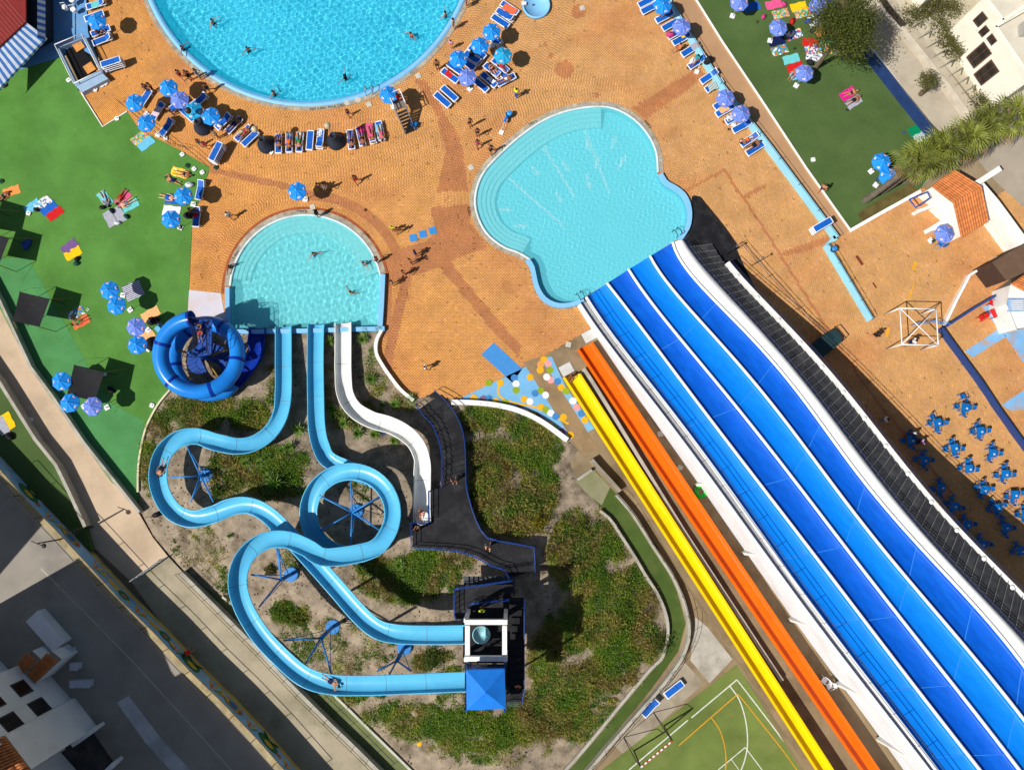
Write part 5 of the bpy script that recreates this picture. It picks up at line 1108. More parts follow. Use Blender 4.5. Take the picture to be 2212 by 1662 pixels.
# ------------------------------------------------------------------ towels
def cloth(col, w, l):
    m = MB(); nx, ny = 9, 6; s = rnd.random() * 9
    vs = [((i / nx - .5) * l + 0.02 * math.sin(j + s), (j / ny - .5) * w + 0.03 * math.sin(i * 1.3 + s), 0.012 + 0.008 * math.sin(i * 1.7 + s) * math.cos(j * 1.3 + s)) for i in range(nx + 1) for j in range(ny + 1)]
    m.add(vs, [(i * (ny + 1) + j, (i + 1) * (ny + 1) + j, (i + 1) * (ny + 1) + j + 1, i * (ny + 1) + j + 1) for i in range(nx) for j in range(ny)])
    return m.mesh('towel', col)
TC = dict(yellow=(250, 196, 30), orange=(238, 150, 80), red=(206, 40, 40), blue=(40, 100, 190), lblue=(110, 190, 220), teal=(110, 200, 200), pink=(226, 90, 140), white=(232, 230, 234), navy=(26, 34, 80), green=(10, 130, 84), mint=(110, 200, 150), purple=(120, 90, 140), peach=(246, 180, 120), salmon=(232, 110, 70), grey=(170, 170, 180), black=(24, 24, 28), magenta=(220, 30, 140))
def tmat(k):
    if k in TC: return M('towel_' + k, TC[k], 0.95, 0.08, 5, bump=0.4, bscale=60, spec=0.05)
    if k == 'stripe_navy': return stripes('towel_stripe_navy', (34, 36, 80), (220, 216, 226), 6, axis=1)
    if k == 'stripe_green': return stripes('towel_stripe_green', (20, 100, 90), (226, 230, 226), 8, axis=0)
    if k == 'stripe_red': return stripes('towel_stripe_red', (220, 130, 150), (240, 236, 236), 7, axis=1)
    if k == 'floral': return patches('towel_floral', [(250, 190, 30), (255, 230, 150), (240, 180, 20), (250, 205, 60)], 9)
    if k == 'print': return patches('towel_print', [(226, 130, 110), (60, 160, 90), (230, 200, 60), (210, 90, 130), (100, 190, 200)], 7)
    if k == 'print2': return patches('towel_print2', [(90, 170, 220), (230, 230, 240), (220, 70, 60), (240, 200, 60), (60, 80, 160)], 6)
    if k == 'white_print': return patches('towel_white_print', [(230, 230, 234), (170, 176, 190), (238, 238, 240), (90, 96, 110)], 8)
    if k == 'green_print': return patches('towel_green_print', [(90, 160, 60), (60, 130, 190), (230, 230, 230), (200, 110, 60)], 5)
def towel(c, r, x, y, ang, k, label, z=0.035, w=0.85, l=1.55):
    p = PT(c, r, x, y, z); o = link('towel', cloth(tmat(k), w, l), None, p, (0, 0, math.radians(-ang))); props(o, label, 'towel', 'towels spread on turf and loungers'); return o
for a in ((0, 0, 1550, 1490, 15, 'floral', 'yellow patterned towel at the turf edge'), (0, 0, 1260, 1240, -40, 'lblue', 'light blue towel on the turf beside the deck corner'), (0, 0, 1205, 1190, -40, 'print', 'orange and white striped towel next to the light blue one'), (0, 0, 100, 1650, -20, 'orange', 'orange towel at the left picture edge'),
          (0, 1, 475, 180, -38, 'red', 'plain red towel on the left turf'), (0, 1, 420, 135, -38, 'blue', 'blue towel next to the plain red one'), (0, 1, 370, 90, -38, 'white_print', 'pale printed towel above the blue one on the left turf'), (0, 1, 280, 120, -38, 'lblue', 'sky blue towel beside the white base on left turf'),
          (0, 1, 1060, 50, -50, 'pink', 'pink towel in the group of towels on the left turf'), (0, 1, 905, 50, 50, 'teal', 'teal towel left of the pink one on left turf'), (0, 1, 1125, 110, -28, 'teal', 'teal towel right of the pink one on left turf'), (0, 1, 950, 225, 60, 'grey', 'grey towel lowest in the group on left turf'), (0, 1, 1030, 190, 60, 'grey', 'grey towel with bags beside the group on left turf'),
          (0, 1, 1500, 60, 8, 'blue', 'blue towel under the parasol at the turf edge'), (0, 1, 1480, 160, 8, 'white', 'white towel under the parasol at the turf edge', 0.035, 1.0, 1.6), (0, 1, 600, 465, -40, 'purple', 'purple towel on the left turf above the yellow one'), (0, 1, 630, 525, -30, 'yellow', 'plain yellow towel alone on the left turf'),
          (0, 1, 1150, 845, -25, 'stripe_navy', 'navy and white striped blanket beside the parasol pair', 0.035, 1.5, 1.7), (0, 1, 1300, 1050, -30, 'peach', 'peach towel beside the violet parasol near the tube slide', 0.035, .9, 1.7), (0, 1, 1410, 1190, 40, 'lblue', 'pale blue towel touching the tube slide'), (0, 1, 1260, 1240, -30, 'peach', 'beige towel between parasols near the tube slide'), (0, 1, 700, 1115, -28, 'salmon', 'salmon towel beside the black shade cloth'), (0, 1, 655, 1040, -28, 'green_print', 'printed towel above the salmon one in the shade'),
          (0, 2, 70, 310, 60, 'yellow', 'yellow towel on the turf below the path', 0.52), (0, 2, 20, 350, 60, 'grey', 'grey towel half under the yellow one', 0.53),
          (3, 0, 265, 60, -15, 'yellow', 'yellow towel at the top of the upper turf'), (3, 0, 300, 115, -15, 'print', 'orange print towel under the yellow one'), (3, 0, 50, 40, -15, 'pink', 'pink towel at the top left of the upper turf'), (3, 0, 110, 120, -15, 'print', 'pink print towel beside the violet parasol'), (3, 0, 425, 200, -28, 'white_print', 'grey and red towel near the leafy tree'), (3, 0, 470, 260, -35, 'orange', 'orange towel beside the leafy tree'), (3, 0, 225, 300, -20, 'print2', 'blue and white print towel below the violet parasol'), (3, 0, 370, 370, 5, 'red', 'red towel with white emblem on the upper turf'), (3, 0, 520, 350, -20, 'mint', 'mint towel beside the red one'), (3, 0, 75, 355, -15, 'navy', 'navy towel at the left of the upper turf'), (3, 0, 100, 435, -20, 'green_print', 'green and blue print towel below the navy one'), (3, 0, 390, 425, -8, 'print2', 'blue print towel below the red one'), (3, 0, 400, 490, 8, 'white_print', 'white printed towel beside the tree trunk'), (3, 0, 560, 435, 20, 'print', 'orange black towel right of the tree trunk'), (3, 0, 200, 510, -15, 'teal', 'pale aqua towel left of the tree trunk'), (3, 0, 235, 580, -20, 'red', 'red towel with yellow emblem below the aqua one'), (3, 0, 260, 640, -20, 'lblue', 'light blue towel under the lowest violet parasol'),
          (3, 0, 690, 810, -33, 'magenta', 'magenta towel under the sunbathing couple'), (3, 0, 740, 880, -33, 'grey', 'white and grey towel beside the magenta one'), (3, 0, 1280, 1120, -28, 'green', 'dark green towel beside the palms'), (3, 0, 1330, 1175, -28, 'stripe_green', 'green striped towel half under the palms'), (2, 0, 2070, 60, -20, 'blue', 'blue blanket below the parasol at the top of the upper turf')):
    towel(*a)
for a in ((1, 0, 1665, 640, 45, 'red', 'red and yellow towel on a lounger of the right cluster', .37, .5, .7), (1, 0, 2030, 690, 42, 'white', 'white towel on the lowest lounger of the right cluster', .37, .4, .8), (1, 0, 2190, 80, 30, 'salmon', 'orange towel draped over the top lounger of the right cluster', .38, .7, 1.3), (1, 0, 2140, 120, 30, 'blue', 'crumpled blue towel beside the orange one', .38, .6, 1.0), (1, 0, 985, 1130, 78, 'pink', 'pink towel on a lounger of the curved row', .37, .62, 1.5), (1, 0, 1065, 1140, 78, 'lblue', 'light blue towel on the rightmost lounger of the curved row', .37, .62, 1.5), (1, 0, 905, 1120, 76, 'magenta', 'magenta towel on a lounger of the curved row', .37, .5, .7), (1, 0, 550, 1150, 90, 'white_print', 'printed towel on the lounger beside the planter', .37, .45, .7), (1, 0, 285, 1160, 90, 'lblue', 'light blue towel folded on a lounger of the curved row', .37, .5, .4), (1, 0, 370, 1200, 90, 'green_print', 'green printed towel on a lounger of the curved row', .37, .6, 1.4), (0, 0, 2110, 1140, -40, 'print', 'red print towel on the angled lounger row', .38, .5, 1.0), (0, 0, 1355, 960, -60, 'stripe_red', 'pink striped towel on the lounger by the leftmost parasol', .38, .6, 1.0), (0, 0, 830, 35, -18, 'teal', 'teal towel on the lounger at the upper left deck', .38, .6, 1.0), (2, 0, 1735, 745, -20, 'stripe_green', 'green striped towel hanging over a lounger along the blue wall', .4, .7, .9), (2, 0, 1585, 395, -30, 'grey', 'grey print towel on a lounger along the blue wall', .4, .6, .9), (2, 0, 1830, 940, -28, 'peach', 'orange and red towel between violet parasols on the blue wall row', .4, .6, .9), (2, 0, 1890, 1010, -28, 'white_print', 'white and red towel below the orange one on the blue wall row', .4, .6, .9), (2, 0, 1480, 315, -30, 'yellow', 'small yellow cloth on a lounger along the blue wall', .4, .25, .4), (2, 0, 2070, 1190, -33, 'white_print', 'patterned towel on the second lowest lounger of the blue wall row', .4, .4, .5), (0, 1, 1690, 170, -85, 'red', 'dark red cloth on the lounger at the turf edge', .38, .5, .9)):
    towel(*a)
# ------------------------------------------------------------------ bags and other small belongings
BAGC = {'dark': (30, 30, 36), 'blue': (40, 70, 150), 'green': (20, 80, 60), 'white': (226, 226, 230), 'pink': (190, 60, 120), 'brown': (90, 60, 40), 'red': (180, 30, 30)}
def bag(c, r, x, y, k, label, z=0.03, s=1.0):
    p = PT(c, r, x, y, z); o = thing('beach_bag', label, 'bag', p, rnd.uniform(0, 6), 'bags left with the towels'); m = MB(); n = 12; vs = []; pr = [(0.16, 0), (0.24, 0.05), (0.22, 0.18), (0.13, 0.28), (0.03, 0.3)]
    for rr, zz in pr:
        for i in range(n):
            a = i * 2 * math.pi / n; vs.append((s * rr * math.cos(a) * 1.25 * rnd.uniform(.9, 1.1), s * rr * math.sin(a) * 0.8 * rnd.uniform(.9, 1.1), s * zz))
    m.add(vs, [(i * n + t, i * n + (t + 1) % n, (i + 1) * n + (t + 1) % n, (i + 1) * n + t) for i in range(4) for t in range(n)]); part(o, 'body', m, M('bag_' + k, BAGC[k], 0.8, 0.15, 6), True, world=False)
    m = MB(); m.tube([(-0.1 * s, 0, .25 * s), (-0.06 * s, 0, .38 * s), (0.06 * s, 0, .38 * s), (0.1 * s, 0, .25 * s)], 0.015, 5); part(o, 'strap', m, M('bag_dark', BAGC['dark']), world=False)
for a in ((0, 1, 670, 575, 'dark', 'dark bag below the plain yellow towel'), (0, 1, 665, 615, 'green', 'dark green bag next to the one below the yellow towel'), (0, 1, 890, 130, 'dark', 'dark bag left in the towel group on left turf'), (0, 1, 970, 160, 'dark', 'black bag amid the towel group on left turf'), (0, 1, 1095, 210, 'green', 'green bag right of the towel group on left turf'), (0, 1, 1020, 265, 'white', 'pale bag below the towel group on left turf'), (0, 1, 1640, 200, 'dark', 'large black bag beside the lounger at the turf edge', .03, 1.8), (0, 1, 320, 150, 'dark', 'dark bag between sky blue and blue towels'), (0, 1, 1310, 1310, 'dark', 'large black bag heap near the tube slide', .03, 2.2), (0, 1, 1330, 1110, 'dark', 'dark bag heap under the violet parasol shade', .03, 2.0), (0, 1, 240, 450, 'blue', 'folded dark pushchair bag in the tent shade', .03, 1.8), (0, 1, 900, 1570, 'white', 'pale bag by the black shade cloth pole'), (0, 1, 790, 1590, 'white', 'light bag beside the black shade cloth', .03, 1.3), (0, 2, 965, 40, 'dark', 'dark bag with grey cap under parasol shade', .03, 1.3), (0, 2, 90, 440, 'dark', 'dark clothes heap beside the lower yellow towel', .53, 1.4), (0, 0, 55, 640, 'red', 'red and white bag heap by the striped hut', .03, 1.5), (0, 0, 20, 730, 'pink', 'lilac clothes heap below the striped hut', .03, 1.6), (3, 0, 345, 190, 'blue', 'blue bag near the grey and red towel', .03, 1.2), (3, 0, 385, 265, 'dark', 'dark bag below the blue one on upper turf', .03, 1.2), (3, 0, 205, 190, 'red', 'red bag right of the violet parasol on upper turf', .03, 1.2), (3, 0, 135, 40, 'pink', 'magenta bag at the top of the upper turf'), (2, 0, 2170, 150, 'pink', 'purple bag on the upper turf below the blue blanket'), (3, 0, 360, 545, 'dark', 'dark bag between trunk and violet parasol', .03, 1.3), (2, 0, 1690, 530, 'dark', 'dark bag heap on the blue wall row', .3, 1.7), (2, 0, 1560, 530, 'white', 'black and white cloth bag on the blue wall row', .3, 1.4), (2, 0, 1365, 305, 'pink', 'mauve bag on the blue wall row', .3, 1.4), (1, 2, 1105, 415, 'blue', 'teal swim ring bag lying under the white slide'), (0, 2, 1355, 1115, 'dark', 'black rucksack beside the left loop of the slide', .3, 1.3), (0, 0, 1900, 1090, 'white', 'white bag on the angled lounger row', .36, .9), (1, 0, 1865, 460, 'dark', 'dark clothes on the right cluster lounger', .36, 1.3), (0, 0, 1640, 1600, 'white', 'black and white bag at the turf edge parasol', .03, 1.3)):
    bag(*a)
def flops(c, r, x, y, col, lab):
    p = PT(c, r, x, y, 0.035); o = thing('flip_flops', lab, 'flip-flops', p, rnd.uniform(0, 6), 'flip-flops left on the ground')
    for s in (-1, 1):
        m = MB(); m.prism([(0.13 * math.cos(i * .628) * 1.0, s * 0.08 + 0.05 * math.sin(i * .628)) for i in range(10)], 0, 0.02); so = part(o, 'sole', m, M('flop_' + col, BAGC.get(col, (30, 30, 30))), world=False)
        m = MB(); m.tube([(0.06, s * .08, .02), (0.02, s * .08 + .04, .05), (-.02, s * .08 + .045, .02)], 0.008, 4); m.tube([(0.06, s * .08, .02), (0.02, s * .08 - .04, .05), (-.02, s * .08 - .045, .02)], 0.008, 4); link('strap', m.mesh('strap', M('bag_dark', BAGC['dark'])), so)
for a in ((2, 0, 1520, 590, 'dark', 'dark flip-flops below the blue wall row'), (2, 0, 1875, 1115, 'dark', 'dark flip-flops left of the lower loungers'), (2, 0, 1825, 1055, 'red', 'red flip-flops beside the white and red towel'), (1, 1, 945, 150, 'dark', 'dark flip-flops on the band above the semicircular pool'), (3, 0, 685, 950, 'dark', 'dark flip-flops below the sunbathing couple'), (3, 0, 1175, 1145, 'blue', 'blue flip-flops left of the green towel'), (3, 0, 940, 1550, 'blue', 'dark flip-flops left of the palm parasols'), (3, 0, 230, 420, 'dark', 'dark flip-flops left of the red towel'), (2, 0, 2120, 190, 'dark', 'dark flip-flops on the upper turf'), (0, 1, 755, 1010, 'white', 'pale flip-flops above the salmon towel'), (0, 1, 1605, 100, 'brown', 'brown flip-flops by the turf edge')):
    flops(*a)
# ------------------------------------------------------------------ cafe tables and chairs
CAFE = M('cafe_blue_plastic', (14, 106, 178), 0.4, 0.05, objvar=0.06)
CAFR = M('cafe_red_plastic', (196, 24, 24), 0.4, 0.05)
def chair_proto(mat):
    r = thing('plastic_chair', 'x', 'chair', (0, 0, 0))
    m = MB(); m.box(-.21, .21, -.22, .2, .40, .43); part(r, 'seat', m, mat, world=False)
    m = MB(); pts0 = [Vector((x, -.22 - 0.1 * (1 - (x / .21) ** 2) - .03, .43)) for x in np.linspace(-.21, .21, 7)]; pts1 = [p + Vector((0, -.12, .42)) for p in pts0]; m.loft([pts0, pts1]); m.loft([[p + Vector((0, -.025, 0)) for p in pts1], [p + Vector((0, -.025, 0)) for p in pts0]]); m.strip(pts1, [p + Vector((0, -.025, 0)) for p in pts1]); part(r, 'backrest', m, mat, world=False)
    for s in (-1, 1):
        m = MB(); m.tube([(s * .24, .18, .42), (s * .26, .16, .62), (s * .26, -.1, .65), (s * .23, -.3, .68)], 0.025, 6); part(r, 'armrest', m, mat, True, world=False)
        for y in (.17, -.22):
            m = MB(); m.bar((s * .2, y, .42), (s * .24, y * 1.2, 0), .045); part(r, 'leg', m, mat, world=False)
    return r
def table_proto(mat):
    r = thing('cafe_table', 'x', 'table', (0, 0, 0)); m = MB(); m.box(-.4, .4, -.4, .4, .70, .73); m.box(-.37, .37, -.37, .37, .66, .70); tt = part(r, 'table_top', m, mat, world=False)
    for x in (-.33, .33):
        for y in (-.33, .33):
            m = MB(); m.bar((x, y, .68), (x * 1.1, y * 1.1, 0), .05); part(r, 'leg', m, mat, world=False)
    m = MB(); m.sheet([(.15 + .11 * math.cos(i * .5236), -.1 + .085 * math.sin(i * .5236)) for i in range(12)], .734); lo = part(tt, 'logo_patch', m, LOGO, world=False)
    m = MB(); m.sheet([(.08, -.115), (.22, -.115), (.22, -.085), (.08, -.085)], .737); link('logo_print', m.mesh('logo_print', LOGR), tt)
    return r
CHP, TBP = chair_proto(CAFE), table_proto(CAFE); CHR, TBR = chair_proto(CAFR), table_proto(CAFR)
tabs = [(1705, 190), (1465, 325), (1835, 395), (1612, 540), (1940, 585), (1735, 720), (2050, 765), (1868, 900), (2130, 945), (1240, 470), (1350, 645), (1500, 880), (1610, 1040), (1975, 1060), (1720, 1200), (2055, 1225), (1850, 1370), (2185, 1430), (2225, 1110)]
tabs.sort(key=lambda t_: t_[1])
SIDE = ['upper', 'right', 'lower', 'left']
for i, (x, y) in enumerate(tabs):
    p = PT(3, 2, x, y, 0.7); a = math.radians(rnd.uniform(-8, 12)); o = copy_tree(TBP); o.location = (p.x, p.y, 0.0); o.scale = (.88, .88, 1); o.rotation_euler = (0, 0, a); w = nth(i, 30, 'topmost', 'from top')
    o['label'] = 'square blue cafe table, ' + w + ' of the group right of the slide stairs'; o['group'] = 'blue cafe tables'
    for k in range(4):
        if (i * 7 + k * 3) % 11 == 0: continue
        b = a + math.radians(90 - 90 * k) + rnd.uniform(-.25, .25); d = 0.5 + rnd.uniform(-.04, .1); c = copy_tree(CHP); c.scale = (.86,) * 3; c.location = (p.x + d * math.cos(b), p.y + d * math.sin(b), 0); c.rotation_euler = (0, 0, b + math.pi / 2 + rnd.uniform(-.25, .25))
        c['label'] = 'blue plastic chair at the %s side of the %s blue cafe table' % (SIDE[k], w); c['group'] = 'blue cafe chairs'
p = PT(3, 2, 1680, 95, .4); c = copy_tree(CHP); c.location = (p.x, p.y, 0); c.rotation_euler = (0, 0, .3); props(c, 'blue plastic chair standing alone above the topmost cafe table', 'chair', 'blue cafe chairs')
p = PT(3, 1, 1965, 1035, .7); o = copy_tree(TBR); o.location = (p.x, p.y, 0); o.rotation_euler = (0, 0, .5); props(o, 'red cafe table below the white kiosk', 'table')
for x, y, a, w in ((1935, 950, 1.2, 'upper'), (2010, 990, .3, 'right'), (2045, 1050, -.6, 'lower right'), (1850, 1080, 2.2, 'far left')):
    p = PT(3, 1, x, y, .5); c = copy_tree(CHR); c.location = (p.x, p.y, 0); c.rotation_euler = (0, 0, a); props(c, 'red plastic chair, ' + w + ' one of the red table set', 'chair', 'red cafe chairs')
p = PT(1, 0, 1370, 1065, .5); c = copy_tree(CHP); c.location = (p.x, p.y, 0); c.rotation_euler = (0, 0, -.4); props(c, 'blue plastic chair beside the lifeguard chair steps', 'chair')
p = PT(3, 1, 1495, 440, .5); c = copy_tree(CHP); c.location = (p.x, p.y, 0); c.rotation_euler = (0, 0, .8); props(c, 'blue plastic chair under the parasol outside the tiled kiosk', 'chair')
for i, (x, y) in enumerate(((520, 910), (560, 960))):
    p = PT(3, 3, x, y, 4.5); 
    c = copy_tree(CHP); c.location = (p.x, p.y, zy(qof(*T(3, 3, x, y))) - 0.02); c.rotation_euler = (0, 0, 1 + i)
    for ch in c.children:
        ch.data = ch.data.copy(); ch.data.materials[0] = WHITEP
    props(c, 'white plastic chair, ' + ('upper' if i == 0 else 'lower') + ' of two beside the orange slide', 'chair')
for o in (CHP, TBP, CHR, TBR): remove_tree(o)
# ------------------------------------------------------------------ people: bodies fused by voxel remesh, clothing and hair as children
def cap(m, a, b, ra, rb, n=10):
    a = Vector(a); b = Vector(b); d = (b - a); L = d.length; d.normalize() if L > 1e-6 else None
    pts = []; rs = []
    for t in (-1, -0.7, -0.35): pts.append(a + d * ra * t); rs.append(ra * math.sqrt(max(0.02, 1 - t * t)))
    for t in (0, 0.33, 0.66, 1): pts.append(a.lerp(b, t)); rs.append(ra + (rb - ra) * t)
    for t in (0.35, 0.7, 1): pts.append(b + d * rb * t); rs.append(rb * math.sqrt(max(0.02, 1 - t * t)))
    m.tube(pts, rs, n)
STAND = dict(pel=(0, 0, .93), wai=(0, 0, 1.08), che=(0, .01, 1.28), nek=(0, .0, 1.46), hed=(0, .02, 1.60), ls=(.175, 0, 1.40), le=(.235, -.02, 1.13), lw=(.25, .05, .89), rs=(-.175, 0, 1.40), re=(-.235, -.02, 1.13), rw=(-.25, .05, .89), lh=(.09, 0, .90), lk=(.10, .02, .49), la=(.105, -.02, .07), rh=(-.09, 0, .90), rk=(-.10, .02, .49), ra=(-.105, -.02, .07))
def pose(**k): d = dict(STAND); d.update(k); return d
POSES = dict(
    stand=pose(),
    walk=pose(lk=(.10, .2, .52), la=(.1, .2, .1), rk=(-.1, .02, .5), ra=(-.1, -.3, .09), lw=(.25, -.12, .92), rw=(-.25, .22, .95), re=(-.23, .02, 1.14)),
    armsup=pose(le=(.36, .05, 1.5), lw=(.16, .05, 1.68), re=(-.36, .05, 1.5), rw=(-.16, .05, 1.68)),
    hold=pose(le=(.26, .02, 1.15), lw=(.12, .28, 1.12), re=(-.26, .02, 1.15), rw=(-.12, .28, 1.1)),
    swim=pose(le=(.42, .12, 1.36), lw=(.62, .26, 1.33), re=(-.42, .12, 1.36), rw=(-.62, .26, 1.33), lk=(.14, .2, .55), la=(.16, -.12, .35), rk=(-.14, .1, .5), ra=(-.16, -.2, .3)),
    lie=pose(le=(.3, .03, 1.14), lw=(.3, .06, .9), re=(-.3, .03, 1.14), rw=(-.3, .06, .9), lk=(.13, .04, .49), rk=(-.13, .04, .49), la=(.17, 0, .07), ra=(-.17, 0, .07)),
    lieup=pose(le=(.4, -.02, 1.52), lw=(.2, .02, 1.72), re=(-.32, .03, 1.16), rw=(-.2, .1, .98), lk=(.13, .22, .56), la=(.12, .04, .2), rk=(-.12, .03, .49), ra=(-.16, 0, .07)),
    sit=pose(pel=(0, 0, .12), wai=(0, -.03, .28), che=(0, -.06, .48), nek=(0, -.05, .66), hed=(0, -.02, .80), ls=(.175, -.06, .60), le=(.25, -.16, .36), lw=(.27, -.1, .12), rs=(-.175, -.06, .60), re=(-.24, .05, .38), rw=(-.15, .3, .34), lh=(.09, .02, .12), lk=(.13, .40, .34), la=(.12, .72, .08), rh=(-.09, .02, .12), rk=(-.13, .40, .34), ra=(-.12, .72, .08)))
PTS = {}
def body_proto(name):
    J = {k: Vector(v) for k, v in POSES[name].items()}; m = MB(); seg = []
    def c(a, b, ra, rb, tag): cap(m, J[a] if isinstance(a, str) else a, J[b] if isinstance(b, str) else b, ra, rb); seg.append((J[a] if isinstance(a, str) else a, J[b] if isinstance(b, str) else b, tag))
    sx = (J['ls'] - J['rs']).normalized()
    for o in (-.055, .055):
        c(J['pel'] + sx * o, J['wai'] + sx * o * .9, .105, .095, 'pelvis'); c(J['wai'] + sx * o * .9, J['che'] + sx * o * 1.3, .095, .11, 'torso')
    c('che', 'nek', .10, .05, 'torso'); c('nek', 'hed', .05, .06, 'neck')
    hd = J['hed']; up = (hd - J['nek']).normalized(); fw = up.cross(sx) * -1
    if fw.dot(Vector((0, 1, 0))) < 0 and name not in (): fw = -fw
    c(hd + up * .0, hd + up * .05, .085, .09, 'head'); cap(m, hd + fw * .03 - up * .03, hd + fw * .04, .07, .06); cap(m, hd + fw * .09, hd + fw * .1 - up * .01, .016, .014, 6)
    for s in (-1, 1): cap(m, hd + sx * s * .09, hd + sx * s * .095, .02, .015, 6)
    for s in 'lr':
        c('che', s + 's', .09, .065, 'torso'); c(s + 's', s + 'e', .052, .042, 'arm'); c(s + 'e', s + 'w', .042, .028, 'arm')
        w = J[s + 'w']; d = (w - J[s + 'e']).normalized(); pr = d.cross(Vector((0, 0, 1)) if abs(d.z) < .8 else Vector((0, 1, 0))).normalized()
        cap(m, w, w + d * .07, .03, .034, 8)
        for f, (o, ln) in enumerate(((-.03, .065), (-.01, .08), (.01, .075), (.03, .055))): cap(m, w + d * .08 + pr * o, w + d * (.08 + ln) + pr * o * 1.5 - Vector((0, 0, .01)), .011, .009, 5)
        cap(m, w + d * .03 + pr * .03, w + d * .08 + pr * .065, .013, .01, 5)
        c('pel', s + 'h', .1, .095, 'pelvis'); c(s + 'h', s + 'k', .09, .058, 'thigh'); c(s + 'k', s + 'a', .056, .036, 'shin')
        a = J[s + 'a']; k_ = J[s + 'k']; sd_ = (a - k_).normalized(); f2 = Vector((0, 1, 0)) if abs(sd_.z) > .6 else Vector((0, 0, 1)); c(a - f2 * .03, a + f2 * .15 - (Vector((0, 0, .03)) if abs(sd_.z) > .6 else Vector((0, 0, 0))), .04, .03, 'foot')
    me = m.mesh('tmp', None); ob = link('tmp', me); md = ob.modifiers.new('r', 'REMESH'); md.mode = 'VOXEL'; md.voxel_size = 0.017; md.use_smooth_shade = True
    sm = ob.modifiers.new('s', 'SMOOTH'); sm.factor = 0.5; sm.iterations = 2
    dg = bpy.context.evaluated_depsgraph_get(); me2 = bpy.data.meshes.new_from_object(ob.evaluated_get(dg)); bpy.data.objects.remove(ob)
    nv = len(me2.vertices); co = np.zeros(nv * 3); me2.vertices.foreach_get('co', co); co = co.reshape(-1, 3); no = np.zeros(nv * 3); me2.vertices.foreach_get('normal', no); no = no.reshape(-1, 3)
    fs = [tuple(p.vertices) for p in me2.polygons]; fc = np.array([co[list(f)].mean(0) for f in fs])
    best = np.full(len(fc), 1e9); tg = np.zeros(len(fc), int); tp_ = np.zeros(len(fc)); names = []
    for i, (a, b, tag) in enumerate(seg):
        a = np.array(a); b = np.array(b); ab = b - a; t = np.clip((fc - a) @ ab / max(1e-9, ab @ ab), 0, 1); d = np.linalg.norm(fc - (a + t[:, None] * ab), axis=1)
        k = d < best; best[k] = d[k]; tg[k] = i; tp_[k] = t[k]; names.append(tag)
    tags = np.array(names)[tg]; up_, fw_ = np.array(up), np.array(fw); rel = fc - np.array(hd)
    hair = (tags == 'head') | (tags == 'neck'); hair &= (rel @ up_ > .045) | ((rel @ fw_ < .01) & (rel @ up_ > -.06))
    sel = dict(hair=(hair, .014), trunks=((tags == 'pelvis') | ((tags == 'thigh') & (tp_ < .5)), .014), brief=((tags == 'pelvis'), .01), shirt=((tags == 'torso') | ((tags == 'arm') & (tp_ < .35) & np.isin(tg, [i for i, s_ in enumerate(seg) if s_[2] == 'arm' and (s_[0] - J['ls']).length < .01 or (s_[0] - J['rs']).length < .01])), .016), bikini=((tags == 'torso') & ((fc - np.array(J['che'])) @ np.array((J['nek'] - J['wai']).normalized()) < .06) & ((fc - np.array(J['che'])) @ np.array((J['nek'] - J['wai']).normalized()) > -.05), .01), trousers=(np.isin(tags, ['pelvis', 'thigh', 'shin']), .016))
    out = {'body': me2}
    me2.polygons.foreach_set('use_smooth', [True] * len(fs))
    for k, (mask, off) in sel.items():
        idx = np.where(mask)[0]; mp = {}; V = []; F = []
        for i in idx:
            q = []
            for v in fs[i]:
                if v not in mp: mp[v] = len(V); V.append(tuple(co[v] + no[v] * off))
                q.append(mp[v])
            F.append(tuple(q))
        mm = bpy.data.meshes.new(k); mm.from_pydata(V, [], F); mm.polygons.foreach_set('use_smooth', [True] * len(F)); out[k] = mm
    return out
SKIN = {'l': (222, 168, 132), 'm': (190, 130, 94), 't': (156, 100, 68), 'd': (98, 62, 44)}
CLC = {'red': (190, 34, 30), 'black': (24, 24, 28), 'navy': (26, 36, 84), 'blue': (30, 90, 190), 'teal': (20, 150, 150), 'pink': (230, 80, 120), 'yellow': (226, 232, 20), 'white': (230, 230, 230), 'orange': (240, 110, 20), 'green': (40, 140, 60), 'grey': (120, 120, 124), 'lblue': (130, 190, 220), 'lilac': (200, 160, 200)}
HAIRC = {'b': (26, 20, 18), 'n': (62, 42, 28), 'y': (150, 110, 60)}
PCACHE = {}
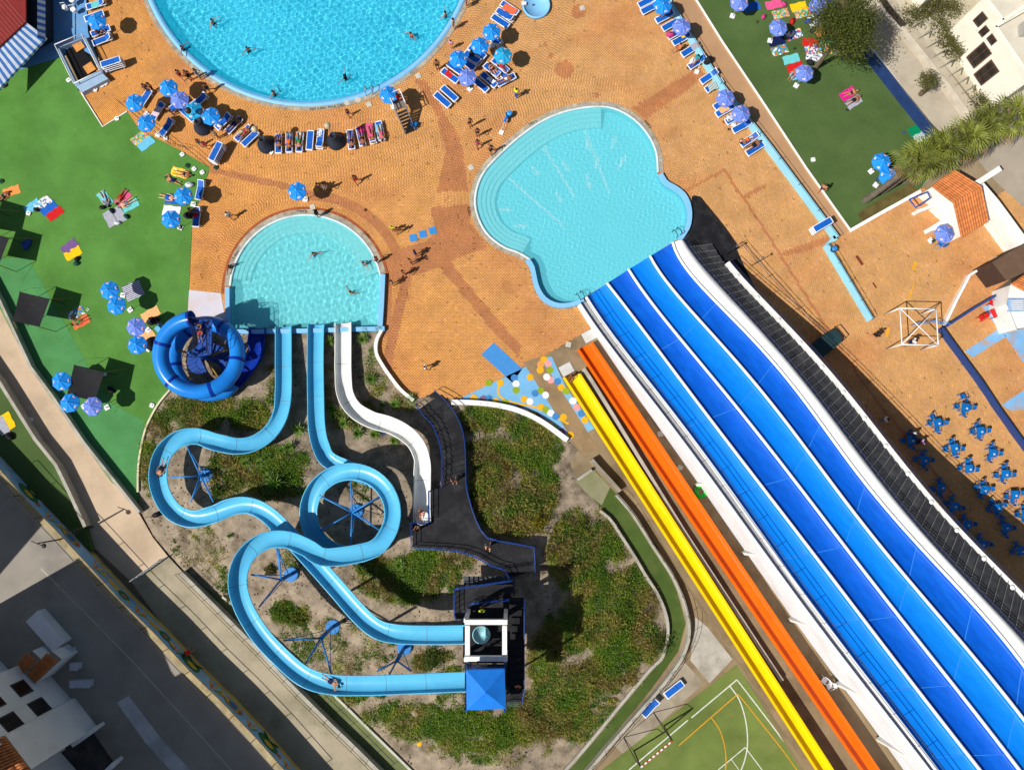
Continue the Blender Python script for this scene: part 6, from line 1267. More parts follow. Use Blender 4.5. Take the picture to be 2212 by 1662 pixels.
def person(c, r, x, y, ps, head, skin, wear, label, z=0.0, hair='b', scale=1.0, zoff=None, lying=False, prone=False, pos=None):
    """head: image angle (deg, y down) of facing (standing) or of the head direction (lying)"""
    if ps not in PTS: PTS[ps] = body_proto(ps)
    A = PTS[ps]; p = Vector(pos) if pos is not None else PT(c, r, x, y, z)
    if lying:
        # body z axis -> horizontal towards head; face up (or down if prone)
        hd = math.radians(-head); e = Matrix.Rotation(hd - math.pi / 2, 4, 'Z') @ (Matrix.Rotation(math.radians(-90 if not prone else 90), 4, 'X'))
        if prone: e = Matrix.Rotation(math.pi, 4, 'Z') @ e
        off = e @ Vector((0, 0, .88 * scale)); loc = p - off + Vector((0, 0, .12 * scale)); rot = e.to_euler()
        lo = Vector((loc.x, loc.y, p.z + .12 * scale))
    else:
        rot = (0, 0, math.radians(-head) - math.pi / 2); lo = Vector((p.x, p.y, p.z))
    o = thing('person', label, 'person', lo); o.rotation_euler = rot; o.scale = (scale,) * 3; o['group'] = 'bathers and visitors'
    def put(nm, key, col, cm):
        ck = (ps, key, col)
        if ck not in PCACHE:
            me = A[key].copy() if True else A[key]; me.materials.clear(); me.materials.append(cm); PCACHE[ck] = me
        link(nm, PCACHE[ck], o)
    put('body', 'body', skin, M('skin_' + skin, SKIN[skin], 0.55, 0.06, 4, objvar=0.06))
    put('hair', 'hair', hair, M('hair_' + hair, HAIRC[hair], 0.6, 0.15, 20))
    for w in wear.split():
        g_, col = w.split(':'); put(g_, g_, col, M('cloth_' + col, CLC[col], 0.85, 0.08, 6))
    return o
st = [(0, 0, 1580, 680, 'walk', 40, 'm', 'trunks:red', 'person in red trunks walking beside the big pool rim'), (0, 0, 1655, 690, 'stand', 60, 't', 'trunks:black', 'person in black trunks standing left of the sitting pair at the pool'), (0, 0, 1735, 680, 'hold', -20, 'm', 'trunks:lblue shirt:grey', 'person in grey top at the big pool left rim'), (0, 0, 1815, 790, 'walk', 30, 't', 'trunks:navy', 'person in dark trunks stepping along the big pool rim'), (0, 0, 1300, 800, 'stand', 60, 't', 'brief:black bikini:black', 'person in black bikini near the topmost parasol left cluster'), (0, 0, 1340, 790, 'hold', 160, 't', 'trunks:black', 'person in black trunks beside the topmost parasol left cluster'), (0, 0, 1500, 990, 'stand', 120, 't', 'trunks:black', 'person in black trunks between the parasols left of the big pool'), (0, 0, 1890, 1190, 'hold', 110, 't', 'brief:teal bikini:teal', 'person in teal bikini above the stacked loungers'), (0, 0, 1740, 1255, 'walk', 40, 't', 'trunks:teal', 'child in teal trunks left of the stacked loungers', .8), (0, 0, 1790, 1275, 'walk', 30, 't', 'brief:pink shirt:pink', 'child in pink swimsuit beside the stacked loungers', .75),
      (1, 0, 1710, 250, 'stand', 200, 'l', 'trunks:lblue', 'person in pale blue trunks standing on the big pool right rim'), (1, 0, 1820, 60, 'stand', 180, 'm', 'trunks:red', 'person in red trunks at the top of the pool right rim'), (1, 0, 1690, 420, 'stand', 100, 'l', 'shirt:lilac brief:orange', 'child in lilac top right of the big pool', .85), (1, 0, 1570, 600, 'stand', 90, 't', 'trunks:black', 'person in black trunks right of the big pool'), (1, 0, 805, 1000, 'walk', 60, 't', 'trunks:navy', 'child in dark trunks running above the planter', .8), (1, 0, 1850, 1095, 'stand', 60, 'm', 'brief:black bikini:black', 'person topmost of the four standing above the slide pool'), (1, 0, 1915, 1175, 'hold', 80, 't', 'trunks:black', 'person second of the four standing above the slide pool'), (1, 0, 1915, 1270, 'walk', 70, 't', 'brief:pink bikini:pink', 'person in pink bikini among the four above the slide pool'), (1, 0, 2030, 1320, 'walk', 60, 't', 'trunks:black', 'person lowest of the four at the slide pool rim'), (1, 0, 870, 1575, 'walk', 60, 't', 'trunks:red', 'person in red trunks right of the lone blue parasol'), (1, 0, 560, 1635, 'stand', 120, 't', 'brief:black bikini:black', 'person in black bikini in the lone parasol shade'), (1, 0, 615, 1640, 'hold', 80, 't', 'trunks:lblue', 'person in light blue trunks beside the lone parasol'),
      (2, 0, 35, 840, 'hold', -40, 't', 'shirt:yellow trousers:blue', 'attendant in neon yellow shirt and blue jeans holding a net'), (3, 0, 440, 1655, 'walk', -60, 'm', 'trunks:navy', 'person in dark trunks walking the walkway beside the upper turf'), (0, 1, 2005, 220, 'walk', 30, 'm', 'shirt:white trunks:grey', 'person in white shirt on the deck left of the semicircular pool'), (1, 1, 545, 205, 'stand', 200, 'd', 'trunks:black shirt:black', 'person in black wetsuit at the semicircular pool top'), (1, 1, 1055, 600, 'hold', 210, 'm', 'trunks:navy', 'person in dark trunks on the semicircular pool right rim'), (1, 1, 1190, 330, 'hold', 100, 't', 'shirt:yellow brief:black', 'child in yellow top right above the semicircular pool', .8), (1, 1, 1235, 345, 'walk', 100, 't', 'brief:black bikini:black', 'person in black bikini beside the child in yellow top'), (1, 1, 1385, 545, 'stand', 160, 't', 'trunks:navy shirt:navy', 'person in navy shirt on the red band'), (1, 1, 1345, 615, 'armsup', 130, 't', 'trunks:black', 'person with hands raised on the red band'), (1, 1, 1285, 710, 'walk', 120, 't', 'brief:black bikini:black', 'person in black bikini walking on the red band'), (1, 1, 1185, 795, 'stand', 160, 'm', 'brief:green bikini:green', 'person in green bikini beside the pool wall end'), (1, 1, 1475, 1520, 'walk', 180, 't', 'shirt:white trunks:black', 'person in white top alone on the lower deck', .95),
      (3, 1, 890, 1245, 'walk', -30, 'm', 'trunks:black shirt:black', 'person in black walking left of the white pipe frame'), (3, 1, 1200, 1300, 'stand', 180, 'm', 'shirt:white trousers:navy', 'person in white shirt under the white pipe frame'), (3, 2, 960, 300, 'stand', 0, 'l', 'shirt:white trousers:grey', 'person in white shirt in the slide stair shadow')]
for a in st:
    sc1 = a[9] if len(a) > 9 else 1.0; person(*a[:6], a[6], a[7], a[8], 0.0, rnd.choice('bbn'), sc1 * rnd.uniform(.95, 1.05))
sw = [(0, 0, 1880, 255, 30, 'm', 'trunks:navy', 'swimmer alone left in the big pool'), (0, 0, 2180, 490, 60, 't', 'trunks:black', 'swimmer in the left middle of the big pool'), (0, 0, 1625, 480, 20, 't', 'trunks:black', 'bather leaning at the big pool left edge'), (1, 0, 190, 860, 200, 'm', 'trunks:black', 'bather in dark trunks at the big pool bottom edge'), (1, 0, 795, 725, 200, 't', 'brief:black shirt:black', 'swimmer in black swimsuit near the pool ladder'), (1, 0, 1355, 365, 120, 't', 'trunks:red', 'swimmer in red trunks at the right of the big pool'), (1, 0, 1645, 190, 200, 'm', 'trunks:navy', 'bather wading below the big pool right rim'), (1, 1, 530, 560, 60, 'm', 'trunks:blue', 'child in blue trunks in the middle of the semicircular pool'), (1, 1, 955, 640, 120, 'm', 'brief:navy bikini:navy', 'bather wading right in the semicircular pool'), (1, 1, 845, 890, -60, 't', 'trunks:grey', 'swimmer under the surface low right in the semicircular pool'), (0, 1, 2030, 670, 40, 'd', 'trunks:black', 'bather in black stepping into the semicircular pool left')]
for c, r, x, y, a, sk, w, lb in sw:
    o = person(c, r, x, y, 'swim', a, sk, w, lb, -0.98 if 'under' not in lb else -1.3); [setattr(q.cycles, 'is_caustics_receiver', True) for q in o.children]
ly = [(1, 0, 200, 1215, 90, 't', 'brief:black', 'sunbather on the leftmost lounger of the curved row', .38, 1), (1, 0, 285, 1225, 88, 't', 'trunks:orange', 'sunbather in orange shorts on the curved row', .38, 1), (1, 0, 372, 1220, 92, 'm', 'trunks:green', 'sunbather in green shorts on the curved row', .38, 0), (1, 0, 822, 1210, 84, 't', 'brief:black', 'sunbather lying prone right of the planter', .38, 1), (1, 0, 912, 1190, 74, 't', 'brief:black', 'sunbather lying on magenta towel in the curved row', .38, 1), (1, 0, 1000, 1165, 76, 't', 'brief:pink', 'sunbather on the pink towel in the curved row', .38, 1), (1, 0, 1078, 1150, 78, 'm', 'brief:pink bikini:pink', 'sunbather in pink bikini on the rightmost lounger', .38, 0), (0, 0, 2025, 1070, -45, 't', 'trunks:navy', 'sunbather in navy shorts on the angled row', .38, 0), (0, 0, 2110, 1150, -45, 't', 'brief:red', 'sunbather on the red print towel', .39, 1), (1, 0, 2055, 610, 230, 'm', 'brief:black bikini:black', 'sunbather in black bikini on the white sheet', .4, 0), (1, 0, 2150, 690, -25, 't', 'brief:white', 'sunbather on the rightmost lounger of the right cluster', .38, 0), (1, 0, 2125, 575, 225, 't', 'trunks:red', 'sunbather under the teal parasol of the right cluster', .38, 0),
      (3, 0, 705, 808, -20, 'm', 'brief:black', 'upper sunbather of the couple on the magenta towel', .05, 1), (3, 0, 735, 868, -30, 't', 'trunks:black', 'lower sunbather of the couple beside the magenta towel', .05, 1), (0, 1, 695, 1110, 155, 't', 'brief:green bikini:green', 'sunbather in green bikini on the salmon towel', .05, 0), (0, 1, 1450, 45, 10, 'l', 'trunks:blue', 'sunbather on the blue towel at the turf edge', .05, 1), (0, 1, 1100, 95, 150, 'l', 'trunks:grey', 'sunbather on the right teal towel of the towel group', .05, 1), (0, 1, 910, 60, 60, 'l', 'shirt:grey trunks:lblue', 'sunbather on the left teal towel of the towel group', .05, 0), (0, 1, 1050, 40, 120, 't', 'trunks:red', 'sunbather on the pink towel of the towel group', .05, 0), (0, 0, 1590, 1505, 10, 't', 'brief:black', 'sunbather on the yellow patterned towel', .05, 1), (0, 0, 1500, 1560, 200, 'm', 'trunks:navy', 'sunbather below the yellow patterned towel', .05, 0), (2, 0, 2035, 1205, 150, 't', 'brief:orange', 'sunbather on the second lowest blue wall lounger', .4, 0), (2, 0, 2085, 1255, -30, 't', 'trunks:black', 'sunbather on the lowest blue wall lounger', .4, 0), (0, 1, 30, 40, -40, 't', 'brief:black', 'sunbather on the towel at the left picture edge', .05, 0)]
for c, r, x, y, a, sk, w, lb, z, pr in ly: person(c, r, x, y, 'lieup' if (x + y) % 3 == 0 and not pr else 'lie', a, sk, w, lb, z, rnd.choice('bn'), 1.0, lying=True, prone=bool(pr))
si = [(2, 0, 1440, 420, 160, 'm', 'trunks:orange', 'person in orange shorts sitting on a blue wall lounger', .35), (2, 0, 1590, 520, 130, 't', 'brief:teal shirt:teal', 'person in teal top sitting by the folded parasol', .35), (2, 0, 1345, 110, 150, 't', 'brief:red shirt:red', 'person in red sitting under the top blue wall parasol', .35), (0, 0, 860, 290, 10, 't', 'trunks:black', 'person sitting on the lounger beside the stairwell', .35), (0, 1, 1330, 1100, 40, 't', 'brief:black bikini:black', 'person sitting in the violet parasol shade near the tube slide', .05), (0, 1, 1660, 165, 0, 't', 'trunks:grey', 'person sitting beside the large black bag', .35), (3, 0, 225, 640, 130, 'm', 'brief:red', 'person sitting under the lowest violet parasol on the upper turf', .05), (1, 0, 1225, 850, 0, 't', 'shirt:red trunks:red', 'lifeguard in red sitting in the high chair', 1.85), (3, 2, 1250, 420, 90, 't', 'shirt:white trousers:navy', 'person at the shaded cafe table, upper', .42), (3, 2, 1310, 490, 180, 't', 'shirt:lilac trousers:black', 'person in lilac at the shaded cafe table, lower', .42), (1, 2, 1435, 1085, 90, 'm', 'trunks:red', 'rider sitting in the white slide start tub', 2.75), (2, 1, 515, 1590, 120, 't', 'brief:black', 'rider sitting at the end of the yellow slide', .25), (0, 1, 1730, 1150, 90, 'm', 'trunks:navy', 'upper rider sitting at the tube slide top', 4.5), (0, 1, 1740, 1205, 90, 'm', 'trunks:red', 'lower rider sitting at the tube slide top', 4.5)]
for c, r, x, y, a, sk, w, lb, z in si: person(c, r, x, y, 'sit', a, sk, w, lb, z, 'b')
for c, r, x, y, ps, a, sk, w, lb, z in ((1, 2, 1715, 820, 'walk', 90, 'm', 'trunks:blue', 'person in blue trunks climbing the black stairs', 2.8), (1, 2, 2005, 1385, 'walk', 110, 'l', 'trunks:teal', 'person in teal trunks on the black walkway', 2.8), (1, 2, 1400, 1245, 'hold', -90, 'm', 'shirt:black trunks:black', 'attendant in black waiting at the white slide start', 2.8), (2, 3, 50, 900, 'walk', 90, 'm', 'trunks:green', 'person in green trunks on the tower stairs', 7.2), (0, 3, 1660, 625, 'walk', -30, 'm', 'shirt:red trunks:red', 'person in red on the shaded service path', 0.02), (0, 2, 870, 1540, 'walk', -30, 'm', 'trunks:orange', 'person in orange trunks beside the mural wall', 0.02), (1, 3, 1955, 260, 'stand', 90, 't', 'shirt:yellow trunks:black', 'attendant in neon yellow on the tower stair deck', 4.55)):
    person(c, r, x, y, ps, a, sk, w, lb, z)
person(0, 2, 1400, 715, 'lie', 110, 'm', 'trunks:black', 'rider lying in the left loop of the weaving slide', 2.75, lying=True)
person(1, 3, 645, 893, 'lieup', 30, 'm', 'trunks:navy', 'rider lying in the slide below the canopy', 7.3, lying=True)
# ------------------------------------------------------------------ low walls, kerbs, fences
PCY = M('pale_cyan_paint', (150, 212, 232), 0.6, 0.06, 0.9, grime=(170, 200, 205), gscale=0.6, gamt=0.4)
def wallD(name, D, w, h, mat, label, cat='wall', z0=0.0, smooth_n=0):
    q = PL(D, z0 + (h if not isinstance(h, (list, tuple)) else h[0]))
    if smooth_n: q = smooth_path(q, smooth_n)
    return box_thing_wall(name, q, w, h, mat, label, cat, z0)
wallD('low_wall', [(1395, -80), (1450, 12), (1556, 182), (1660, 314), (1808, 513)], 0.55, 0.4, PCY, 'long pale blue low wall behind the upper lounger row')
wallD('low_wall', [(1806, 512), (1786, 529), (1882, 690)], 0.5, 0.4, PCY, 'pale blue low wall with a kink on the right terrace')
wallD('turf_kerb', [(1435, -90), (1505, 0), (1560, 88), (1650, 222), (1742, 362), (1838, 497)], 0.14, 0.14, WHITE, 'white kerb along the walkway side of the upper turf', 'kerb')
wallD('turf_kerb', [(1838, 497), (1910, 456), (1990, 412)], 0.3, 0.3, WHITE, 'white kerb at the lower end of the upper turf', 'kerb')
wallD('turf_kerb', [(1720, -90), (1795, -5), (1900, 125), (2016, 277)], 0.16, 0.2, WHITE, 'white kerb along the street side of the upper turf', 'kerb')
wallD('soil_strip', [(1858, 470), (1905, 440), (1975, 402)], 0.9, 0.12, M('soil_dark', (96, 84, 44), 0.95, 0.3, 1.5, bump=0.5), 'strip of dry soil under the palms', 'soil')
wallD('garden_kerb', [(366, 842), (352, 858), (336, 880), (316, 920), (305, 960), (298, 1010), (297, 1062)], 0.16, 0.22, M('cream_kerb', (214, 204, 170), 0.8, 0.15, 1.5), 'cream curved kerb between turf and garden', 'kerb', smooth_n=30)
wallD('garden_wall', [(824, 712), (813, 735), (812, 760), (822, 782), (842, 812), (866, 842), (893, 864)], 0.3, 0.45, WHITE, 'white curved low wall right of the white slide', smooth_n=30)
wallD('garden_wall', [(975, 868), (1020, 869), (1070, 874), (1120, 886), (1170, 910), (1226, 950)], 0.45, 0.5, WHITE, 'white curved wall below the painted splash floor', smooth_n=30)
wallD('path_wall', [(-60, 540), (0, 652), (65, 792), (110, 852), (180, 955), (300, 1106)], 0.25, 0.75, CONC_L, 'grey wall between the beige path and the left turf')
wallD('path_wall', [(-60, 740), (0, 828), (75, 948), (120, 1004), (150, 1065), (183, 1137)], 0.28, 0.95, CONC_L, 'grey wall between the beige path and the lower turf strip')
wallD('service_wall', TL(0, 3, [(1560, -40), (1790, 190), (2000, 400), (2210, 610)]) + TL(1, 3, [(200, 830), (400, 1030), (640, 1270), (870, 1490), (1080, 1700), (1180, 1800)]), 0.3, 0.75, CONC_L, 'weathered concrete wall between service path and olive drain')
wallD('drain_kerb', [(480, 1288), (560, 1350), (690, 1470), (790, 1568), (880, 1656), (960, 1738)], 0.2, 0.2, M('pale_kerb', (190, 190, 170), 0.8, 0.15, 1.5), 'pale kerb between olive drain and garden', 'kerb')
CHR_ = TL(2, 2, [(905, 945), (1030, 1090), (1130, 1240), (1220, 1385), (1310, 1520), (1395, 1655)]) + TL(2, 3, [(1470, 165), (1518, 330), (1535, 430), (1528, 530), (1495, 640), (1445, 740), (1290, 950), (1080, 1190), (860, 1440), (690, 1640), (600, 1750)])
CHL_ = TL(2, 2, [(760, 1085), (850, 1160), (950, 1310), (1060, 1480), (1160, 1650)]) + TL(2, 3, [(1250, 130), (1310, 260), (1345, 390), (1343, 530), (1300, 690), (1200, 790), (980, 1050), (760, 1320), (600, 1510), (470, 1655), (390, 1750)])
wallD('channel_wall', CHR_, 0.26, 0.7, CONC_L, 'weathered outer wall of the green channel', smooth_n=60)
wallD('channel_wall', CHL_, 0.24, 0.35, CONC_L, 'garden side wall of the green channel', smooth_n=60)
wallD('basin_wall', TL(2, 2, [(565, 815), (690, 730)]), 0.25, 0.5, CONC_L, 'short wall closing the channel basin')
wallD('basin_wall', TL(2, 2, [(690, 640), (740, 700), (860, 830), (935, 915)]), 0.3, 0.9, CONC, 'dark stepped wall behind the channel basin')
WIRE = M('fence_post_dark', (44, 42, 40), 0.6)
def posts(name, D, zt, n, label, h=1.1, wires=True, r=0.03, mat=None):
    q = resample(PL(D, zt), 60); return railing(name, q, label, mat or WIRE, h, (0.5, 0.97) if wires else (0.97,), plen(q) / n, 0.02 if wires else r, 'fence')
posts('wire_fence', CHR_[:16], 0.7, 16, 'thin wire fence on the channel outer wall')
posts('wire_fence', TL(0, 3, [(1560, -40), (1790, 190), (2210, 610)]) + TL(1, 3, [(400, 1030), (870, 1490), (1080, 1700)]), 0.75, 15, 'thin wire fence on the service path wall')
posts('rope_fence', [(1450, 12), (1556, 182), (1660, 314), (1808, 513)], 0.4, 9, 'thin rope fence on the pale blue wall', 0.7)
posts('rope_fence', [(1786, 529), (1882, 690)], 0.4, 4, 'thin rope fence on the kinked terrace wall', 0.7)
posts('rope_fence', TL(0, 0, [(1040, 890), (1500, 1270), (1620, 1290), (1800, 1440)]), 0.02, 4, 'thin rope fence at the turf edge above the stacked loungers', 0.9)
posts('rope_fence', [(1790, 735), (1860, 825), (1990, 985), (2110, 1130), (2240, 1260)], 0.0, 9, 'low dark cable fence in front of the slide shadow', 0.4) if False else None
# navy terrace walls
NVW = M('navy_wall', (40, 66, 124), 0.6, 0.06)
wallD('terrace_wall', TL(3, 1, [(1545, 1150), (1800, 985), (2000, 870), (2130, 785)]), 0.2, 0.7, NVW, 'navy low wall leading to the white kiosk')
wallD('terrace_wall', TL(3, 1, [(1505, 1165), (1640, 1350), (1860, 1650)]) + TL(3, 2, [(2020, 230), (2215, 500), (2330, 660)]), 0.22, 0.7, NVW, 'long navy low wall right of the cafe tables')
wallD('terrace_wall', TL(3, 1, [(1985, 555), (1860, 640), (1745, 710), (1640, 910), (1530, 1135)]), 0.22, 0.5, WHITE, 'white low wall crossing the right terrace')
wallD('boundary_wall', TL(3, 1, [(1830, -60), (1960, 90), (2180, 390), (2300, 540)]), 0.9, 2.2, WHITE, 'tall white boundary wall behind the tiled kiosk')
wallD('entrance_wall', TL(3, 0, [(1790, 1590), (2010, 1450)]), 0.5, 2.4, WHITE, 'short white entrance wall with globe lamp')
# screen fence and street wall at the top right
wallD('screen_fence', TL(3, 0, [(500, -60), (700, 190), (870, 405), (1180, 800), (1440, 1125)]), 0.06, 1.4, M('navy_screen', (32, 58, 108), 0.8, 0.12, 1.2, grime=(24, 40, 78)), 'dark blue screen fence along the street', 'fence')
wallD('street_wall', TL(3, 0, [(840, -60), (1000, 80), (1180, 280), (1400, 560), (1600, 820), (1790, 1075)]), 0.7, 0.35, M('pale_stone', (196, 184, 164), 0.9, 0.12, 1.5, bump=0.3), 'low pale stone wall between street and villas')
wallD('picket_fence', TL(3, 0, [(960, -80), (1060, 60), (1180, 200)]), 0.08, 1.0, M('dark_wood', (60, 52, 44), 0.8, 0.2, 3), 'dark picket fence at the top of the street', 'fence')
fr = thing('pipe_fence', 'row of slanted pipe supports between street wall and villas', 'fence', PT(3, 0, 1240, 240, 0.03))
for x, y in ((1215, 255), (1290, 340), (1360, 420), (1420, 500), (1480, 590), (1560, 660), (1610, 740), (1670, 810), (1720, 890), (1790, 960), (1830, 1040)):
    p = PT(3, 0, x, y, 0.03); q = p + Vector((0.9, 0.5, 0.75)); m = MB(); m.tube([p, q, q + Vector((0.25, -0.35, -0.72))], 0.05, 6); part(fr, 'pipe_support', m, M('grey_pipe', (150, 144, 132), 0.5), True)
# ------------------------------------------------------------------ mural wall
mw_b = [Vector((p.x, p.y, 0)) for p in MW]; mo = offset2(MW, 0.35)
sgm = 1 if mo[6].x > MW[6].x else -1
top_o = offset2(MW, sgm * 0.12); top_i = offset2(MW, -sgm * 0.22)
mz = thing('mural_wall', 'long retaining wall painted with sea creatures on pale blue', 'wall', (MW[5].x, MW[5].y, 0))
m = MB(); m.loft([flat(top_o, -0.2), flat(top_o, 2.25)]); part(mz, 'painted_face', m, M('mural_blue', (120, 170, 210), 0.7, 0.2, 0.35, grime=(200, 214, 220), gscale=0.3, gamt=0.9))
m = MB(); to2, ti2 = offset2(MW, sgm * 0.2), offset2(MW, -sgm * 0.28); m.loft([flat(to2, 2.2), flat(to2, 2.32), flat(ti2, 2.32), flat(ti2, 1.9)]); part(mz, 'coping', m, M('old_coping', (168, 150, 112), 0.9, 0.2, 1.5, bump=0.3, grime=(110, 98, 70), gamt=0.7))
m = MB(); f1 = offset2(MW, sgm * 0.13); m.loft([flat(f1, -0.1), flat(f1, 0.55)]); part(mz, 'sand_band', m, M('mural_sand', (206, 178, 96), 0.8, 0.15, 0.8))
fl = resample([Vector((p.x, p.y, 0)) for p in offset2(MW, sgm * 0.135)], 401)
def motif(i, shapes, lift):
    c = fl[i]; d = (fl[i + 2] - fl[i - 2]).normalized(); nrm = Vector((d.y, -d.x, 0)) if sgm < 0 else Vector((-d.y, d.x, 0))
    for k, (pts, col) in enumerate(shapes):
        m = MB(); m.add([c + d * (x * 1.1) + Vector((0, 0, 1.2 + y * 0.95)) + nrm * (0.004 * (k + 1) + lift) for x, y in pts], [tuple(range(len(pts)))]); part(mz, 'painted_motif', m, M('mural_%d_%d_%d' % col, col, 0.8, 0.15, 3))
def ell(cx, cy, a, b, n=14, rot=0): return [(cx + a * math.cos(t * 2 * math.pi / n) * math.cos(rot) - b * math.sin(t * 2 * math.pi / n) * math.sin(rot), cy + a * math.cos(t * 2 * math.pi / n) * math.sin(rot) + b * math.sin(t * 2 * math.pi / n) * math.cos(rot)) for t in range(n)]
GRN, DGR, OCH, RST, BLK = (46, 110, 60), (30, 70, 44), (200, 160, 50), (170, 100, 60), (40, 40, 44)
turtle = [(ell(0, 0, 1.1, .62), BLK), (ell(0, 0, 1.03, .55), GRN), (ell(.1, .05, .5, .28), OCH), (ell(1.25, .1, .3, .2), RST), (ell(-.5, -.6, .45, .16, rot=.6), DGR), (ell(.5, -.6, .45, .16, rot=-.6), DGR)]
fish = [(ell(0, 0, 1.0, .55), BLK), (ell(0, 0, .94, .49), OCH), (ell(.0, 0, .5, .4), (60, 110, 150)), ([(-.8, 0), (-1.6, .55), (-1.3, 0), (-1.6, -.55)], OCH), (ell(.8, 0, .25, .25), RST)]
lob = [(ell(-.4, 0, .9, .3), OCH), (ell(.7, 0, .6, .45), GRN), (ell(.75, .05, .25, .2), RST), ([(-1.2, 0), (-1.9, .5), (-1.7, 0), (-1.9, -.5)], OCH), (ell(1.6, .3, .5, .14, rot=.4), OCH)]
coral = [(ell(k * .28 - .4, .2 * (k % 2), .1, .5, 8, rot=(k - 1.5) * .35), c) for k, c in enumerate(((206, 160, 60), (190, 110, 70), (206, 160, 60), (90, 150, 80)))]
for i, mo_ in ((70, turtle), (96, coral), (118, fish), (150, coral), (172, lob), (196, coral), (216, lob), (236, coral), (252, turtle), (276, coral), (296, fish), (316, coral), (334, turtle), (356, coral), (376, fish)): motif(i, mo_, 0.002)
posts('wire_fence', MW_D[1:11], 2.3, 14, 'thin wire fence on top of the mural wall', 0.9, False)
# lamp posts and gate
def lamp_post(u, v, z, h, label):
    p = P(u, v, z); r = thing('lamp_post', label, 'lamp post', p); m = MB(); m.tube([p, p + Vector((0, 0, h))], [0.07, 0.045], 8); part(r, 'pole', m, DARKSTEEL, True)
    m = MB(); m.tube([p + Vector((-0.5, 0.2, h - .1)), p + Vector((0, 0, h)), p + Vector((0.5, -.2, h - .1))], 0.035, 6); part(r, 'arm', m, DARKSTEEL, True)
    m = MB(); m.lathe([(0.06, 0.1), (0.2, 0), (0.18, -.06)], 10, p + Vector((.5, -.2, h - .15))); part(r, 'lamp_head', m, DARKSTEEL)
lamp_post(200, 1137, 0.0, 3.6, 'dark lamp post beside the beige path end'); lamp_post(131, 1164, 2.3, 3.2, 'dark lamp post on the mural wall')
g0, g1 = P(292, 1252, 0), P(358, 1204, 0); railing('path_gate', resample([g0, g1], 12), 'pale metal gate across the path end', M('pale_gate', (200, 200, 196), 0.5), 1.1, (0.1, .35, .6, .85, 1.0), 0.35, 0.02, 'gate')
# ------------------------------------------------------------------ buildings
def facade_building(name, label, base, h, z0, wall_mat, roof_mat, parap=0.3):
    """base: world polygon (ccw or cw)"""
    c = Vector((sum(p.x for p in base) / len(base), sum(p.y for p in base) / len(base), z0)); r = thing(name, label, 'building', c)
    n = len(base); m = MB(); a = flat(base, z0 - 0.2); b = flat(base, z0 + h); m.add(a + b, [(i, (i + 1) % n, n + (i + 1) % n, n + i) for i in range(n)]); part(r, 'wall', m, wall_mat)
    m = MB(); m.sheet([(p.x, p.y) for p in base], z0 + h - parap); part(r, 'roof', m, roof_mat); return r
def win(r, a, b, t0, t1, z0, z1, out, fm, pm, nm='window', bars=True):
    """window on wall a->b between fractions t0..t1"""
    p, q = a.lerp(b, t0), a.lerp(b, t1); m = MB(); o = out * 0.05
    m.add([Vector((p.x, p.y, z0)) + o, Vector((q.x, q.y, z0)) + o, Vector((q.x, q.y, z1)) + o, Vector((p.x, p.y, z1)) + o, Vector((p.x, p.y, z0)) - o * .2, Vector((q.x, q.y, z0)) - o * .2, Vector((q.x, q.y, z1)) - o * .2, Vector((p.x, p.y, z1)) - o * .2], [(0, 1, 2, 3), (0, 4, 5, 1), (1, 5, 6, 2), (2, 6, 7, 3), (3, 7, 4, 0)]); w = part(r, nm, m, fm)
    m = MB(); e = 0.08
    pp, qq = a.lerp(b, t0 + (t1 - t0) * e), a.lerp(b, t1 - (t1 - t0) * e); o2 = out * 0.062
    k = 2
    for i in range(k):
        x0, x1 = pp.lerp(qq, i / k + .02), pp.lerp(qq, (i + 1) / k - .02); m = MB(); m.add([Vector((x0.x, x0.y, z0 + .08)) + o2, Vector((x1.x, x1.y, z0 + .08)) + o2, Vector((x1.x, x1.y, z1 - .08)) + o2, Vector((x0.x, x0.y, z1 - .08)) + o2], [(0, 1, 2, 3)]); link('pane', m.mesh('pane', pm, Vector(r.location)), w)
CREAM = M('villa_render', (238, 232, 214), 0.8, 0.04, 0.6, grime=(214, 206, 186), gscale=0.5, gamt=0.4); ROOFW = M('villa_roof', (208, 200, 182), 0.85, 0.06, 0.6, grime=(190, 180, 160), gscale=0.4, gamt=0.6)
BRN = M('brown_shutter', (96, 66, 52), 0.7, 0.1, 3); GLS = M('dark_glass', (40, 34, 32), 0.15, 0.1, spec=0.5)
def villa(label, D0, D1, depth, h, wins):
    a, b = P(*D0, 0.03), P(*D1, 0.03); d = (b - a).normalized(); n_ = Vector((-d.y, d.x, 0))
    if n_.x < 0: n_ = -n_
    base = [a, b, b + n_ * depth, a + n_ * depth]; r = facade_building('villa', label, base, h, 0.03, CREAM, ROOFW)
    for t0, t1, z0, z1 in wins:
        win(r, a, b, t0, t1, z0, z1, -n_, BRN, GLS); p, q = a.lerp(b, t0 - .03), a.lerp(b, t1 + .03); m = MB(); m.bar(Vector((p.x, p.y, z0 - .06)) - n_ * .12, Vector((q.x, q.y, z0 - .06)) - n_ * .12, .28, .1); part(r, 'sill', m, CREAM)
    for p, q in zip(base, base[1:] + base[:1]):
        m = MB(); m.bar(Vector((p.x, p.y, h + .1)), Vector((q.x, q.y, h + .1)), .32, .35); part(r, 'parapet', m, CREAM)
    for k in range(2):
        c = a.lerp(b, .3 + .4 * k) + n_ * (2.5 + 2 * k); m = MB(); m.box(c.x - .7, c.x + .7, c.y - .5, c.y + .5, h - .3, h + .5); part(r, 'roof_unit', m, M('roof_unit', (170, 166, 158), .7, .1))
    return r, a, b, n_
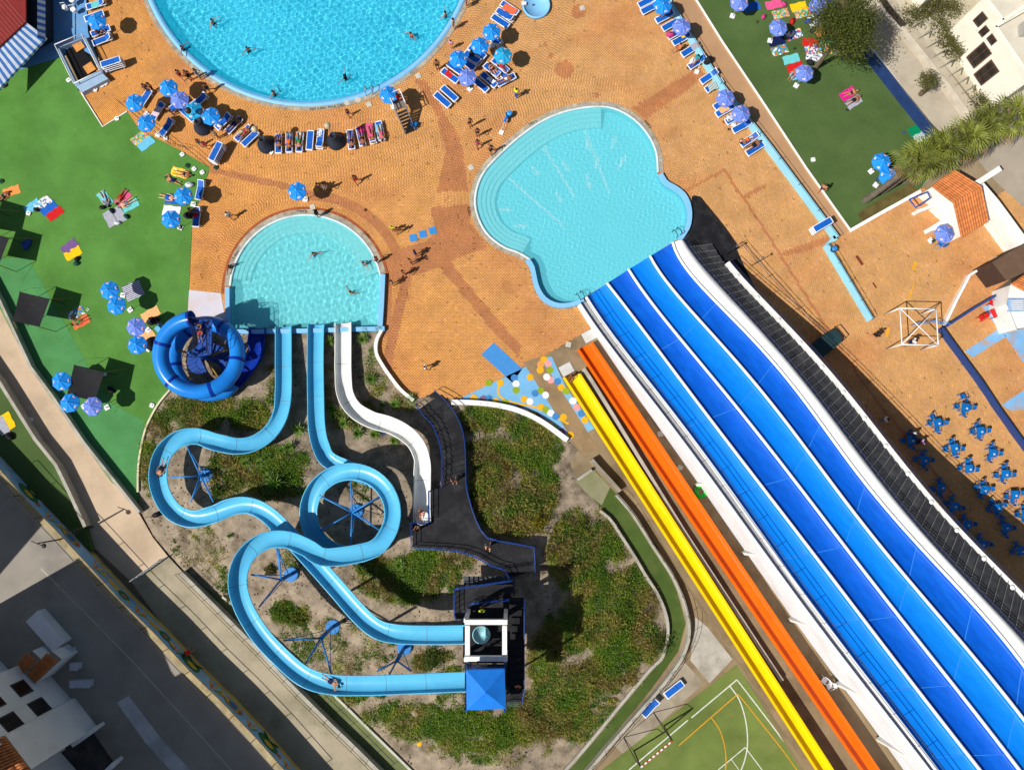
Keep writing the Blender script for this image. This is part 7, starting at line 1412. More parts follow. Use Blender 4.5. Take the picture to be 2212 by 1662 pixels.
villa('white villa block with small brown windows at the top right', T(3, 0, 1545, 290), T(3, 0, 1690, 480), 9, 5.4, [(0.3, .62, 3.2, 4.6), (.72, .98, 2.9, 4.0)])
villa('white villa block with large brown shuttered openings at the right edge', T(3, 0, 1640, 515), T(3, 0, 1925, 940), 8, 5.2, [(.06, .3, 1.0, 3.6), (.36, .6, .6, 3.2), (.05, .2, 4.0, 4.8)])
villa('white villa with brown windows in the top right corner', T(3, 0, 2000, 470), T(3, 0, 2210, 740), 9, 6, [(.1, .5, 1.5, 4.2)])
villa('white villa behind the street hedge at the top', T(3, 0, 1200, -60), T(3, 0, 1290, 80), 7, 4.5, [(.2, .6, 1, 3)])
villa('white villa with balcony at the upper right edge', T(3, 0, 1830, 20), T(3, 0, 2060, 330), 9, 6.5, [(.1, .35, 3.5, 5.2), (.5, .85, 3.0, 5.2)])
SHW = M('shade_render', (232, 230, 228), 0.8, 0.05, 0.5, grime=(200, 196, 190), gscale=0.4, gamt=0.5)
c0_ = P(*T(0, 3, 650, 1085), 1.95); c1_ = P(*T(0, 3, 300, 700), 1.95); dd = (c1_ - c0_).normalized(); nn2 = Vector((-dd.y, dd.x, 0)); nn2 = nn2 if nn2.x < 0 else -nn2
base = [c0_, c1_, c1_ + nn2 * 22, c0_ + nn2 * 22]; hb = facade_building('apartment_house', 'white apartment house in shade at the bottom left with dark windows', base, 9.5, 1.95, SHW, ROOFW)
for t0, t1, z0, z1 in ((.08, .36, 2.6, 4.4), (.5, .75, 2.8, 4.4), (.08, .36, 6.0, 7.8), (.5, .75, 6.0, 7.6)): win(hb, c0_, c1_, t0, t1, 1.95 + z0, 1.95 + z1, -nn2, M('shade_frame', (60, 56, 54), .7), GLS)
TERR = M('terracotta', (206, 128, 72), 0.8, 0.14, 2.5, bump=0.2, grime=(170, 96, 52), gscale=1.5, gamt=0.6, objvar=0.12)
def tile_plane(root, a, b, c, d, n):
    """a-b eave, d-c ridge; rows of barrel tiles from eave to ridge"""
    m = MB(); m.add([a, b, c, d], [(0, 1, 2, 3)]); part(root, 'roof_plane', m, TERR); nm = (b - a).cross(d - a).normalized(); nm = nm if nm.z > 0 else -nm
    for i in range(n):
        t = (i + .5) / n; p, q = a.lerp(b, t), d.lerp(c, t); w = (b - a).length / n * .36; m = MB(); k = max(1, int((q - p).length / .45))
        for j in range(k):
            s0, s1 = p.lerp(q, j / k), p.lerp(q, (j + 1.1) / k) ; m.tube([s0 + nm * .015, s1 + nm * .04], [w, w * .85], 8)
        part(root, 'tile_row', m, TERR, True)
rz = 10.6; a, b, c, d = (PT(0, 3, x, y, z) for x, y, z in ((40, 1370, rz), (262, 1660, rz), (-200, 1900, rz + 1.8), (-330, 1480, rz + 1.8)))
wing = facade_building('house_wing', 'terracotta tiled roof wing at the bottom left corner', [Vector((p.x, p.y, 0)) for p in (a, b, c, d)], rz - 2.05, 1.95, SHW, ROOFW); tile_plane(wing, a, b, c, d, 14)
# taller neighbours beyond the frame that throw the street into shade
s_off = lambda u, v, h: (u - 17.4 * h, v + 10 * h)
for nm, lab, D, h in (('apartment_block', 'tall apartment block beyond the lower left frame corner', [(120, 1610), (330, 1850), (60, 2120), (-240, 1850)], 14), ('apartment_block', 'tall apartment block beyond the left frame edge', [(-124, 1242), (-280, 1100), (-520, 1330), (-330, 1480)], 12), ('apartment_block', 'middle apartment block beyond the left frame edge', [(-75, 1345), (70, 1500), (110, 1600), (-150, 1820), (-330, 1560)], 13)):
    w = [P(u, v, 1.95) for u, v in D]; bl_2 = facade_building(nm, lab, w, h, 1.95, SHW, ROOFW)
# partition walls of the yards below
for i, D in enumerate((TL(0, 3, [(830, 1300), (640, 1440)]), TL(0, 3, [(480, 1520), (300, 1640)]), TL(0, 3, [(990, 1600), (900, 1690)]))):
    q = PL(D, 3.2); box_thing_wall('yard_wall', q, 0.3, 1.6, SHW, 'white yard wall in shade, %s of three beside the apartment house' % ('upper', 'left', 'right')[i], 'wall', 1.95)
q = PL(TL(0, 3, [(270, 335), (505, 600)]), 3.0); box_thing_wall('balcony_slab', q, 1.3, 1.0, SHW, 'pale balcony block in shade above the apartment house', 'wall', 1.95)
q = PL(TL(0, 3, [(50, 1390), (500, 1145), (640, 1100), (980, 1590), (900, 1690), (300, 1690)]), 1.97); m = MB(); m.sheet([(p.x, p.y) for p in q], 1.97); struct('courtyard_floor', m, M('courtyard_painted_shade', (58, 56, 56), .9, .3, 1.2, grime=(90, 84, 76), gscale=.6, gamt=.6))  # floor coloured dark to paint in the deep shadow over the yards
for i, D in enumerate((((150, 740), (232, 650), (312, 722), (212, 832)), ((236, 832), (402, 652), (492, 722), (302, 912)))):
    q = [PT(0, 3, x, y, 4.4 + (.5 if k in (1, 2) else 0)) for k, (x, y) in enumerate(D)]; o = facade_building('porch', 'dark red tiled porch roof in shade, %s one beside the apartment house' % ('left', 'right')[i], [Vector((p.x, p.y, 0)) for p in q], 2.3, 1.95, SHW, ROOFW); tile_plane(o, q[0], q[3], q[2], q[1], 7)
for i, (x, y) in enumerate(((640, 770), (560, 640), (690, 920))):
    p = PT(0, 3, x, y, 2.6); m = MB(); w_ = .3 + .25 * i; m.box(p.x - w_, p.x + w_, p.y - .25, p.y + .25, 1.95, 2.6); m.box(p.x - w_ - .05, p.x + w_ + .05, p.y - .3, p.y + .3, 2.6, 2.66); solo('storage_box', m, M('storage_pale', (190, 192, 200), .6, .1), 'pale storage box in shade beside the apartment house, ' + ('lower', 'upper', 'lowest')[i], 'box', 'storage boxes in the yard')
# kiosk with tiled roof
kb = [(2013, 404), (2058, 372), (2120, 404), (2133, 476), (2076, 510), (2060, 440)]; kw = PL(kb, 2.4)
ki = facade_building('kiosk', 'white kiosk with orange tiled roof beside the palms', [Vector((p.x, p.y, 0)) for p in kw], 2.4, 0.0, WHITE, ROOFW)
tile_plane(ki, P(2010, 402, 2.5), P(2062, 366, 2.5), P(2121, 402, 3.3), P(2058, 437, 3.3), 12); tile_plane(ki, P(2076, 515, 2.5), P(2136, 478, 2.5), P(2121, 402, 3.32), P(2058, 437, 3.32), 12)
q = PL(TL(3, 1, [(1285, 150), (1445, 92), (1590, 90), (1660, 370), (1600, 300), (1540, 210), (1440, 120), (1310, 170)]), 1.0); m = MB(); m.prism([(p.x, p.y) for p in q], 0, 1.0); part(ki, 'counter', m, WHITE)
q = PL(TL(3, 1, [(1395, 300), (1545, 210), (1640, 375), (1615, 390), (1560, 300), (1410, 330)]), 1.0); m = MB(); m.prism([(p.x, p.y) for p in q], 0, 1.0); part(ki, 'counter', m, WHITE)
for pts in (TL(3, 1, [(1220, 60), (1375, -5), (1400, 45), (1275, 130), (1220, 60)]),):
    m = MB(); m.tube(PL(pts, 2.0), 0.07, 6); part(ki, 'blue_frame', m, M('blue_trim', (40, 80, 170), .5))
k2 = PL(TL(3, 1, [(2090, 800), (2230, 700), (2300, 900), (2230, 1170), (2150, 1180), (2060, 960)]), 2.4); kk = facade_building('snack_kiosk', 'white kiosk with window grille at the right edge', [Vector((p.x, p.y, 0)) for p in k2], 2.4, 0, WHITE, WHITE)
m = MB(); c = PT(3, 1, 2135, 975, 2.15); m.box(c.x - .75, c.x + .75, c.y - .55, c.y + .55, 2.14, 2.42); part(kk, 'roof_hatch', m, M('pale_blue_hatch', (150, 180, 214), .6))
for k in range(5):
    m = MB(); m.box(c.x - .5, c.x + .5, c.y - .4 + k * .18, c.y - .34 + k * .18, 2.42, 2.47); part(kk, 'grille_slat', m, WHITE)
tile_plane(kk, PT(3, 1, 2090, 790, 2.5), PT(3, 1, 2240, 690, 2.5), PT(3, 1, 2400, 760, 3.2), PT(3, 1, 2260, 880, 3.2), 8)
q = PL(TL(3, 1, [(1935, 600), (2110, 500), (2215, 440), (2330, 640), (2210, 690), (2060, 760)]), 2.8); sh = facade_building('shed', 'brown shed roof at the right edge', [Vector((p.x, p.y, 0)) for p in q], 2.8, 0, M('dark_timber', (70, 50, 40), .8), M('brown_roof', (104, 80, 62), .85, .12, 1.2), 0.0)
# ------------------------------------------------------------------ striped hut at the upper left
hut = thing('striped_hut', 'hut with dark red roof and blue and white striped awning', 'hut', PT(0, 0, 100, 200, 0))
REDR = M('dark_red_roof', (132, 36, 32), .7, .12, 1.2); q = [PT(0, 0, x, y, 3.1) for x, y in ((-300, -300), (218, -300), (222, 188), (-160, 545), (-300, 545))]; m = MB(); m.prism([(p.x, p.y) for p in q], 2.9, 3.1); part(hut, 'roof', m, REDR)
for k in range(16):
    a, b = PT(0, 0, 222 - k * 24, 190 + k * 22, 3.13), PT(0, 0, -30 - k * 24, -100 + k * 22, 3.13); m = MB(); m.bar(a, b, .05, .05); part(hut, 'roof_rib', m, M('roof_rib_pale', (170, 90, 80), .7))
AWB, AWW = M('awning_blue', (70, 120, 190), .8), M('awning_white', (214, 222, 232), .8)
for k in range(22):
    f0, f1 = k / 22, (k + 1) / 22; A = lambda f: PT(0, 0, 222 - 390 * f, 190 + 355 * f, 3.0); B = lambda f: PT(0, 0, 396 - 420 * f, 322 + 460 * f, 1.9); m = MB(); m.add([A(f0), A(f1), B(f1), B(f0)], [(0, 1, 2, 3)]); m.add([B(f0), B(f1), B(f1) - Vector((0, 0, .25)), B(f0) - Vector((0, 0, .25))], [(0, 1, 2, 3)]); part(hut, 'awning_strip', m, AWB if k % 2 else AWW)
for k in range(16):
    y0, y1 = -120 + k * 28, -92 + k * 28; m = MB(); m.add([PT(0, 0, 322, y0, 2.6), PT(0, 0, 392, y0 + 20, 2.0), PT(0, 0, 392, y1 + 20, 2.0), PT(0, 0, 322, y1, 2.6)], [(0, 1, 2, 3)]); part(hut, 'awning_strip', m, AWB if k % 2 else AWW)
q = [PT(0, 0, x, y, 2.4) for x, y in ((-280, -280), (320, -280), (325, 230), (200, 300), (-150, 560), (-280, 560))]; m = MB(); m.prism([(p.x, p.y) for p in q], 0, 2.2); part(hut, 'wall', m, M('hut_painted_shade', (40, 46, 60), .8))  # dark colour of this block paints the shade inside the hut opening
for i, (x, y) in enumerate(((575, 80), (650, 100), (640, 20))):
    p = PT(0, 0, x, y, .3); ch = MB(); ch.lathe([(.2, 0), (.24, .35), (.26, .4), (.22, .42)], 12, p); ch.tube([p + Vector((-.2, .1, .4)), p + Vector((-.22, .1, .8)), p + Vector((.2, .15, .8)), p + Vector((.2, .1, .4))], .03, 6); solo('bar_chair', ch, WHITEP, 'white round bar chair, %s of three beside the striped hut' % ('left', 'right', 'upper')[i], 'chair', 'white bar chairs')
# stairwell box with white railings
sw_ = thing('stairwell', 'white railed stairwell going down beside the left deck', 'stairs', PT(0, 0, 690, 520, 0))
q = PL(TL(0, 0, [(560, 430), (690, 370), (845, 640), (700, 730)]), .04); m = MB(); m.prism([(p.x, p.y) for p in q], -.05, .02); part(sw_, 'painted_opening_shade', m, M('black_void', (12, 12, 16), .9, .2))  # flat black sheet paints the shade of the open stairwell
for x, y in ((680, 400), (775, 590)):
    p = PT(0, 0, x, y, .1); m = MB(); m.box(-.45, .45, -.45, .45, 0, .08, Matrix.Translation(p) @ Matrix.Rotation(math.radians(35), 4, 'Z')); part(sw_, 'orange_landing', m, M('orange_tile', (208, 142, 72), .7, .15, 3))
q = [PT(0, 0, x, y, 1.0) for x, y in ((470, 385), (700, 290), (860, 610), (635, 720), (470, 385))]
for a, b in zip(q, q[1:]):
    A0, B0 = Vector((a.x, a.y, .0)), Vector((b.x, b.y, 0)); m = MB(); m.bar(A0 + Vector((0, 0, .25)), B0 + Vector((0, 0, .25)), .14, .5); part(sw_, 'side_wall', m, M('pale_blue_render', (150, 176, 200), .7, .08))
    m = MB(); m.tube([a, b], .04, 6); part(sw_, 'handrail', m, WHITEP, True)
    n = int((b - a).length / .16)
    for k in range(n + 1):
        p = a.lerp(b, k / n); m = MB(); m.tube([Vector((p.x, p.y, .45)), p], .018, 4); part(sw_, 'baluster', m, WHITEP)
q = [PT(0, 0, x, y, .55) for x, y in ((635, 722), (862, 612), (935, 680), (705, 800))]; m = MB(); m.prism([(p.x, p.y) for p in q], 0, .55); part(sw_, 'front_block', m, M('pale_blue_render', (150, 176, 200), .7, .08))
wallD('edge_kerb', TL(0, 0, [(700, 800), (885, 1092), (1095, 960)]), .1, .1, WHITE, 'white kerb at the deck corner beside the left turf', 'kerb')
# ------------------------------------------------------------------ planters with globe lamps, lifeguard chair and other deck furniture
POT = M('dark_planter', (34, 44, 58), .6, .12, 3)
for i, (c, r, x, y, lb) in enumerate(((1, 0, 690, 1215, 'right one in the curved lounger row'), (1, 0, 90, 1245, 'left end of the curved lounger row'), (0, 0, 1750, 1090, 'among the parasols left of the big pool'))):
    p = PT(c, r, x, y, .2); p.z = 0; o = thing('lamp_planter', 'dark cone planter with globe lamp, ' + lb, 'lamp', p); m = MB(); m.lathe([(.86, 0), (.84, .25), (.62, .5), (.4, .95), (.3, 1.3), (.33, 1.36), (.25, 1.36), (.2, 1.2)], 22, p); part(o, 'planter', m, POT, True)
    m = MB(); m.tube([p + Vector((0, 0, 1.0)), p + Vector((0, 0, 3.1))], .035, 8); part(o, 'pole', m, STEEL, True)
    m = MB(); m.ball(p + Vector((0, 0, 3.35)), .3, 14); part(o, 'globe', m, M('lamp_globe_dark' if i == 2 else 'lamp_globe', (60, 50, 44) if i == 2 else (196, 176, 140), .35), True)
lg = PT(1, 0, 1225, 880, 1.7); LG = thing('lifeguard_chair', 'white framed lifeguard high chair with black steps by the big pool', 'lifeguard chair', (lg.x, lg.y, 0), math.radians(-66))
# local x: towards the steps
for x in (-.65, .65):
    for y in (-.55, .55):
        m = MB(); m.bar((x, y, 0), (x, y, 2.5), .07); part(LG, 'post', m, WHITEP, world=False)
for z, nm in ((2.45, 'top_rail'), (2.1, 'mid_rail')):
    for a, b in (((-.65, -.55), (.65, -.55)), ((-.65, .55), (.65, .55)), ((-.65, -.55), (-.65, .55))):
        m = MB(); m.bar((*a, z), (*b, z), .06); part(LG, nm, m, WHITEP, world=False)
m = MB(); m.box(-.65, .65, -.55, .55, 1.62, 1.7); part(LG, 'platform', m, M('grey_plank', (120, 112, 104), .8, .15, 4), world=False)
m = MB(); m.box(-.45, .05, -.3, .3, 1.75, 1.85); m.box(-.5, -.42, -.3, .3, 1.8, 2.3); part(LG, 'seat', m, M('grey_seat', (96, 96, 100), .7), world=False)
for k in range(7):
    m = MB(); x = .8 + k * .22; m.box(x, x + .22, -.45, .45, 1.4 - k * .21, 1.44 - k * .21); part(LG, 'step', m, BLACK, world=False)
for s in (-.48, .48):
    m = MB(); m.bar((.65, s, 1.65), (2.3, s, 0.05), .08, .16); part(LG, 'stringer', m, STEEL, world=False)
m = MB(); c = PT(1, 0, 990, 790, .6); lad = thing('pool_ladder', 'grey steel pool ladder at the bottom of the big pool', 'ladder', P(*T(1, 0, 990, 830), 0))
for s in (0, .6):
    b_ = PT(1, 0, 955, 830, 0) + Vector((s, s * .25, 0)); m = MB(); m.tube([b_ + Vector((0, 0, 0)), b_ + Vector((0, .1, .75)), b_ + Vector((-.05, .6, .8)), b_ + Vector((-.05, .75, .3)), b_ + Vector((-.05, .75, -.7))], .035, 8); part(lad, 'handrail', m, STEEL, True)
for k in range(3):
    b_ = PT(1, 0, 955, 830, 0); m = MB(); m.bar(b_ + Vector((-.05, .75, -.1 - k * .25)), b_ + Vector((.55, .9, -.1 - k * .25)), .08, .04); part(lad, 'rung', m, STEEL)
p = PT(2, 0, 210, 45, .2); p.z = 0; pp_ = thing('foot_bath', 'round pale blue foot bath basin at the top of the deck', 'basin', p); m = MB(); m.lathe([(1.32, 0), (1.32, .3), (1.18, .3), (1.12, .12), (.05, .1)], 36, p); part(pp_, 'basin', m, PALEBLUE, True)
m = MB(); m.lathe([(.05, 0), (.05, .2), (.09, .22), (.02, .3)], 10, p + Vector((-.35, 0, .1))); part(pp_, 'spout', m, STEEL, True)
m = MB(); m.box(p.x - 1.4, p.x - .95, p.y - .05, p.y + .25, .3, .36); part(pp_, 'white_slab', m, WHITEP)
for i, (x, y) in enumerate(((1358, 390), (1440, 358), (1525, 327))):
    p = PT(1, 1, x, y, .02); m = MB(); m.box(-.33, .33, -.33, .33, .006, .03); o = link('floor_hatch', m.mesh('floor_hatch', M('hatch_blue', (50, 136, 204), .6, .08)), None, p - Vector((0, 0, .015)), (0, 0, math.radians(14))); props(o, 'blue square floor hatch, %s of three on the red band' % ('left', 'middle', 'right')[i], 'hatch', 'blue floor hatches')
for i, (c, r, x, y, lb) in enumerate(((2, 0, 607, 70, 'below the foot bath'), (1, 1, 487, 125, 'above the semicircular pool'), (1, 0, 1855, 1445, 'left of the slide pool'), (1, 0, 975, 900, 'below the big pool ladder'), (2, 1, 487, 1310, 'beside the orange slide end'), (1, 0, 1400, 655, 'right of the big pool'), (2, 2, 1280, 420, 'upper one beside the white slide wall'), (2, 2, 1450, 715, 'lower one beside the white slide wall'), (1, 0, 785, 890, 'at the big pool bottom rim'), (1, 0, 880, 862, 'with pictogram at the big pool rim'))):
    zg = max(0, zy(qof(*T(c, r, x, y)))) if c == 2 and r == 2 else 0; p = PT(c, r, x, y, .03 + zg); m = MB(); m.box(-.24, .24, -.24, .24, -.02, .02); m.box(-.1, .1, -.1, .1, .02, .03); o = link('drain_cover', m.mesh('drain_cover', M('cover_pale', (196, 188, 172), .8, .12, 3)), None, p, (0, 0, rnd.uniform(-.5, .5))); props(o, 'pale square drain cover ' + lb, 'drain cover')
# blue bin with lid, litter bins
for c, r, x, y, lb in ((1, 0, 2180, 985, 'blue round bin above the slide pool'), (3, 1, 568, 490, 'blue round bin behind the kinked terrace wall')):
    p = PT(c, r, x, y, .6); p.z = 0; o = thing('round_bin', lb, 'bin', p); m = MB(); m.lathe([(.2, 0), (.26, .6), (.28, .62), (.24, .62), (.2, .1)], 16, p); part(o, 'body', m, M('bin_blue', (10, 90, 150), .5), True); m = MB(); m.lathe([(.27, .6), (.22, .66), (.05, .68)], 16, p + Vector((.1, .1, 0))); part(o, 'lid', m, M('bin_lid', (60, 150, 220), .5), True)
p = PT(3, 1, 470, 1320, .9); o = thing('lift_boat', 'dark teal covered tub beside the slide staircase', 'tub', P(*T(3, 1, 470, 1320), .0), math.radians(38)); o.name = 'covered_tub'
m = MB(); m.prism([(1.6 * math.copysign(abs(math.cos(a)) ** .5, math.cos(a)), .75 * math.copysign(abs(math.sin(a)) ** .5, math.sin(a))) for a in np.linspace(0, 2 * math.pi, 29)[:-1]], 0, .7); part(o, 'tub', m, M('dark_teal', (30, 56, 60), .6, .1), world=False); m = MB(); m.tube([(1.3, -.7, .7), (1.7, -.6, 1.0), (1.7, .6, 1.0), (1.3, .7, .7)], .05, 6); part(o, 'bar', m, DARKSTEEL, True, world=False)
# white pipe cube frame
zf = 2.85; f_ = [PT(3, 1, x, y, zf) for x, y in ((1140, 998), (1452, 1003), (1470, 1316), (1157, 1310))]; FR = thing('play_structure', 'white steel pipe cube frame standing on the right terrace', 'play structure', Vector((f_[3].x, f_[3].y, 0)))
for i in range(4):
    m = MB(); m.tube([Vector((f_[i].x, f_[i].y, 0)), f_[i]], .05, 8); part(FR, 'post', m, WHITEP, True); m = MB(); m.tube([f_[i], f_[(i + 1) % 4]], .045, 8); part(FR, 'top_bar', m, WHITEP, True)
for i in (0, 1):
    m = MB(); m.tube([f_[i] + Vector((0, 0, .01 * i)), f_[i + 2] + Vector((0, 0, .01 * i))], .04, 8); part(FR, 'diagonal_bar', m, WHITEP, True)
railing('gangway', resample([PT(3, 1, 1235, 1145, 0), PT(3, 1, 1400, 1120, 0), PT(3, 1, 1540, 1150, 0)], 14), 'blue curved rail under the white pipe frame', M('rail_sky', (70, 140, 210), .5), .9, (.3, .6, 1.0), .8, .03, 'railing')
# ------------------------------------------------------------------ black shade cloths on poles
SHC = M('black_shade_cloth', (34, 34, 36), .9, .15, 2, bump=.3, bscale=4)
for i, (x, y, lb) in enumerate(((265, 1010, 'fully visible one by the path wall'), (-85, 480, 'middle one at the left picture edge'), (-215, 230, 'upper one beyond the left picture edge'), (735, 1645, 'lower one between the parasols'))):
    c = PT(0, 1, x, y, 2.2); o = thing('shade_tent', 'black square shade cloth on poles, ' + lb, 'shade tent', Vector((c.x, c.y, .02))); a0 = math.radians(32); R = 1.85; n = 8; m = MB(); cor = [c + Vector((R * math.cos(a0 + k * math.pi / 2), R * math.sin(a0 + k * math.pi / 2), (0.15 if k % 2 else -.1))) for k in range(4)]
    grid = [[cor[0].lerp(cor[1], u / n).lerp(cor[3].lerp(cor[2], u / n), v / n) + Vector((0, 0, -.35 * math.sin(math.pi * u / n) * math.sin(math.pi * v / n))) for u in range(n + 1)] for v in range(n + 1)]
    m.loft(grid); part(o, 'cloth', m, SHC, True)
    for k in range(4):
        m = MB(); m.tube([Vector((cor[k].x, cor[k].y, 0)), cor[k] + Vector((0, 0, .05))], .03, 6); part(o, 'pole', m, DARKSTEEL); m = MB(); e = cor[k] + (cor[k] - c) * .55; m.tube([cor[k], Vector((e.x, e.y, .05))], .012, 4); part(o, 'guy_rope', m, M('yellow_strap', (220, 170, 20), .7))
# goal on the pitch
ga, gb = PT(2, 3, 1310, 1280, 0), PT(2, 3, 1052, 1495, 0); gh = 3.4; GO = thing('football_goal', 'rusty goal frame with red and white crossbar on the pitch', 'goal', ga)
RUST = M('rusty_steel', (96, 66, 48), .8, .2, 6); ta, tb = ga + Vector((0, 0, gh)), gb + Vector((0, 0, gh)); bk = Vector((-(gb - ga).y, (gb - ga).x, 0)).normalized() * -1.4
if (ga + bk - P(1200, 1200)).length > (ga - P(1200, 1200)).length: bk = -bk
for a, t_ in ((ga, ta), (gb, tb)):
    m = MB(); m.bar(a, t_, .1); part(GO, 'post', m, RUST); m = MB(); m.tube([t_, t_ + bk * .4 + Vector((0, 0, -.2)), a + bk + Vector((0, 0, .05)), a], .035, 6); part(GO, 'back_stay', m, DARKSTEEL, True)
m = MB(); m.tube([ga + bk, gb + bk], .03, 6); part(GO, 'ground_bar', m, DARKSTEEL, True)
for i in range(16):
    m = MB(); m.bar(ta.lerp(tb, i / 16), ta.lerp(tb, (i + 1) / 16), .11); part(GO, 'crossbar_band', m, M('goal_red', (200, 56, 28), .6) if i % 2 == 0 else WHITEP)
# small things on the ground
p = G(906, 1605); m = MB(); m.lathe([(.2, 0), (.22, .04), (.16, .07), (.05, .08)], 14, p); solo('frisbee', m, M('yellow_disc', (246, 180, 10), .5), 'yellow plastic disc lying in the garden', 'disc')
for i, (c, r, x, y, lb) in enumerate(((3, 1, 790, 585, 'dark red doormat piece upper on the terrace'), (3, 1, 920, 800, 'dark red doormat piece lower on the terrace'))):
    p = PT(c, r, x, y, .012); m = MB(); m.box(-.5 + i * .2, .5 - i * .2, -.13 + i * .06, .13 - i * .06, 0, .012); o = link('floor_mat', m.mesh('floor_mat', M('dark_red_mat', (120, 50, 36), .9)), None, p, (0, 0, math.radians(-58))); props(o, lb, 'mat')
for x, y, w, l in ((595, 535, .15, .35), (1265, 630, .2, .45), (1035, 1200, .16, .5), (1240, 850, .08, 1.0)):
    p = PT(3, 1, x, y, .011); m = MB(); m.prism([(-l, -w), (l * .8, -w * .7), (l, w * .4), (0, w), (-l * .9, w * .6)], 0, .003); o = link('yellow_paint_mark', m.mesh('yellow_paint_mark', M('yellow_mark', (222, 160, 40), .8)), None, p, (0, 0, math.radians(70))); o['kind'] = 'structure'
for i, (u, v) in enumerate(((1440, 383), (1120, 558))):
    pass
# depth markings on the copings
def text(s, u, v, ang, size, col=(30, 28, 28)):
    cu = bpy.data.curves.new('t', 'FONT'); cu.body = s; cu.size = size; cu.align_x = 'CENTER'; cu.align_y = 'CENTER'; ob = bpy.data.objects.new('t', cu); COL.objects.link(ob)
    dg = bpy.context.evaluated_depsgraph_get(); me = bpy.data.meshes.new_from_object(ob.evaluated_get(dg)); bpy.data.objects.remove(ob); me.materials.clear(); me.materials.append(M('print_dark', col, .8)); o = link('depth_marking', me, None, P(u, v, .052), (0, 0, math.radians(ang))); return o
for s, u, v, a, par_, sz in (('MIN 0,80m  MAX 1,80m', 708, 232, 8, B1, .34), ('0,60m', 652, 456, 178, B2, .36), ('0,60m', 793, 507, -48, B2, .36), ('0,60m', 509, 550, 62, B2, .36), ('0,60m', 1151, 265, 205, B3, .36), ('0,60m', 1399, 268, 128, B3, .36), ('0,60m', 1013, 457, -78, B3, .36)):
    o = text(s, u, v, a, sz); o.parent = par_
# ------------------------------------------------------------------ vegetation
def leafmesh(name, pos, size, nrm_bias, cols, mat, aspect=0.35, seed=1):
    """vectorised leaf blades: pos (n,3), size (n,), cols (n,3)"""
    r = np.random.RandomState(seed); n = len(pos)
    d = r.normal(size=(n, 3)); d[:, 2] = np.abs(d[:, 2]) * nrm_bias + 0.05; aspect = np.asarray(aspect).reshape(-1, 1); d /= np.linalg.norm(d, axis=1)[:, None]
    s = np.cross(d, r.normal(size=(n, 3))); s /= np.linalg.norm(s, axis=1)[:, None] + 1e-9
    L = size[:, None]; W = L * aspect; V = np.zeros((n, 4, 3)); V[:, 0] = pos; V[:, 1] = pos + d * L * 0.55 + s * W / 2; V[:, 2] = pos + d * L + np.array([0, 0, -.15]) * L; V[:, 3] = pos + d * L * 0.55 - s * W / 2
    me = bpy.data.meshes.new(name); me.vertices.add(n * 4); me.vertices.foreach_set('co', V.reshape(-1)); me.loops.add(n * 4); me.loops.foreach_set('vertex_index', np.arange(n * 4, dtype=np.int32)); me.polygons.add(n); me.polygons.foreach_set('loop_start', np.arange(n, dtype=np.int32) * 4)
    at = me.attributes.new('leaf', 'FLOAT_COLOR', 'FACE'); c = np.ones((n, 4)); c[:, :3] = cols; at.data.foreach_set('color', c.reshape(-1)); me.materials.append(mat); me.update(); me.validate(); return me
LEAF = attr_mat('leaf', 'leaf', 0.7, 0.0, 20, translucent=0.35)
def lin(*c): return np.array([s2l(k) for k in c])
blobs = [(400, 900, 70, 40, .9), (330, 950, 26, 55, .9), (318, 1020, 16, 50, .8), (450, 870, 50, 25, .7), (530, 895, 40, 28, 1.0), (585, 830, 18, 40, .6), (560, 1005, 95, 42, .9), (600, 1045, 60, 30, 1.0), (500, 1040, 40, 25, .6), (770, 900, 50, 28, .5), (880, 860, 30, 20, .5), (810, 800, 20, 50, .5), (625, 1325, 42, 24, 1.1), (880, 1240, 105, 50, 1.0), (960, 1200, 60, 30, .6), (795, 1055, 30, 20, .7), (1080, 940, 95, 70, .8), (1110, 1060, 85, 85, 1.1), (1040, 900, 40, 30, .6), (1170, 960, 40, 60, .7), (1260, 1190, 70, 80, 1.1), (1340, 1280, 75, 100, 1.0), (1330, 1410, 100, 80, 1.0), (1230, 1430, 80, 90, .9), (1150, 1545, 110, 50, .9), (1040, 1570, 130, 40, .8), (900, 1560, 70, 40, .6), (1280, 1560, 70, 50, .7), (940, 1425, 40, 26, 1.0), (790, 1530, 70, 35, .7), (720, 1490, 50, 25, .5), (1220, 1330, 40, 60, .5), (480, 1250, 40, 25, .4), (1060, 1620, 120, 25, .4), (640, 1200, 25, 20, .3), (1000, 1500, 60, 60, .25), (720, 1400, 120, 60, .2), (430, 1180, 60, 40, .15), (700, 820, 15, 60, .3)]
cl_p = []; cl_s = []; cl_c = []
PAL = [lin(134, 152, 46), lin(106, 140, 40), lin(156, 160, 64), lin(84, 118, 36), lin(172, 156, 88), lin(142, 126, 70)]
for (u, v, ru, rv, dn) in blobs:
    n = int(ru * rv * math.pi * dn / 27)
    for _ in range(n):
        a = rnd.random() * 6.283; q = math.sqrt(rnd.random()) * 1.12; uu, vv = u + ru * q * math.cos(a), v + rv * q * math.sin(a)
        cl_p.append((uu, vv)); cl_s.append(rnd.uniform(.16, .42) * (1.15 - .45 * q)); cl_c.append(rnd.choices(range(6), (4, 4, 3, 3, 2, 1))[0])
P0 = np.array([(P(u, v, .8).x, P(u, v, .8).y) for u, v in cl_p]); tz = terrain(P0); ok = (tz > 0) & (segdist(P0, GP) > .35) & (hnoise(P0[:, 0], P0[:, 1], 1.1, 77) + .8 * hnoise(P0[:, 0], P0[:, 1], 2.8, 78) > -.52)
platW = np.array([(p.x, p.y) for p in pw]); ok &= ~inpoly(P0, platW)
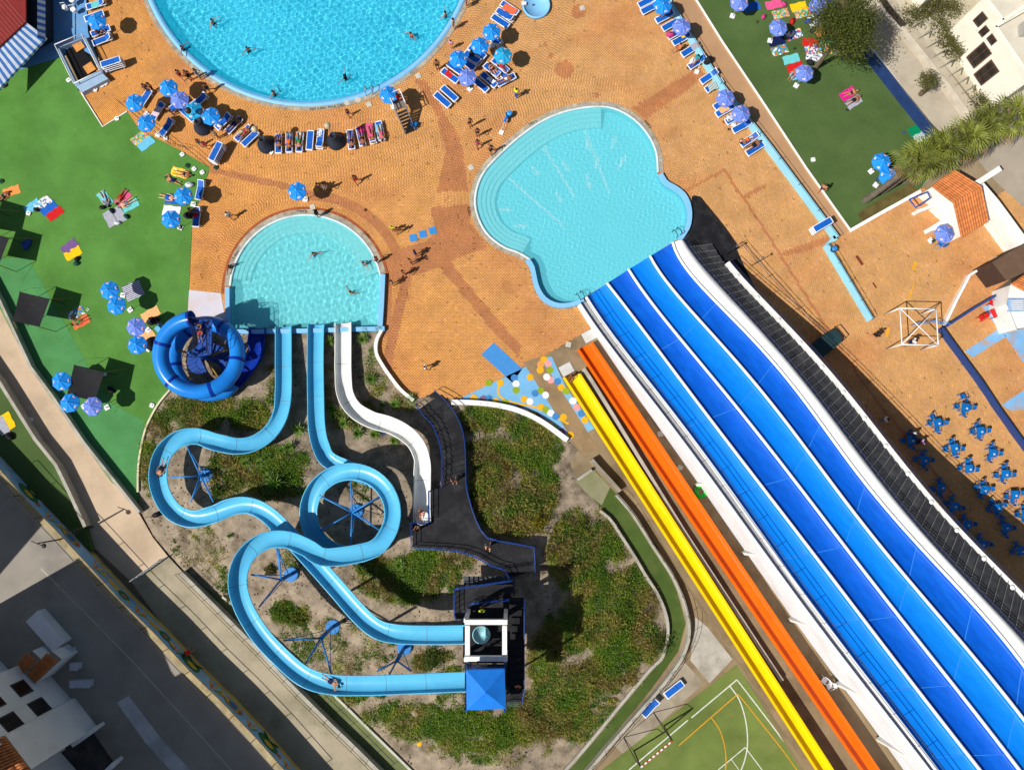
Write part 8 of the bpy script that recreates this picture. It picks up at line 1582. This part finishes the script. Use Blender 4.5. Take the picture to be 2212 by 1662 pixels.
stepW = np.array([(p.x, p.y) for p in [P(q.x, q.y, 1.2) for q in STL_] + [P(q.x, q.y, 1.2) for q in STR_][::-1]]); ok &= ~(inpoly(P0, stepW) | (segdist(P0, stepW) < .3))
pos = []; siz = []; col_l = []; asp = []; bia = []
r_ = np.random.RandomState(4); spn = hnoise(P0[:, 0], P0[:, 1], .45, 91) * 2.2 + hnoise(P0[:, 0], P0[:, 1], 1.3, 92)
SPEC = ((0, 1), (1, 3), (2, 0), (4, 5), (3, 1), (2, 4))
for i in np.where(ok)[0]:
    sp1 = int(np.floor((spn[i] + .12 * r_.randn()) * 2.5 + 3)) % 6; s = cl_s[i] * (1 + .9 * max(0, math.sin(P0[i, 0] * .9) * math.sin(P0[i, 1] * .8 + 1)))
    k, l0, l1, ap, bi = ((74, .06, .15, .55, .5), (50, .1, .2, .5, .5), (58, .07, .18, .45, .7), (30, .25, .55, .1, 1.2), (66, .07, .16, .6, .4), (34, .2, .45, .14, .9))[sp1]
    g_ = r_.normal(size=(k, 3)) * np.array([s * .7, s * .7, s * .42]); g_[:, 2] = np.abs(g_[:, 2]); pos.append(np.array([P0[i, 0], P0[i, 1], tz[i] - .03]) + g_); siz.append(r_.uniform(l0, l1, k)); asp.append(np.full(k, ap)); bia.append(np.full(k, bi))
    c = PAL[SPEC[sp1][r_.randint(2)]] * r_.uniform(.75, 1.2) * (1 + r_.normal(0, .14, k))[:, None].clip(.5, 1.6); col_l.append(c)
pos, siz, col_l, asp, bia = (np.concatenate(q) for q in (pos, siz, col_l, asp, bia))
o = link('ground_cover', leafmesh('ground_cover', pos, siz, bia, col_l, LEAF, asp)); props(o, 'dry green scrub and weeds covering the slide garden', 'scrub', kind='stuff')
print('scrub leaves', len(pos))
# dry litter, twigs and stones on bare soil
n = 16000; lx = np.stack([nrs.uniform(GP[:, 0].min(), GP[:, 0].max(), n), nrs.uniform(GP[:, 1].min(), GP[:, 1].max(), n)], 1); lx = lx[inpoly(lx, GP)]; lz_ = terrain(lx); dens = hnoise(lx[:, 0], lx[:, 1], .8, 31) + hnoise(lx[:, 0], lx[:, 1], 2.2, 32) * .7; k = dens > nrs.uniform(-.6, .5, len(lx)); lx, lz_ = lx[k], lz_[k]
lp_ = np.column_stack([lx, lz_ + .01]); base_c = np.stack([lin(92, 70, 44), lin(120, 96, 62), lin(66, 52, 34), lin(150, 132, 96)])[nrs.randint(0, 4, len(lx))]
o = link('dry_litter', leafmesh('dry_litter', lp_, nrs.uniform(.08, .3, len(lx)), .25, base_c, LEAF, .45, 9)); props(o, 'dry twigs and leaf litter on the garden soil', 'litter', kind='stuff')
# single bushes
def bush(u, v, s, pal, label, n=700, name='bush', tall=.8):
    g_ = G(u, v); r2 = np.random.RandomState(int(u * 7 + v)); k = r2.normal(size=(n, 3)); k /= np.linalg.norm(k, axis=1)[:, None]; k *= (r2.rand(n, 1) ** .4) * (1 + .3 * np.sin(5 * np.arctan2(k[:, 1], k[:, 0]))[:, None]); k[:, 2] = np.abs(k[:, 2]) * tall
    ro = thing(name, label, 'bush', g_); c = pal * (1 + r2.normal(0, .2, n))[:, None].clip(.5, 1.6)
    link('foliage', leafmesh('foliage', k * s + np.array([0, 0, .05]), r2.uniform(.1, .24, n), 1.0, c, LEAF, .45, int(u)), ro)
    m = MB()
    for a in range(4): m.tube([(0, 0, -.1), (s * .4 * math.cos(a * 1.6), s * .4 * math.sin(a * 1.6), s * .5)], [.03, .012], 5)
    link('stem', m.mesh('stem', M('stem_brown', (80, 62, 44), .9)), ro)
for u, v, s, p_, lb in ((530, 893, 1.1, lin(92, 116, 28), 'round bright green bush below the tube slide'), (612, 1322, .9, lin(84, 108, 30), 'left half of the round bush inside the big slide bend'), (645, 1332, .7, lin(110, 110, 40), 'olive right half of the bush inside the slide bend'), (940, 1420, 1.0, lin(70, 88, 34), 'dark bush left of the white tower frame'), (590, 1050, 1.2, lin(64, 100, 28), 'dark green bush left of the slide ring'), (470, 1062, .7, lin(80, 110, 30), 'small green bush inside the left slide loop'), (1255, 1010 + 130, 1.0, lin(104, 118, 34), 'green bush right of the tower walkway'), (1425, 1385, 1.1, lin(74, 100, 26), 'bush hanging over the channel wall'), (585, 1230, .5, lin(100, 96, 50), 'small dry bush below the slide crossing'), (505, 1285, .7, lin(96, 88, 40), 'dry bush at the outer edge of the large slide bend'), (1160, 1130, .9, lin(140, 130, 30), 'yellow flowering bush beside the platform railing')):
    bush(u, v, s, p_, lb)
# yuccas
YM = [M('yucca_leaf_a', (104, 132, 52), .5, .15, 4), M('yucca_leaf_b', (84, 116, 40), .5, .15, 4)]
def yucca_mesh(n, seed, mat):
    r2 = random.Random(seed); m = MB()
    for i in range(n):
        a = i * 2.399; el = .15 + 1.2 * (i / n); L = r2.uniform(.42, .6); w = .028; d = Vector((math.cos(a) * math.cos(el), math.sin(a) * math.cos(el), math.sin(el))); s = Vector((-math.sin(a), math.cos(a), 0)); b = Vector((0, 0, .1)); m1 = b + d * L * .5; e = b + d * L + Vector((0, 0, -.08 * L))
        m.add([b - s * w * .6, b + s * w * .6, m1 + s * w, m1 - s * w, e], [(0, 1, 2, 3), (3, 2, 4)])
    m.tube([(0, 0, -.15), (0, 0, .12)], .06, 6)
    return m.mesh('yucca', mat)
YME = [yucca_mesh(46, 1, YM[0]), yucca_mesh(38, 2, YM[1]), yucca_mesh(52, 3, YM[0])]
yl = [(1, 2, 370, 380, 1.5, 'largest, left of the middle blue slide bend'), (1, 2, 655, 200, 1.1, 'upper of two right of the middle blue slide'), (1, 2, 670, 270, 1.0, 'lower of two right of the middle blue slide'), (1, 2, 765, 330, 1.2, 'left of the white slide bend'), (1, 2, 885, 415, 1.3, 'left of three under the white slide bend'), (1, 2, 1030, 425, 1.2, 'middle of three under the white slide bend'), (1, 2, 1200, 475, 1.1, 'right of three under the white slide bend'), (1, 2, 1090, 170, .8, 'left of two above the white slide bend'), (1, 2, 1205, 165, 1.2, 'right of two above the white slide bend'), (1, 2, 1335, 115, 1.1, 'growing at the white curved wall top'), (1, 2, 170, 850, 1.9, 'big clump left of the slide ring'), (1, 2, 235, 560, .9, 'upper left of the bed beside the middle blue slide'), (1, 2, 300, 530, 1.2, 'upper right of the bed beside the middle blue slide'), (1, 2, 110, 620, 1.0, 'centre of the bed left of the slide ring'), (1, 2, 40, 665, .9, 'left side of the bed left of the slide ring'), (1, 2, 100, 790, .9, 'above the big clump left of the slide ring'), (1, 2, 1150, 1590, .9, 'left of two below the slide ring'), (1, 2, 1245, 1545, 1.1, 'right of two below the slide ring'), (1, 1, 640, 1290, 1.2, 'between the middle blue and the white slide'), (1, 1, 945, 1195, 1.0, 'upper right of the white slide end'), (1, 1, 930, 1270, 1.2, 'lower right of the white slide end'), (1, 1, 1060, 1180, 1.0, 'at the corner of the semicircular pool wall'), (1, 1, 1000, 1610, 1.3, 'beside the white curved wall middle'), (0, 2, 2130, 670, 1.0, 'right of the left slide loop mast'), (0, 2, 2020, 740, .9, 'below the one right of the slide loop mast'), (0, 2, 1990, 1295, .7, 'small one below the weaving slide'), (1, 1, 30, 1290, .0, '')]
for i, (c, r, x, y, s, lb) in enumerate(yl):
    if s == 0: continue
    g_ = G(*T(c, r, x, y)); o = link('yucca_plant', YME[i % 3], None, g_, (0, 0, i)); o.scale = (s * 1.15,) * 3; props(o, 'spiky yucca plant, ' + lb, 'plant', 'yucca plants in the slide garden')
# leafy tree at the top
def tree(label, base, crown, rx, rz_, n, pal, name='leafy_tree'):
    ro = thing(name, label, 'tree', base); m = MB(); c = crown - base; path = [Vector((0, 0, -.2)), Vector((c.x * .15, c.y * .2, c.z * .35)), Vector((c.x * .5, c.y * .5, c.z * .7)), c]
    m.tube(smooth_path(path, 14), [.24 - .012 * i for i in range(14)], 9); rr = random.Random(5); lim = []
    for i in range(9):
        a = i * .7 + rr.random(); e = c + Vector((rx * .65 * math.cos(a), rx * .65 * math.sin(a), rz_ * rr.uniform(-.2, .5))); m.tube([c + Vector((0, 0, -.8)), c.lerp(e, .5) + Vector((0, 0, .1)), e], [.1, .06, .03], 6); lim.append(e)
    link('trunk', m.mesh('trunk', M('bark', (112, 96, 78), .9, .2, 6, bump=.4), smooth=True), ro); r2 = np.random.RandomState(int(rx * 100)); P_ = []
    for i in range(46):
        k = r2.normal(size=3); k /= np.linalg.norm(k); k *= r2.rand() ** .45; ctr = np.array(c) + k * np.array([rx * .9, rx * .9, rz_ * .8]); nn = n // 46; P_.append(ctr + r2.normal(size=(nn, 3)) * rx * .17)
    P_ = np.concatenate(P_); col = pal * (1 + r2.normal(0, .18, len(P_)))[:, None].clip(.5, 1.6); link('crown', leafmesh('crown', P_, r2.uniform(.12, .3, len(P_)), .7, col, LEAF, .35, 3), ro)
tb_ = PT(3, 0, 405, 590, .03); tree('leafy tree with leaning trunk at the top of the upper turf', tb_, PT(3, 0, 720, 215, 7.0), 3.2, 2.2, 24000, lin(92, 100, 40))
sb = PT(3, 0, 1318, 815, .03); tree('small sapling on the street behind the screen fence', sb, PT(3, 0, 1385, 690, 2.6), .9, .7, 900, lin(104, 104, 50), 'street_sapling')
hedge = [(1250, 130), (1340, 90), (1420, 60), (1500, 30), (1600, 70), (1500, 210), (1560, 330), (1600, 390), (1650, 450), (1850, 860), (1880, 920)]
for i, (x, y) in enumerate(hedge):
    p = PT(3, 0, x, y, .5); p.z = .05; u, v = T(3, 0, x, y); r2 = np.random.RandomState(i); n = 600; k = r2.normal(size=(n, 3)) * np.array([.45, .45, .35]); k[:, 2] = np.abs(k[:, 2]); ro = thing('shrub', 'garden shrub beside the villas, %s' % nth(i, 30, 'topmost', 'from top'), 'shrub', p, 0, 'villa garden shrubs'); link('foliage', leafmesh('foliage', k, r2.uniform(.12, .25, n), .9, lin(104, 104, 52) * (1 + r2.normal(0, .2, n))[:, None].clip(.4, 1.6), LEAF, .4, i), ro)
    m = MB(); m.tube([(0, 0, -.1), (0, 0, .4)], .03, 5); link('stem', m.mesh('stem', M('stem_brown', (80, 62, 44))), ro)
# fan palms
def frond_mesh(seed):
    m = MB(); r2 = random.Random(seed); pet = .7; n = 13
    m.bar((0, 0, 0), (pet, 0, .08), .035)
    for i in range(n):
        a = math.radians(-100 + 200 * i / (n - 1)); L = .72 * (1 - .25 * abs(i / (n - 1) - .5) * 2) * r2.uniform(.92, 1.05); d = Vector((math.cos(a), math.sin(a), 0)); s = Vector((-d.y, d.x, 0)); b = Vector((pet, 0, .08)); w = .03; mid = b + d * L * .62; e = b + d * L + Vector((0, 0, -.2))
        m.add([b, mid - s * w + Vector((0, 0, .0)), mid + Vector((0, 0, .035)), mid + s * w, e], [(0, 1, 2), (0, 2, 3), (1, 4, 2), (2, 4, 3)])
    return m
PMA = M('palm_leaf', (112, 118, 44), .5, .2, 3, objvar=.5); PMD = M('palm_dead', (150, 122, 84), .8, .2, 3)
fm = [frond_mesh(s).mesh('frond', PMA) for s in range(3)]; fd = frond_mesh(9).mesh('dead_frond', PMD)
for i, (x, y, h) in enumerate(((1290, 1400, 9.0), (1490, 1290, 9.4), (1700, 1200, 9.2), (1860, 1110, 8.8), (2090, 1000, 9.2))):
    c = PT(3, 0, x, y, h); ro = thing('fan_palm', 'tall fan palm, %s of the row beside the street' % nth(i, 5, last='rightmost'), 'palm tree', Vector((c.x, c.y, 0)), 0, 'row of fan palms'); m = MB(); m.tube([Vector((c.x, c.y, -.1)) + Vector((0, 0, h * k / 14)) for k in range(15)], [.3 - .008 * k + .02 * (k % 2) for k in range(15)], 10); part(ro, 'trunk', m, M('palm_bark', (116, 106, 92), .95, .25, 5, bump=.6))
    for k in range(27):
        a = k * 2.399; t = k / 27; el = math.radians(75 - 110 * t); dead = t > .82; s = rnd.uniform(1.25, 1.75); o = link('dead_frond' if dead else 'frond', fd if dead else fm[k % 3], ro); o.location = (0, 0, h - .1 - .35 * t); q = Matrix.Rotation(a, 4, 'Z') @ Matrix.Rotation(-el, 4, 'Y') @ Matrix.Rotation(rnd.uniform(-.3, .3), 4, 'X'); o.rotation_euler = q.to_euler(); o.scale = (s,) * 3
